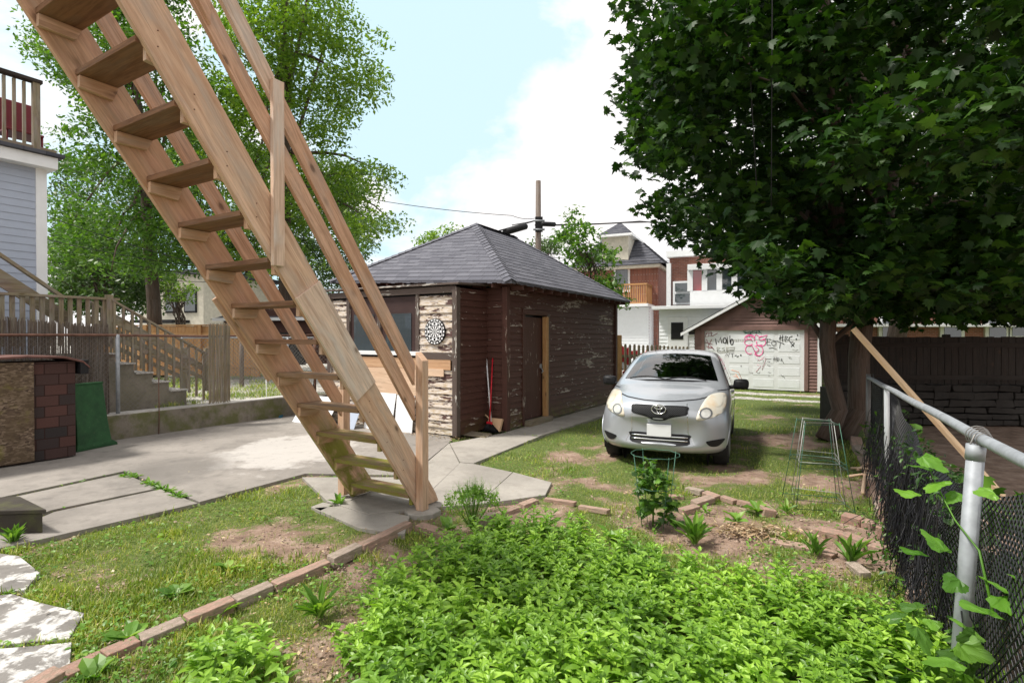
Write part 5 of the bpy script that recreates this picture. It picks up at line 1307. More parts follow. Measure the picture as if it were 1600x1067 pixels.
for mirr in (False, True):
    P = mir(HLP) if mirr else HLP
    h_ = patch('headlight', P, 'F', M['lens'], .010, .04, skirt=.01)
    patch('headlight_seal', P, 'F', M['black'], .003, .02, parent=h_, skirt=0, hole=shrink(P, .955))
    C2 = [(.555+.055*cos(t), .745+.05*sin(t)) for t in np.linspace(0, 2*pi, 17)[:-1]]
    C1 = [(.555+.075*cos(t), .745+.066*sin(t)) for t in np.linspace(0, 2*pi, 17)[:-1]]
    patch('lamp_bezel', mir(C1) if mirr else C1, 'F', M['gunmetal'], .0115, .03, parent=h_, skirt=0)
    patch('bulb_reflector', mir(C2) if mirr else C2, 'F', M['lampwhite'], .0125, .03, parent=h_, skirt=0)
    C3 = [(.685+.05*cos(t), .865+.05*sin(t)) for t in np.linspace(0, 2*pi, 17)[:-1]]
    patch('indicator_lens', mir(C3) if mirr else C3, 'F', M['lens'], .0125, .03, parent=h_, skirt=0)
    fg = smoothpoly([(.575, .405), (.76, .425), (.765, .395), (.70, .335), (.62, .335), (.575, .37)], 3)
    patch('fog_lamp_recess', mir(fg) if mirr else fg, 'F', M['black'], .004, .04, skirt=0)
    sm_ = [(.335, .86), (.352, .60), (.352, .50), (.40, .42), (.43, .35)]
    patch('bumper_crease', mir(strip(sm_, .006)) if mirr else strip(sm_, .006), 'F', M['chrome'], .002, .04, skirt=0)
patch('bonnet_seam', strip([(-.56, .925), (-.45, .905), (-.2, .885), (0, .880), (.2, .885), (.45, .905), (.56, .925)], .009), 'F', M['black'], .004, .04, skirt=0)
GR = smoothpoly([(-.345, .825), (-.15, .835), (0, .83), (.15, .835), (.345, .825), (.35, .775), (.335, .725), (.18, .695), (.06, .655), (0, .648), (-.06, .655), (-.18, .695), (-.335, .725), (-.35, .775)], 3)
def grillemat():
    m, N = newmat('grille_mesh'); p = N.mp(N.coord('Object'), (1, 1, 1), rot=(0, 0, 0))
    sp = N.n('ShaderNodeSeparateXYZ', {0: p})
    a = N.m('ABSOLUTE', N.m('SINE', N.m('MULTIPLY', N.m('ADD', sp.outputs[0], sp.outputs[2]), 130.0))); b_ = N.m('ABSOLUTE', N.m('SINE', N.m('MULTIPLY', N.m('SUBTRACT', sp.outputs[0], sp.outputs[2]), 130.0)))
    c = N.mix(N.ramp(N.m('MINIMUM', a, b_), [(.25, 1), (.45, 0)]), (.004, .004, .005), (.05, .052, .055)); finish(N, c, .6, spec=.15); return m
M['grille'] = grillemat()
gr_ = patch('grille', GR, 'F', M['grille'], .006, .04, skirt=.01)
patch('grille_rim', GR, 'F', M['black'], .009, .012, parent=gr_, skirt=0, hole=shrink(GR, .95))
LG = smoothpoly([(-.365, .475), (0, .475), (.365, .475), (.37, .42), (.345, .345), (0, .33), (-.345, .345), (-.37, .42)], 3)
lg_ = patch('lower_grille', LG, 'F', M['black'], .004, .04, skirt=0)
for z in (.385, .43): patch('grille_bar', [(-.35, z), (.35, z), (.35, z+.016), (-.35, z+.016)], 'F', M['chrome'], .014, .05, parent=lg_)
# emblem: three interlocking ovals
eh = bvh.ray_cast(V((0, -3, .785)), V((0, 1, 0)))[0]
def oval(a, b, cx, cz, n=28): return [cw((eh.x+cx+a*cos(t), eh.y-.018+.0, .79+cz+b*sin(t))) for t in np.linspace(0, 2*pi, n+1)]
b = MB(); b.tube(oval(.088, .060, 0, 0), .0075, 6, cap=False); b.tube(oval(.052, .020, 0, .022), .006, 6, cap=False); b.tube(oval(.022, .050, 0, .002), .006, 6, cap=False)
b.build('emblem', M['chrome'], car)
b = MB(); hp = [bvh.ray_cast(V((x, -3, z)), V((0, 1, 0)))[0] for x, z in ((-.152, .545), (.152, .545))]
yy = min(q.y for q in hp)-.03
b.ob(cw((0, yy, .515)), cw((1, 0, 0))*0+(cw((.152, 0, 0))-cw((0, 0, 0))), (cw((0, .006, 0))-cw((0, 0, 0))), UP*.078)
b.build('licence_plate', M['platewhite'], car, .004)
# mirrors, wipers, aerial
for sx in (-1, 1):
    b = MB(); c_ = V((sx*.955, .60, 1.03))
    P = [(-.085, -.06), (.07, -.065), (.10, -.03), (.10, .04), (.06, .075), (-.07, .07), (-.10, .03)]
    P = smoothpoly([(sx*a, z) for a, z in P], 3); n = len(P); vs_ = []
    for (yk, sc) in ((-.07, .45), (-.055, .78), (-.02, .97), (.03, 1.0), (.05, .95)): vs_ += [cw((c_.x+a*sc, c_.y+yk+abs(a)*.15, c_.z+z*sc)) for a, z in P]
    b.add(vs_, [(k*n+i, k*n+(i+1) % n, (k+1)*n+(i+1) % n, (k+1)*n+i) for k in range(4) for i in range(n)]+[tuple(range(n))[::-1], tuple(range(4*n, 5*n))], smooth=True)
    b.tube([cw((sx*.80, .60, .985)), cw((sx*.89, .60, 1.0))], [.03, .025], 8)
    mo = b.build('wing_mirror', M['black'], car)
for x0, x1 in ((.50, -.06), (-.06, -.58)):
    pts = []
    for k in range(7):
        t = k/6; x = x0+(x1-x0)*t; z = 1.085+.035*sin(t*pi)+.012
        h = bvh.ray_cast(V((x, -3, z)), V((0, 1, 0)))[0]; pts.append(cw((x, h.y-.018, z)))
    MB().tube(pts, .008, 5).build('wiper', M['black'], car)
ch = bvh.ray_cast(V((0, -3, 1.09)), V((0, 1, 0)))[0]
b = MB(); b.tube([cw((-.58, ch.y+.06, 1.072)), cw((-.3, ch.y-.01, 1.085)), cw((0, ch.y-.03, 1.09)), cw((.3, ch.y-.01, 1.085)), cw((.58, ch.y+.06, 1.072))], .02, 6, flat=.5); b.build('cowl', M['black'], car)
rt = bvh.ray_cast(V((-.35, 1.3, 3)), V((0, 0, -1)))[0]
MB().tube([cw((rt.x, rt.y, rt.z-.01)), cw((rt.x-.02, rt.y+.10, rt.z+.22))], [.006, .003], 5).build('aerial', M['black'], car)
tl = smoothpoly([(.60, .78), (.71, .80), (.70, 1.0), (.62, 1.08), (.56, .95)], 3)
for P in (tl, mir(tl)): patch('tail_lamp', P, 'R', M['tail'], .006, .05)
# cabin
b = MB(); ax = [cw((1, 0, 0))-cw((0, 0, 0)), cw((0, 1, 0))-cw((0, 0, 0))]
MB().ob(cw((0, .62, .90)), ax[0]*.66, ax[1]*.26, UP*.12).build('dashboard', M['seat'], car, .04)
MB().ob(cw((0, 1.5, .42)), ax[0]*.70, ax[1]*1.1, UP*.12).build('cabin_floor', M['seat'], car)
for sx in (-1, 1):
    st_ = MB().ob(cw((sx*.35, 1.28, .62)), ax[0]*.24, ax[1]*.26, UP*.08).build('seat', M['seat'], car, .04)
    b = MB(); b.ob(cw((sx*.35, 1.52, .93)), ax[0]*.235, ax[1]*.05+UP*-.02, UP*.28+ax[1]*.05); b.build('backrest', M['seat'], st_, .04)
    MB().ob(cw((sx*.35, 1.60, 1.285)), ax[0]*.13, ax[1]*.045, UP*.085).build('headrest', M['seat'], st_, .03)
b = MB(); b.ob(cw((0, 2.25, .85)), ax[0]*.62, ax[1]*.06, UP*.28); b.build('rear_bench', M['seat'], car, .04)
cc_ = V((.36, .93, .97)); b = MB()
b.tube([cw((cc_.x+.185*cos(t), cc_.y+.06*sin(t)*-1, cc_.z+.175*sin(t))) for t in np.linspace(0, 2*pi, 25)], .014, 6, cap=False); b.tube([cw((cc_.x-.18, cc_.y, cc_.z)), cw((cc_.x+.18, cc_.y, cc_.z))], .016, 6)
b.build('steering_wheel', M['black'], car)

# ------------------------------------------------------------------ far right: dark fence, stone wall, brick houses
rf = empty('board_fence', (9, 10.4, 0), 'tall dark shaded board fence standing above the stone wall on the right', 'fence')
f0 = V((6.35, 10.9, 0)); f1 = V((14.0, 10.2, 0))
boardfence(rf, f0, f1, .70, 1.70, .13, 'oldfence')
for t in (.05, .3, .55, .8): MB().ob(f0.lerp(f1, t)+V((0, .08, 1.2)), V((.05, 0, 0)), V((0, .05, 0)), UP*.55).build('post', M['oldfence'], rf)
swl = empty('stone_wall', (9, 10.3, 0), 'low dry stone retaining wall below the dark board fence', 'wall')
b = MB(); d_ = (f1-f0).normalized(); L = (f1-f0).length; z = 0
while z < .70:
    hh = .10+.05*random.random(); s = 0
    while s < L:
        ww = .22+.30*random.random()
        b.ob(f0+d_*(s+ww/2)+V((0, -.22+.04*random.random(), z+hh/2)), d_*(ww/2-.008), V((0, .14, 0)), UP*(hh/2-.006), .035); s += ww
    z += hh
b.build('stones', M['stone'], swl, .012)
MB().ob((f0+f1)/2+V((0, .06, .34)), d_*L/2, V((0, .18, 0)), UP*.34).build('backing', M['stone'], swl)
rb = empty('brick_house', (15, 26, 0), 'red brick house with white windows behind the dark fence on the right', 'house')
for (x0, x1, yy_, zt_) in ((12.2, 26, 24.5, 5.5),):
    MB().ob(V(((x0+x1)/2, yy_+3, zt_/2)), V(((x1-x0)/2, 0, 0)), V((0, 3, 0)), UP*zt_/2).build('wall', M['brick'], rb)
    MB().ob(V(((x0+x1)/2, yy_+3, zt_+.1)), V(((x1-x0)/2+.4, 0, 0)), V((0, 3.4, 0)), UP*.1).build('roof', M['whitepaint'], rb)
    for px, py in ((1420, 470), (1486, 512), (1556, 515), (1592, 505), (1390, 516), (1530, 445), (1460, 450)):
        q = at(px, py, yy_); f = MB().ob(q-V((0, .04, 0)), V((.55, 0, 0)), V((0, .05, 0)), UP*.75).build('window', M['whitepaint'], rb); MB().ob(q-V((0, .1, 0)), V((.38, 0, 0)), V((0, .01, 0)), UP*.58).build('pane', M['winglass'], f)
    MB().ob(V(((x0+x1)/2, yy_-.6, 2.2)), V(((x1-x0)/2, 0, 0)), V((0, .6, 0)), UP*.06).build('porch_roof', M['whitepaint'], rb)

# ------------------------------------------------------------------ trees
def leaf_tpl(kind):
    if kind == 'maple':
        h = [(0, 0), (.20, -.06), (.50, .06), (.36, .18), (.56, .40), (.30, .40), (.30, .62), (.14, .58), (0, 1.0)]
        v = [(x, y, -.22*abs(x)-.12*y*y) for x, y in h]+[(-x, y, -.22*abs(x)-.12*y*y) for x, y in h[1:-1]]
        n = len(h); m_ = len(h)-2
        tr = []
        def side(idx):
            out = []
            for a, b, c in ((0, 1, 2), (0, 2, 3), (0, 3, 5), (3, 4, 5), (0, 5, 7), (5, 6, 7), (0, 7, 8)): out.append((idx[a], idx[b], idx[c]))
            return out
        R_ = list(range(n)); Lx = [0]+[n+i for i in range(m_)]+[n-1]
        tr = side(R_)+[t[::-1] for t in side(Lx)]
        return np.array(v, float), np.array(tr)
    if kind == 'grape':      # rounded toothed leaf, domed between its veins
        vs_ = [(0, .02, .0)]; n_ = 30
        for k in range(n_):
            a = -pi/2+.32+(2*pi-.64)*k/(n_-1); lob = 1+.22*cos(3*(a-pi/2))+.08*cos(5*(a-pi/2))+.045*(1 if k % 2 else -1)
            x = .50*lob*cos(a); y = .46+.52*lob*sin(a); vs_.append((x, y, -.10*abs(x)-.16*(y-.3)**2+.035*sin(5*a)))
        for k in range(n_):
            x, y, z = vs_[1+k]; vs_.append((x*.55, .1+(y-.1)*.6, z*.3+.035*cos(6*(math.atan2(y-.1, x)))))
        fs_ = []
        for k in range(n_-1): fs_ += [(0, 1+n_+k, 2+n_+k), (1+n_+k, 1+k, 2+k), (1+n_+k, 2+k, 2+n_+k)]
        return np.array(vs_, float), np.array(fs_)
    if kind == 'oval':
        v = [(0, 0, 0), (.2, .3, .07), (.2, .65, .03), (0, 1, -.12), (-.2, .3, .07), (-.2, .65, .03), (0, .5, -.02)]
        return np.array(v, float), np.array([(0, 1, 6), (1, 2, 6), (2, 3, 6), (0, 6, 4), (4, 6, 5), (5, 6, 3)])
    v = [(0, 0, 0), (.26, .45, -.06), (0, 1, -.1), (-.26, .45, -.06)]
    return np.array(v, float), np.array([(0, 1, 2), (0, 2, 3)])
def leaves(clumps, per, size, kind, flat=.55, jit=1.0, seedpos=None):
    """clumps: list of (centre, radius)"""
    pos = []; 
    for c, r in clumps:
        n = max(4, int(per*(r**2)*(.7+.6*rng.random())))
        u = rng.normal(size=(n, 3)); u /= np.linalg.norm(u, axis=1)[:, None]; rad = r*rng.random(n)**.42
        p = u*rad[:, None]; p[:, 2] *= flat; pos.append(p+np.array(c))
    pos = np.concatenate(pos); n = len(pos)
    T, F = leaf_tpl(kind)
    rot = rotm(rng.random(n)*6.283, rng.normal(-.35, .45, n)*jit, rng.normal(0, .5, n)*jit)
    sc = size*(.65+.6*rng.random(n))
    return scatter(T, F, pos, rot, sc)
def limbs(par, segs, mat='bark', n=8, name='limb'):
    for i, (pts, rs) in enumerate(segs):
        MB().tube(pts, rs, n).build('trunk' if i == 0 and name == 'limb' else 'limb', M[mat], par)
def curve(a, b, sag=.0, n=6, wob=.06):
    out = []
    for k in range(n+1):
        t = k/n; p = a.lerp(b, t); p.z += sag*4*t*(1-t); 
        if 0 < k < n: p += V([(random.random()-.5)*wob*2 for _ in range(3)])
        out.append(p)
    return out
def tree_px(name, label, poly, Y0, Y1, nc, r0, r1, per, size, mat, base, kind='simple', trunk_r=.22, hubs=5, group=None):
    """crown filling its own depth range, its outline following a measured silhouette at that distance"""
    xs_ = [p[0] for p in poly]; ys_ = [p[1] for p in poly]; cl_ = []
    t_ = 0
    while len(cl_) < nc and t_ < 60000:
        t_ += 1
        px = random.uniform(min(xs_), max(xs_)); py = random.uniform(min(ys_), max(ys_)); Y = random.uniform(Y0, Y1); r = random.uniform(r0, r1)
        rp = r*FP/Y*.55
        if all(inpoly(px+dx*rp, py+dy*rp, poly) for dx, dy in ((0, 0), (1, 0), (-1, 0), (0, 1), (0, -1))):
            cl_.append((tuple(at(px, py, Y)), r))
    e = empty(name, tuple(base), label, 'tree', group)
    top = max(c[0][2] for c in cl_); cxm = sum(c[0][0] for c in cl_)/len(cl_); cym = sum(c[0][1] for c in cl_)/len(cl_)
    fork = V((base.x*.7+cxm*.3, base.y*.7+cym*.3, top*.38))
    tt = V((cxm, cym, top*.8))
    limbs(e, [([base, base.lerp(fork, .5)+V((.05, 0, 0)), fork, fork.lerp(tt, .5)+V((.2, 0, 0)), tt], [trunk_r*1.15, trunk_r*.9, trunk_r*.75, trunk_r*.4, trunk_r*.12])])
    hub = random.sample(cl_, min(hubs*4, len(cl_)))
    for c, r in hub:
        s_ = fork.lerp(tt, random.uniform(0, .75)); MB().tube(curve(s_, V(c), .2, 5, .12), [trunk_r*.32, trunk_r*.26, trunk_r*.2, trunk_r*.15, trunk_r*.1, trunk_r*.05], 6).build('limb', M['bark'], e)
    v, f = leaves(cl_, per, size, kind)
    npmesh('crown', v, f, M[mat], e); return e
tree_px('broadleaf_tree', 'tall light green tree rising behind the staircase railings', [(300, -170), (545, -160), (560, 10), (612, 25), (600, 100), (626, 145), (580, 175), (545, 215), (585, 245), (610, 262), (648, 285), (612, 320), (640, 345), (628, 385), (600, 400), (560, 405), (500, 450), (330, 450), (270, 300), (285, 100)],
        18, 23, 300, .5, 1.1, 230, .17, 'treeA', V((-8.6, 20.5, .4)), trunk_r=.3)
tree_px('broadleaf_tree', 'mid green tree between the pale blue house and the staircase', [(70, 212), (105, 170), (85, 120), (30, 100), (60, -60), (300, -60), (330, 120), (330, 330), (345, 420), (300, 440), (200, 450), (75, 440)],
        14.5, 19, 270, .45, .95, 230, .15, 'treeB', V((-11.5, 17.5, .4)), trunk_r=.22)
tree_px('broadleaf_tree', 'dark dense tree mass rising behind the cream building', [(80, 240), (300, 200), (560, 230), (600, 420), (545, 470), (440, 480), (360, 470), (335, 440), (300, 425), (225, 428), (220, 500), (80, 500)],
        33, 38, 330, .9, 1.6, 110, .24, 'treeD', V((-16, 35, .4)), trunk_r=.3)
tree_px('young_tree', 'small bright tree in front of the cream building above the cedar fence', [(240, 440), (262, 415), (300, 420), (312, 460), (298, 482), (255, 480)], 20, 21.5, 22, .25, .5, 300, .15, 'treeA', V((-12.5, 20.8, .4)), trunk_r=.08)
tree_px('broadleaf_tree', 'dark dense tree at the left behind the porch stairs', [(70, 330), (190, 300), (260, 420), (262, 500), (70, 505)], 20, 24, 120, .6, 1.1, 130, .2, 'treeD', V((-16.5, 22, .4)), trunk_r=.2)
tree_px('young_tree', 'young maple beside the utility pole between shed roof and brick house', [(868, 345), (895, 318), (930, 332), (950, 370), (975, 400), (978, 440), (995, 490), (960, 482), (940, 455), (905, 430), (875, 400), (862, 372)], 18, 20.5, 60, .3, .6, 210, .19, 'treeB', V((2.9, 19.4, 0)), trunk_r=.09)
tree_px('distant_tree', 'pale distant treetop just above the shed roof', [(640, 372), (690, 352), (705, 345), (722, 350), (712, 366), (660, 385), (640, 390)], 34, 37, 26, .35, .8, 60, .26, 'treeA', V((-4.3, 36, 0)), trunk_r=.15)
tree_px('distant_tree', 'dark treetop behind the cable splice case beside the pole', [(820, 372), (850, 362), (880, 366), (880, 400), (835, 400)], 40, 43, 24, .6, 1.0, 50, .3, 'treeD', V((2.2, 42, 0)), trunk_r=.15)
tree_px('broadleaf_tree', 'dark tree beyond the board fence at the right edge', [(1180, 60), (1330, -200), (1900, -200), (1900, 440), (1500, 470), (1420, 440), (1330, 440), (1220, 330)], 15, 20, 150, .9, 1.5, 90, .22, 'treeD', V((12.5, 18, 0)), trunk_r=.28)

# the big maple over the right side
mp_ = empty('maple_tree', (5.5, 9.0, 0), 'large dark leaved maple with two trunks overhanging the right side of the yard', 'tree')
t1 = G(1332, 684); t2 = G(1346, 680)
A0 = V((5.22, 9.0, -.02)); B0 = V((5.62, 9.25, -.02))
h1 = [A0, at(1312, 640, 9.0), at(1298, 590, 9.0), at(1292, 540, 9.0), at(1296, 470, 8.9), at(1310, 380, 8.7), at(1300, 250, 8.4), at(1290, 60, 8.2), at(1290, -200, 8.2)]
limbs(mp_, [(h1, [.17, .125, .12, .12, .13, .12, .10, .07, .03])])
h2 = [B0, at(1342, 640, 9.2), at(1342, 560, 9.2), at(1350, 480, 9.2), at(1375, 370, 9.0), at(1390, 260, 8.8), at(1400, 60, 8.6), at(1410, -250, 8.4)]
MB().tube(h2, [.22, .17, .16, .16, .17, .15, .11, .04], 12).build('trunk', M['bark'], mp_)
MPOLY = [(958, -20), (940, 12), (962, 40), (935, 62), (975, 90), (938, 150), (948, 176), (990, 195), (955, 240), (968, 275), (1000, 300), (985, 335), (1035, 372), (1050, 402), (1075, 425), (1120, 440), (1165, 452), (1175, 490), (1200, 500), (1240, 535), (1262, 505), (1290, 528), (1318, 500), (1350, 532), (1385, 498), (1420, 526), (1465, 500), (1500, 524), (1540, 500), (1580, 526), (1620, 510), (1800, 520), (1900, 560), (1900, -500), (940, -500)]
cl_ = []; t_ = 0
while len(cl_) < 640 and t_ < 200000:
    t_ += 1
    p = V((random.uniform(-1, 1), random.uniform(-1, 1), random.uniform(-1, 1)))
    if p.length > 1 or p.length < .35: continue
    q = V((7.2+p.x*6.4, 8.8+p.y*4.8, 5.2+p.z*4.2)); r = random.uniform(.35, .75)
    if q.z < 1.75: continue
    if q.y < 3.6: continue
    px, py = proj(*q); rp = r*FP/q.y*.72
    if all(inpoly(px+dx*rp, py+dy*rp, MPOLY) for dx, dy in ((0, 0), (1, 0), (-1, 0), (0, 1), (0, -1), (.7, .7), (-.7, .7))): cl_.append((tuple(q), r))
# drooping outer sprays that close the lower edge and the left edge of the crown
for i in range(300):
    for _ in range(40):
        if i < 80: px, py = random.uniform(940, 1250), random.uniform(0, 520)
        else: px, py = random.uniform(1150, 1640), random.uniform(330, 528)
        Y = random.uniform(6.5, 10.5) if i < 80 else random.uniform(5.5, 11.5)
        r = random.uniform(.22, .42); rp = r*FP/Y*.8
        q = at(px, py, Y)
        if q.z < 1.7: continue
        if all(inpoly(px+dx*rp, py+dy*rp, MPOLY) for dx, dy in ((0, 0), (1, 0), (-1, 0), (0, 1), (0, -1))): cl_.append((tuple(q), r)); break
for i in range(330):
    for _ in range(30):
        px, py = random.uniform(1290, 1720), random.uniform(395, 535); Y = random.uniform(7.0, 10.2) if i < 230 else random.uniform(10.8, 13.5); r = random.uniform(.3, .5); rp = r*FP/Y*.7
        q = at(px, py, Y)
        if q.z > 1.75 and all(inpoly(px+dx*rp, py+dy*rp, MPOLY) for dx, dy in ((0, 0), (1, 0), (-1, 0), (0, 1))): cl_.append((tuple(q), r)); break
for i in range(46):
    c = V(cl_[int(random.random()*len(cl_))][0]); tr_ = h1 if i % 2 else h2; s_ = tr_[3+int(random.random()*4)]
    if (c-s_).length > 5.5: continue
    MB().tube(curve(s_, c, .25, 6, .15), [.05, .042, .035, .028, .02, .012, .006], 6).build('limb', M['bark'], mp_)
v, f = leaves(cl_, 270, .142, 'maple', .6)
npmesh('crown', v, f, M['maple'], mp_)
print('maple leaves', len(f)//14)

# ------------------------------------------------------------------ right chain link fence with vines
FA = V((1.35, 1.05, 0)); FB = V((4.98, 7.55, 0)); fd = (FB-FA).normalized(); fn = V((-fd.y, fd.x, 0)); fL = (FB-FA).length
def fp(t, n=0, z=0): return FA+fd*t+fn*n+UP*z           # fn points to our side
def ft(Y): return (Y-FA.y)/fd.y
rfz = lambda t: 1.27-.14*t/fL
cf2 = empty('chain_link_fence', tuple(fp(1.5)), 'galvanised chain link fence with black mesh and vines along the right side of the yard', 'fence')
MB().tube([fp(t, 0, rfz(t)+.004*sin(t*3)) for t in np.linspace(0, fL, 14)], .025, 12).build('top_rail', M['galv'], cf2)
tp1 = ft(2.45); tp2 = ft(5.75)
MB().tube([fp(tp1-.05, .10, -.1), fp(tp1, .02, rfz(tp1)-.045)], .034, 14).build('post', M['galv'], cf2)
b = MB(); b.tube([fp(tp1, .024, rfz(tp1)-.10), fp(tp1, .02, rfz(tp1)-.03)], .037, 14).build('post_cap', M['galv'], cf2)
MB().tube([fp(tp2, -.02, -.1), fp(tp2, -.01, rfz(tp2)-.02)], .026, 10).build('post', M['whitepaint'], cf2)
MB().tube([fp(fL, 0, -.1), fp(fL, 0, rfz(fL)+.05)], .03, 10).build('post', M['wire'], cf2)
b = MB()
for k in range(5):
    rr_ = .030+.004*k; b.tube([fp(tp1-.05+.03*k, cos(a)*rr_, rfz(tp1)+sin(a)*rr_) for a in np.linspace(0, 2*pi, 14)], .0022, 4, cap=False)
b.tube([fp(tp1-.03, .03, rfz(tp1)+.02), fp(tp1+.0, .055, rfz(tp1)-.07), fp(tp1, .04, rfz(tp1)-.2)], .004, 5)
b.build('tie_wire', M['wire'], cf2)
def warp(p, t, h):
    k = math.exp(-((t-3.0)/1.6)**2); z = h/1.15
    return p+fn*((.16*k*(1-z)+.03*sin(t*5+h*4))*(1-z*.6))+fd*(.05*sin(h*6+t*2))+UP*(-.34*k*z*z+.02*sin(t*7))
b = MB(); zigfence(b, fp(0, -.045), fp(fL, -.045), .03, 1.17, .055, .0042, warp, 3, 10); b.build('wire_mesh', M['blackmesh'], cf2)
b = MB()
for k in range(330):       # loose strands of torn netting bunched along the mesh
    t = random.gauss(ft(4.0), .55) if k % 3 else random.uniform(1.5, 6.5); pts = []; z = random.uniform(.4, .85); n = .04+random.random()*.05
    for q in range(8): pts.append(fp(t, n, max(z, .03))); z -= random.uniform(.04, .13); t += random.uniform(-.05, .03); n += random.uniform(-.02, .035)
    b.tube(pts, .0035, 3, cap=False)
b.build('torn_netting', M['blackmesh'], cf2)
# vines on the fence
def vine(name, lab, cl_, per, size, kind, mat, cat='vine'):
    e = empty(name, cl_[0][0], lab, cat)
    v, f = leaves(cl_, per, size, kind, .9, 1.2); npmesh('leaves', v, f, M[mat], e)
    b = MB()
    for c, r in cl_[::2]:
        c = V(c); b.tube(curve(V((c.x+random.uniform(-.2, .2), c.y+random.uniform(-.2, .2), 0)), c, .05, 6, .05), .0028, 4, cap=False)
    b.build('stems', M['oldfence'], e); return e
cv = [(tuple(fp(ft(random.uniform(3.0, 4.9)), random.uniform(-.22, -.03), random.uniform(.10, .78))), random.uniform(.08, .15)) for _ in range(190)]
vine('climbing_vine', 'dark green vine woven through the sagging black mesh between the fence posts', cv, 1700, .05, 'oval', 'vinedk')
cv = [(tuple(fp(ft(random.uniform(3.0, 4.6)), random.uniform(.03, .09), random.uniform(.15, 1.0))), random.uniform(.05, .10)) for _ in range(30)]
vine('climbing_vine', 'small dark vine tendrils hanging on the near face of the black mesh', cv, 1500, .045, 'oval', 'vinedk')
cv = [(tuple(fp(ft(random.uniform(5.2, 7.3)), random.uniform(-.2, .04), random.uniform(.05, .95))), random.uniform(.08, .16)) for _ in range(30)]
vine('climbing_vine', 'vine at the far end of the right fence beside the maple trunks', cv, 800, .075, 'maple', 'vine')
cv = [(tuple(fp(ft(random.uniform(2.7, 4.8)), random.uniform(.06, .26), random.uniform(.02, .20))), random.uniform(.07, .13)) for _ in range(26)]
vine('weed_cluster', 'low leafy weeds growing along the foot of the right fence', cv, 1200, .045, 'oval', 'vine', 'weeds')
cv = [(tuple(fp(ft(random.uniform(1.5, 3.4)), random.uniform(-.9, -.08), random.uniform(.1, .95))), random.uniform(.12, .22)) for _ in range(46)]
vine('climbing_vine', 'leafy vine thicket outside the right fence behind the thick post', cv, 330, .11, 'maple', 'vine')
cv = [(tuple(fp(ft(random.uniform(1.55, 2.6)), random.uniform(.02, .30), random.uniform(.05, .42))), random.uniform(.10, .18)) for _ in range(22)]
vine('broad_leaf_vine', 'broad leaved vine at the foot of the thick fence post in the lower right corner', cv, 420, .105, 'grape', 'vine')
# bright shoot in front of the mesh
sh = empty('vine_shoot', tuple(G(1530, 1000)), 'bright green vine shoot with large leaves rising beside the thick fence post', 'vine')
sp0 = at(1560, 1010, 2.35); pts = [sp0, at(1530, 880, 2.5), at(1500, 800, 2.62), at(1462, 765, 2.7), at(1452, 740, 2.72)]
pts = [at(1552, 960, 2.2), at(1530, 860, 2.35), at(1492, 812, 2.5), at(1470, 770, 2.62), at(1450, 728, 2.7)]
MB().tube(pts, [.006, .005, .004, .003, .002], 5).build('stem', M['grape'], sh)
lp = [(1440, 712, 2.7, .105), (1455, 733, 2.72, .09), (1468, 752, 2.65, .11), (1432, 775, 2.6, .09), (1500, 770, 2.6, .08), (1478, 862, 2.45, .11), (1440, 867, 2.5, .10), (1500, 905, 2.4, .09), (1555, 770, 2.3, .07), (1540, 905, 2.25, .12), (1568, 930, 2.2, .15), (1590, 905, 2.1, .13), (1545, 960, 2.1, .13)]
pos = np.array([tuple(at(a, b_, c)) for a, b_, c, d in lp]); T, F = leaf_tpl('maple'); n = len(lp); T, F = leaf_tpl('grape')
v, f = scatter(T, F, pos, rotm(rng.random(n)*6.28, rng.normal(-.1, .3, n), rng.normal(0, .3, n)), np.array([d*1.05 for *_, d in lp])); npmesh('leaves', v, f, M['grape'], sh)
# leaning board
bd = MB().board(V((5.12, 5.62, .03)), V((4.10, 6.50, 1.80)), V((.62, .60, .20)).normalized()*.050, V((.3, -.3, .3)).normalized()*.02).build('leaning_board', M['pine'], None, .003)
tag(bd, 'new pale pine board leaning diagonally behind the right chain link fence', 'board')

# ------------------------------------------------------------------ edging bricks
bm0 = MB().ob((0, 0, 0), V((.5, 0, 0)), V((0, .5, 0)), V((0, 0, .5)), .07); proto = bm0.build('edging_brick', M['ebrick'], None)
mdb = proto.modifiers.new('bevel', 'BEVEL'); mdb.width = .07; mdb.segments = 2
bricks = []; first = True
def brick(x1, y1, x2, y2, w, h, lab, grp, z=0.0, tilt=0, name='edging_brick'):
    global first
    a = G(x1, y1); c = G(x2, y2); o = proto if first else proto.copy()
    if not first: C.objects.link(o)
    first = False; o.name = name
    m_ = (a+c)/2; o.location = (m_.x, m_.y, z+h/2-.012); o.scale = ((c-a).length*.97, w, h)
    o.location.z += random.uniform(-.034, -.006); o.rotation_euler = (random.uniform(-.13, .13)+tilt, random.uniform(-.05, .05), random.uniform(-.05, .05)+ math.atan2(c.y-a.y, c.x-a.x)); tag(o, lab, 'brick', grp); return o
ed = [(20, 1105), (95, 1062), (160, 1032), (215, 1006), (288, 978), (365, 946), (424, 921), (515, 882), (562, 860), (640, 820)]
wh_l = ['long pinkish edging block at the lower left end of the curved row', 'second edging block from the lower left end of the curved row', 'third edging block from the lower left end of the curved row', 'fourth edging block of the curved row, just above the mint cluster', 'fifth edging block of the curved row, mid lawn', 'sixth edging block of the curved row, short one', 'seventh edging block of the curved row, long and pale', 'eighth edging block of the curved row, short and greyish', 'last edging block of the curved row beside the stair post']
for k in range(9): brick(*ed[k], *ed[k+1], .095, .085, wh_l[k], 'edging blocks of the curved row')
G2 = 'bricks edging the garden beds'
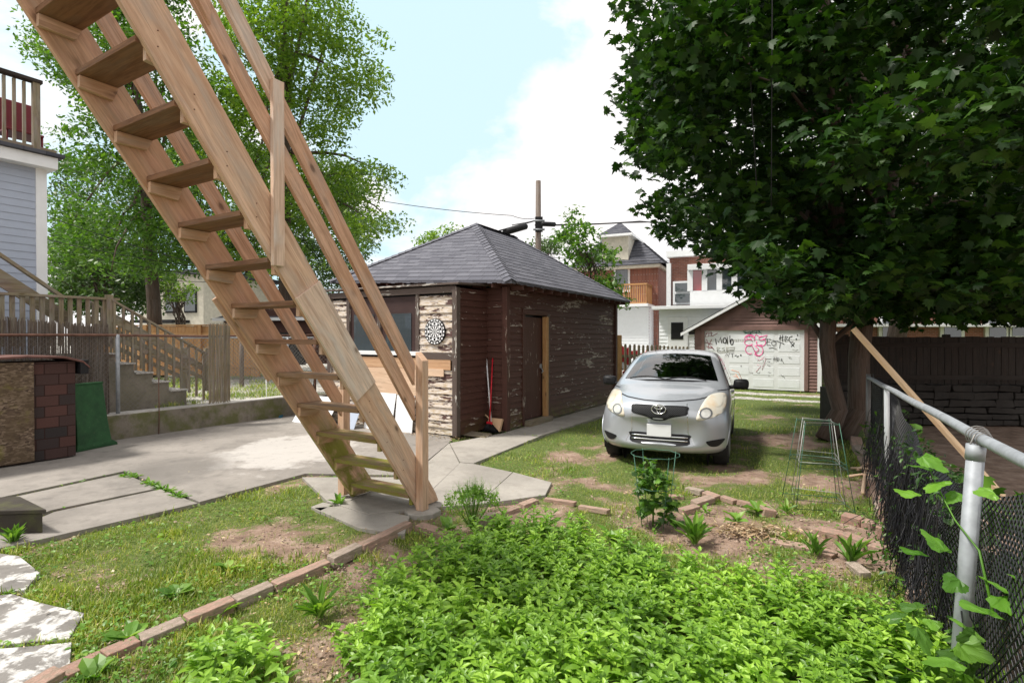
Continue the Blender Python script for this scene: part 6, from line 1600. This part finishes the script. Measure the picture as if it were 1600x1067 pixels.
for q in [((652, 822, 700, 836), .10, .07, 'flat brick right of the stair post footing'), ((742, 818, 775, 806), .09, .075, 'brick left of the slab corner, behind the feathery bush'), ((778, 806, 812, 794), .09, .075, 'reddish brick at the slab corner edge'), ((814, 793, 838, 783), .09, .075, 'small brick closest to the slab corner'),
          ((850, 781, 900, 789), .06, .05, 'thin brick strip right of the slab corner'), ((904, 790, 952, 800), .06, .05, 'thin brick strip behind the mint patch'), ((1046, 776, 1068, 776), .10, .06, 'pink brick beside the tomato cage'), ((1072, 765, 1098, 771), .09, .06, 'brick at the back of the small bed'), ((1100, 771, 1122, 778), .09, .06, 'second brick at the back of the small bed'),
          ((1084, 788, 1112, 780), .10, .06, 'brick crossing the middle of the small bed'), ((1064, 800, 1090, 794), .10, .06, 'brick behind the dandelion leaves'), ((1126, 776, 1150, 783), .08, .05, 'low brick behind the broad weed'), ((1152, 784, 1184, 790), .08, .05, 'long low brick behind the straw pile'), ((1186, 790, 1205, 806), .12, .09, 'tall square brick at the bed corner'),
          ((1316, 812, 1348, 820), .10, .09, 'brick near the wire cages, left one of the back pair'), ((1349, 820, 1368, 826), .09, .09, 'brick near the wire cages, right one of the back pair'), ((1276, 832, 1315, 843), .11, .10, 'rounded paver block at the left end of the right row'), ((1316, 842, 1358, 860), .11, .11, 'middle rounded paver block of the right row'), ((1360, 860, 1384, 868), .10, .10, 'last rounded paver block of the right row'),
          ((1200, 842, 1262, 856), .10, .05, 'flat pale brick left of the leaning twigs'), ((1262, 857, 1305, 870), .12, .06, 'flat reddish brick right of the pale one'), ((1368, 836, 1400, 842), .20, .14, 'pale concrete block by the fence foot'), ((1376, 818, 1392, 822), .12, .22, 'brick standing on end by the fence foot'),
          ((1412, 912, 1450, 918), .12, .07, 'lower brick of the stack by the mint'), ((1418, 935, 1446, 945), .12, .10, 'small brick in front of the stack by the mint'), ((1330, 880, 1352, 900), .08, .05, 'low brick between the paver row and the mint')]:
    brick(*q[0], q[1], q[2], q[3], G2)
brick(1412, 905, 1450, 911, .11, .07, 'upper red brick of the stack by the mint', G2, z=.07)
rowp = [(1335, 688), (1342, 702), (1350, 716), (1356, 730), (1362, 744), (1368, 758), (1373, 772), (1378, 788), (1384, 806)]
nth = ['farthest brick of the row along the right fence, by the trunks', 'second brick of the fence row from the trunks', 'third brick of the fence row from the trunks', 'fourth brick of the fence row from the trunks', 'fifth brick of the fence row from the trunks', 'sixth brick of the fence row from the trunks', 'seventh brick of the fence row from the trunks', 'nearest brick of the fence row, by the block on end']
for k in range(8): brick(*rowp[k], *rowp[k+1], .16, .09, nth[k], 'brick row along the right fence')

# ------------------------------------------------------------------ wire cages
def cage(name, base, w0, w1, h, mats, lab, levels, rz, square=True, lean=(0, 0)):
    e = empty(name, tuple(base), lab, 'plant cage'); N_ = 4 if square else 16
    def pt(a, t): ww = w0+(w1-w0)*t; rr_ = ww/2*(1.414 if square else 1); return V((base.x+cos(a+rz)*rr_+lean[0]*t, base.y+sin(a+rz)*rr_+lean[1]*t, base.z+h*t))
    for t in levels: MB().tube([pt(2*pi*k/N_, t+(.01 if k % 2 else 0)) for k in range(N_+1)], .0035, 5, cap=False).build('ring', M[mats], e)
    for k in range(4): MB().tube([pt(2*pi*k/4, -.0), pt(2*pi*k/4, 1.0)], .0035, 5).build('leg', M[mats], e)
    return e
cb = G(1284, 792); cage('wire_cage', V((cb.x-.02, cb.y+.05, 0)), .52, .30, .86, 'cage', 'green wire plant cage, front one of the pair left of the right fence', [.03, .48, .53, .97], .55)
cage('wire_cage', V((cb.x+.08, cb.y+.22, 0)), .46, .26, .84, 'cagegrey', 'grey wire plant cage nested behind the green one', [.05, .50, .56, .98], .35)
tb = G(1020, 822); cage('tomato_cage', V((tb.x+.02, tb.y, 0)), .26, .43, .66, 'cage', 'round green wire cage around the tomato plant in front of the car', [.55, .98], .3, False)
tp = empty('tomato_plant', tuple(tb), 'dark green tomato plant growing inside the round wire cage', 'plant')
cl_ = [((tb.x+random.uniform(-.14, .16), tb.y+random.uniform(-.14, .14), .08+.5*k/26), random.uniform(.05, .10)) for k in range(26)]
v, f = leaves(cl_, 2600, .062, 'maple', .7); npmesh('leaves', v, f, M['vine'], tp); MB().tube([tb, tb+V((.01, 0, .3)), tb+V((-.02, 0, .58))], .008, 6).build('stem', M['grape'], tp)
# twigs
b = MB()
q = G(1352, 745)
for j_, (a, c) in enumerate((((1325, 748), (1370, 752)), ((1348, 775), (1352, 740)), ((1340, 738), (1366, 728)), ((1330, 735), (1372, 745)))):
    b = MB(); A_ = G(*a); B_ = G(*c); b.tube([A_+UP*.03, (A_+B_)/2+UP*.07, B_+UP*.05], [.018, .015, .01], 6); tag(b.build('branch_piece', M['plylight']), ['nearly level pale dead branch across the fence bricks', 'upright-looking pale branch pointing at the camera by the fence bricks', 'farther slanting pale branch on the fence bricks', 'long slanting pale branch behind the level one'][j_], 'branch', 'pale dead branches by the fence')

# ------------------------------------------------------------------ plants
def in_pads(x, y):
    m_ = np.zeros(len(x), bool)
    for P in pads: m_ |= inpoly_np(x, y, P)
    return m_
MINT = [(595, 905), (640, 858), (700, 835), (760, 812), (812, 806), (880, 806), (960, 835), (1020, 850), (1090, 872), (1160, 888), (1280, 902), (1360, 925), (1440, 950), (1500, 1000), (1600, 1120), (1750, 1500), (500, 1500), (560, 1090), (600, 1010), (560, 985), (585, 940)]
def atz(px, py, h):
    d = ray(px, py); t = (h-HC)/d.z; return (d.x*t, d.y*t)
mintw = [atz(*p, .24) for p in MINT]
def plant_field(name, lab, poly, cnt, hmin, hmax, leaf, mat, cat, per_node=2, seed=1, thin=None):
    r = np.random.default_rng(seed); xs_ = [p[0] for p in poly]; ys_ = [p[1] for p in poly]
    X = r.uniform(min(xs_), max(xs_), cnt*4); Y = r.uniform(max(min(ys_), 1.35), max(ys_), cnt*4)
    k = inpoly_np(X, Y, poly); X = X[k][:cnt]; Y = Y[k][:cnt]; n = len(X)
    H = (hmin+(hmax-hmin)*r.random(n))*(.88+.24*vn(X, Y, 2.5)); lx = r.normal(0, .05, n); ly = r.normal(0, .05, n); a0 = r.random(n)*6.28
    T = np.array([(0, 0, 0), (.17, .22, .05), (.225, .46, .06), (.13, .78, .0), (0, 1, -.13), (-.17, .22, .05), (-.225, .46, .06), (-.13, .78, .0), (0, .25, -.01), (0, .52, -.02), (0, .8, -.07)], float)
    F = np.array([(0, 1, 8), (1, 2, 9), (1, 9, 8), (2, 3, 10), (2, 10, 9), (3, 4, 10), (0, 8, 5), (5, 9, 6), (5, 8, 9), (6, 10, 7), (6, 9, 10), (7, 10, 4)])
    vs_, fs_, o = [], [], 0
    for nd, (t, s, pit) in enumerate([(.30, .95, -.05), (.48, 1.05, .02), (.64, 1.1, .12), (.78, 1.05, .22), (.89, .85, .35), (.96, .6, .55), (1.0, .38, .8)]):
        for q in range(2):
            yaw = a0+nd*1.571+q*3.1416+r.normal(0, .15, n)
            pos = np.stack([X+lx*t, Y+ly*t, H*t], -1)
            v, f = scatter(T, F, pos, rotm(yaw, np.full(n, pit)+r.normal(0, .16, n), r.normal(0, .15, n)), leaf*s*(.8+.4*r.random(n)))
            vs_.append(v); fs_.append(f+o); o += len(v)
    # stems
    S_ = np.array([(.0022, 0, 0), (-.0011, .0019, 0), (-.0011, -.0019, 0)]); base = np.stack([X, Y, np.full(n, -.02)], -1); top = np.stack([X+lx, Y+ly, H], -1)
    v = np.concatenate([base[:, None]+S_[None], top[:, None]+S_[None]*.6], 1).reshape(-1, 3)
    fq = np.array([(0, 1, 4), (0, 4, 3), (1, 2, 5), (1, 5, 4), (2, 0, 3), (2, 3, 5)]); f = (fq[None]+(np.arange(n)*6)[:, None, None]).reshape(-1, 3)
    vs_.append(v); fs_.append(f+o)
    ob_ = npmesh(name, np.concatenate(vs_), np.concatenate(fs_), M[mat]); return tag(ob_, lab, cat, kind='stuff')
plant_field('mint_bed', 'dense bright green mint filling the bed in the foreground', mintw, 1800, .17, .32, .072, 'mint', 'mint')
mw2 = [atz(*p, .16) for p in [(262, 1075), (285, 1010), (330, 972), (400, 965), (440, 1000), (455, 1075), (430, 1200), (250, 1200)]]
plant_field('mint_clump', 'smaller mint clump in front of the curved edging at the lower left', mw2, 60, .12, .25, .078, 'mint', 'mint', seed=4)
mw3 = [atz(*p, .1) for p in [(520, 985), (560, 940), (600, 900), (640, 870), (600, 960), (560, 1060)]]
plant_field('mint_runners', 'loose small mint shoots at the left rim of the mint bed', mw3, 46, .06, .16, .05, 'mint', 'mint', seed=6)
# feathery bush
fbp = G(738, 828); fe = empty('feathery_bush', tuple(fbp), 'feathery light green bush right of the stair post', 'bush')
T = np.array([(-.012, 0, 0), (.012, 0, 0), (.008, .6, 0), (0, 1, 0), (-.008, .6, 0)]); F5 = np.array([(0, 1, 2), (0, 2, 4), (4, 2, 3)])
n = 2600; st_n = 44; sa = rng.random(st_n)*6.28; sl = rng.random(st_n)*.55+.05; k = rng.integers(0, st_n, n); t = rng.random(n)**.7
Hs = (.46-.25*sl)[k]; px_ = np.stack([fbp.x+np.cos(sa[k])*sl[k]*.45*t, fbp.y+np.sin(sa[k])*sl[k]*.45*t, Hs*t*1.0+.02], -1)+rng.normal(0, .006, (n, 3))
v, f = scatter(T, F5, px_, rotm(rng.random(n)*6.28, rng.normal(.6, .4, n), rng.normal(0, .4, n)), .05*(.6+.7*rng.random(n))*3.0**0)
v0 = v; npmesh('leaves', v, f, M['weed'], fe)
b = MB()
for i in range(st_n): b.tube([fbp, fbp+V((cos(sa[i])*sl[i]*.45, sin(sa[i])*sl[i]*.45, .46-.25*sl[i]))], [.004, .0015], 3, cap=False)
b.build('stems', M['weed'], fe)
cl_ = [((fbp.x+cos(sa[i])*sl[i]*.40, fbp.y+sin(sa[i])*sl[i]*.40, (.46-.25*sl[i])*.8), .055) for i in range(st_n)]
v, f = leaves(cl_, 9000, .030, 'simple', 1.2, 1.6); npmesh('foliage', v, f, M['weed'], fe)
# rosettes: dandelions, plantain
def rosette(px, py, n, ln, wd, lab, mat='weed', up=.5, name='weed', cat='weed', grp=None):
    c = G(px, py); T = np.array([(0, 0, 0), (wd, .35, .12), (wd*1.15, .7, .10), (0, 1, -.05), (-wd, .35, .12), (-wd*1.15, .7, .10), (0, .5, .05)]); F = np.array([(0, 1, 6), (1, 2, 6), (2, 3, 6), (0, 6, 4), (4, 6, 5), (5, 6, 3)])
    pos = np.tile(np.array([[c.x, c.y, .0]]), (n, 1))+rng.normal(0, .012, (n, 3))*[1, 1, 0]
    v, f = scatter(T, F, pos, rotm(np.arange(n)*2.4+rng.normal(0, .2, n), rng.normal(up, .2, n), rng.normal(0, .2, n)), ln*(.6+.6*rng.random(n)))
    o = npmesh(name, v, f, M[mat]); return tag(o, lab, cat, grp)
rosette(1085, 850, 30, .24, .07, 'tall dandelion rosette behind the mint bed', up=.9); rosette(1150, 815, 8, .15, .20, 'broad pale weed by the small brick bed', up=.6)
rosette(1105, 800, 7, .10, .2, 'small pale weed between the bricks of the small bed', up=.5); rosette(1330, 880, 22, .22, .05, 'grassy tuft between the paver blocks and the mint', up=1.0)
rosette(1275, 868, 16, .18, .05, 'second grassy tuft left of the paver blocks', up=1.0)
rosette(355, 890, 7, .10, .28, 'small broad leaved weed in the middle of the left lawn', up=.3); rosette(270, 930, 8, .12, .28, 'broad leaved weed near the left lawn edge', up=.4); rosette(345, 960, 7, .12, .26, 'broad leaved weed beside the curved edging', up=.4)
rosette(200, 1000, 10, .13, .2, 'weed on the edging near the lower left corner', up=.5); rosette(145, 1062, 10, .12, .22, 'weed in the lower left corner', up=.5); rosette(20, 850, 40, .16, .05, 'grass tuft at the foot of the dark step', up=1.0)
rosette(530, 790, 12, .13, .12, 'weed between the broken slab pieces at the stair foot', up=.8); rosette(700, 830, 12, .14, .2, 'leafy weed at the footing of the right stair post', up=.5); rosette(500, 965, 26, .20, .06, 'grassy tuft in the bare soil left of the mint bed', up=.9)
rosette(1185, 800, 8, .16, .2, 'pale weed growing between bed bricks and square brick', up=.5); rosette(1230, 800, 10, .12, .1, 'grassy weed left of the wire cages', up=.7); rosette(960, 845, 9, .16, .2, 'broad weed at the back rim of the mint bed', up=.6)
rosette(215, 672, 14, .12, .2, 'bright weed at the foot of the retaining wall', up=.6)
for i, (x, y) in enumerate([(198, 745), (208, 747), (240, 760), (252, 765), (262, 770), (275, 776), (285, 779), (230, 757)]):
    rosette(x, y, 26, .09, .10, ['tuft at the far left end of the patio joint', 'tuft second from the left end of the patio joint', 'tuft third along the weedy patio joint', 'tuft fifth along the weedy patio joint', 'tuft sixth along the weedy patio joint', 'tuft seventh along the weedy patio joint', 'tuft at the right end of the patio joint near the lawn', 'tuft fourth along the weedy patio joint'][i], up=.5, grp='weed tufts along the patio joint')

# grass blades: denser where the picture shows lawn
def blades(n, seed):
    r = np.random.default_rng(seed); px = r.uniform(-60, 1700, n); py = 575+(1110-575)*r.random(n)**.85
    dx = (px-800)/FP; dy = -(py-533.5)/FP; dz = -sin(PIT)+dy*cos(PIT); t = -HC/dz; X = dx*t; Y = (cos(PIT)+dy*sin(PIT))*t
    k = (Y < 26)&(Y > 1.5); X, Y = X[k], Y[k]
    g_ = grassiness(X, Y); keep = g_+r.normal(0, .17, len(X)) > .53
    keep &= ~in_pads(X, Y); keep &= ~inpoly_np(X, Y, mintw) | (r.random(len(X)) < .1)
    shed_p = [(q.x, q.y) for q in (C0, C0+U*LB, C0+U*LB+W_*WB, P0+W_*(PLEN+.8), P0, Q0)]; keep &= ~inpoly_np(X, Y, shed_p)
    side = (X-RW0.x)*RN.x+(Y-RW0.y)*RN.y; keep &= side > .05
    keep &= gravelly(X, Y) < .5; keep &= ((X-FA.x)*fn.x+(Y-FA.y)*fn.y > -.5)
    return X[keep], Y[keep], g_[keep]
X, Y, g_ = blades(330000, 5); n = len(X); print('blades', n)
T = np.array([(-.05, 0, 0), (.05, 0, 0), (.035, .55, .03), (0, 1, -.12), (-.035, .55, .03)]); 
hgt = (.020+.022*rng.random(n)+.035*(vn(X, Y, 1.7) > .64)*rng.random(n))*(1+.03*Y)
pos = np.stack([X, Y, np.full(n, -.03)], -1)
v, f = scatter(T*np.array([1, 1, 1]), F5, pos, rotm(rng.random(n)*6.28, np.clip(rng.normal(.95, .35, n), .1, 1.5), rng.normal(0, .3, n)), hgt*(1.25))
tag(npmesh('lawn_grass', v, f, M['grass']), 'short patchy green and straw coloured grass of the yard', 'grass', kind='stuff')
# clover and tiny weeds
r = np.random.default_rng(9); n = 16000; px = r.uniform(-40, 1500, n); py = 640+470*r.random(n)
dx = (px-800)/FP; dy = -(py-533.5)/FP; t = -HC/(-sin(PIT)+dy*cos(PIT)); X = dx*t; Y = t
k = (vn(X, Y, 1.9) > .46)&~in_pads(X, Y)&((X-RW0.x)*RN.x+(Y-RW0.y)*RN.y > .05)&((X-FA.x)*fn.x+(Y-FA.y)*fn.y > 0); X, Y = X[k], Y[k]; n = len(X)
T, F = leaf_tpl('oval'); T = T*np.array([1.5, 1, 1])
v, f = scatter(T, F, np.stack([X, Y, .012+.02*r.random(n)], -1), rotm(r.random(n)*6.28, r.normal(.15, .25, n), r.normal(0, .3, n)), .018+.028*r.random(n)**2)
tag(npmesh('ground_weeds', v, f, M['weed']), 'small clover and plantain leaves spread through the lawn', 'weeds', kind='stuff')
# litter
n = 16000; px = r.uniform(-40, 1500, n); py = 600+510*r.random(n); dx = (px-800)/FP; dy = -(py-533.5)/FP; t = -HC/(-sin(PIT)+dy*cos(PIT)); X = dx*t; Y = t
k = (r.random(n) < np.clip(1.15-grassiness(X, Y)*1.2, .04, 1))&(~in_pads(X, Y) | (r.random(n) < .02))&((X-RW0.x)*RN.x+(Y-RW0.y)*RN.y > .05)&((X-FA.x)*fn.x+(Y-FA.y)*fn.y > 0)&(Y < 20); X, Y = X[k], Y[k]; n = len(X)
T, F = leaf_tpl('simple')
v, f = scatter(T, F, np.stack([X, Y, .002+.012*r.random(n)+.024*in_pads(X, Y)], -1), rotm(r.random(n)*6.28, r.normal(0, .25, n), r.normal(0, .4, n)), .014+.028*r.random(n)**2)
tag(npmesh('leaf_litter', v, f, M['litter']), 'dry leaf bits and chips scattered on the bare soil', 'litter', kind='stuff')
for (cx, cy, lab) in ((1170, 832, 'pile of dry straw and chips beside the small brick bed'),):
    c = G(cx, cy); n = 420; ps = np.stack([c.x+r.normal(0, .16, n), c.y+r.normal(0, .07, n), .01+.05*r.random(n)], -1)
    v, f = scatter(T*np.array([.5, 1, 1]), F, ps, rotm(r.random(n)*6.28, r.normal(0, .3, n), r.normal(0, .5, n)), .04+.04*r.random(n)); tag(npmesh('straw_pile', v, f, M['litter']), lab, 'straw', kind='stuff')
# paint chips fallen along the foot of the porch and shed
n = 900; a = r.random(n); q0 = np.array(P0-U*.05)[:2]; dv = np.array(W_)[:2]; uv_ = np.array(U)[:2]
off = np.abs(r.normal(0, .16, n)); XY = q0[None]+dv[None]*(a*2.2-.2)[:, None]-uv_[None]*off[:, None]
k2 = r.random(n) < .35; XY[k2] = (np.array(C0)[:2]-dv*.05)[None]+uv_[None]*(a[k2]*5)[:, None]-dv[None]*np.abs(r.normal(0, .05, k2.sum()))[:, None]
T, F = leaf_tpl('simple')
v, f = scatter(T, F, np.stack([XY[:, 0], XY[:, 1], .027+.008*r.random(n)], -1), rotm(r.random(n)*6.28, r.normal(0, .3, n), r.normal(0, .3, n)), .012+.035*r.random(n)**2)
tag(npmesh('paint_chips', v, f, M['litter']), 'fallen paint chips and leaf bits along the foot of the brown shed', 'paint chips', kind='stuff')
# pebbles
n = 7000; px = r.uniform(-40, 1450, n); py = 610+500*r.random(n); dx = (px-800)/FP; dy = -(py-533.5)/FP; t = -HC/(-sin(PIT)+dy*cos(PIT)); X = dx*t; Y = t
k = (grassiness(X, Y) < .62)&~in_pads(X, Y)&((X-RW0.x)*RN.x+(Y-RW0.y)*RN.y > .05)&(Y < 14); X, Y = X[k], Y[k]; n = len(X)
T8 = np.array([(1, 0, 0), (-1, 0, 0), (0, 1, 0), (0, -1, 0), (0, 0, .6), (0, 0, -.6)], float); F8 = np.array([(0, 2, 4), (2, 1, 4), (1, 3, 4), (3, 0, 4), (2, 0, 5), (1, 2, 5), (3, 1, 5), (0, 3, 5)])
v, f = scatter(T8, F8, np.stack([X, Y, np.full(n, -.012)], -1), rotm(r.random(n)*6.28, r.normal(0, .5, n), r.normal(0, .5, n)), .005+.014*r.random(n)**3)
M['pebble'] = plain('soil_clods', (.33, .25, .20), .9, var=.5, sc=30)
tag(npmesh('pebbles', v, f, M['pebble']), 'small clods and pebbles on the bare soil', 'pebbles', kind='stuff')
# neighbour grass beyond the wall
n = 26000; px = r.uniform(150, 480, n); py = 572+68*r.random(n); dx = (px-800)/FP; dy = -(py-533.5)/FP; t = (.41-HC)/(-sin(PIT)+dy*cos(PIT)); X = dx*t; Y = t
k = ((X-RW0.x)*RN.x+(Y-RW0.y)*RN.y < -.3)&(.5+.9*(vn(X, Y, 1.1)-.5)+.6*(vn(X, Y, 4)-.5) > .56)&(Y < 19); X, Y = X[k], Y[k]; n = len(X)
T = np.array([(-.05, 0, 0), (.05, 0, 0), (.035, .55, .03), (0, 1, -.12), (-.035, .55, .03)])
v, f = scatter(T, F5, np.stack([X, Y, .41+np.maximum(0, Y-12)*.012], -1), rotm(r.random(n)*6.28, r.normal(1.0, .3, n), r.normal(0, .3, n)), .09+.06*r.random(n))
tag(npmesh('neighbour_grass', v, f, M['grass']), 'sparse grass growing through the neighbour gravel', 'grass', kind='stuff')
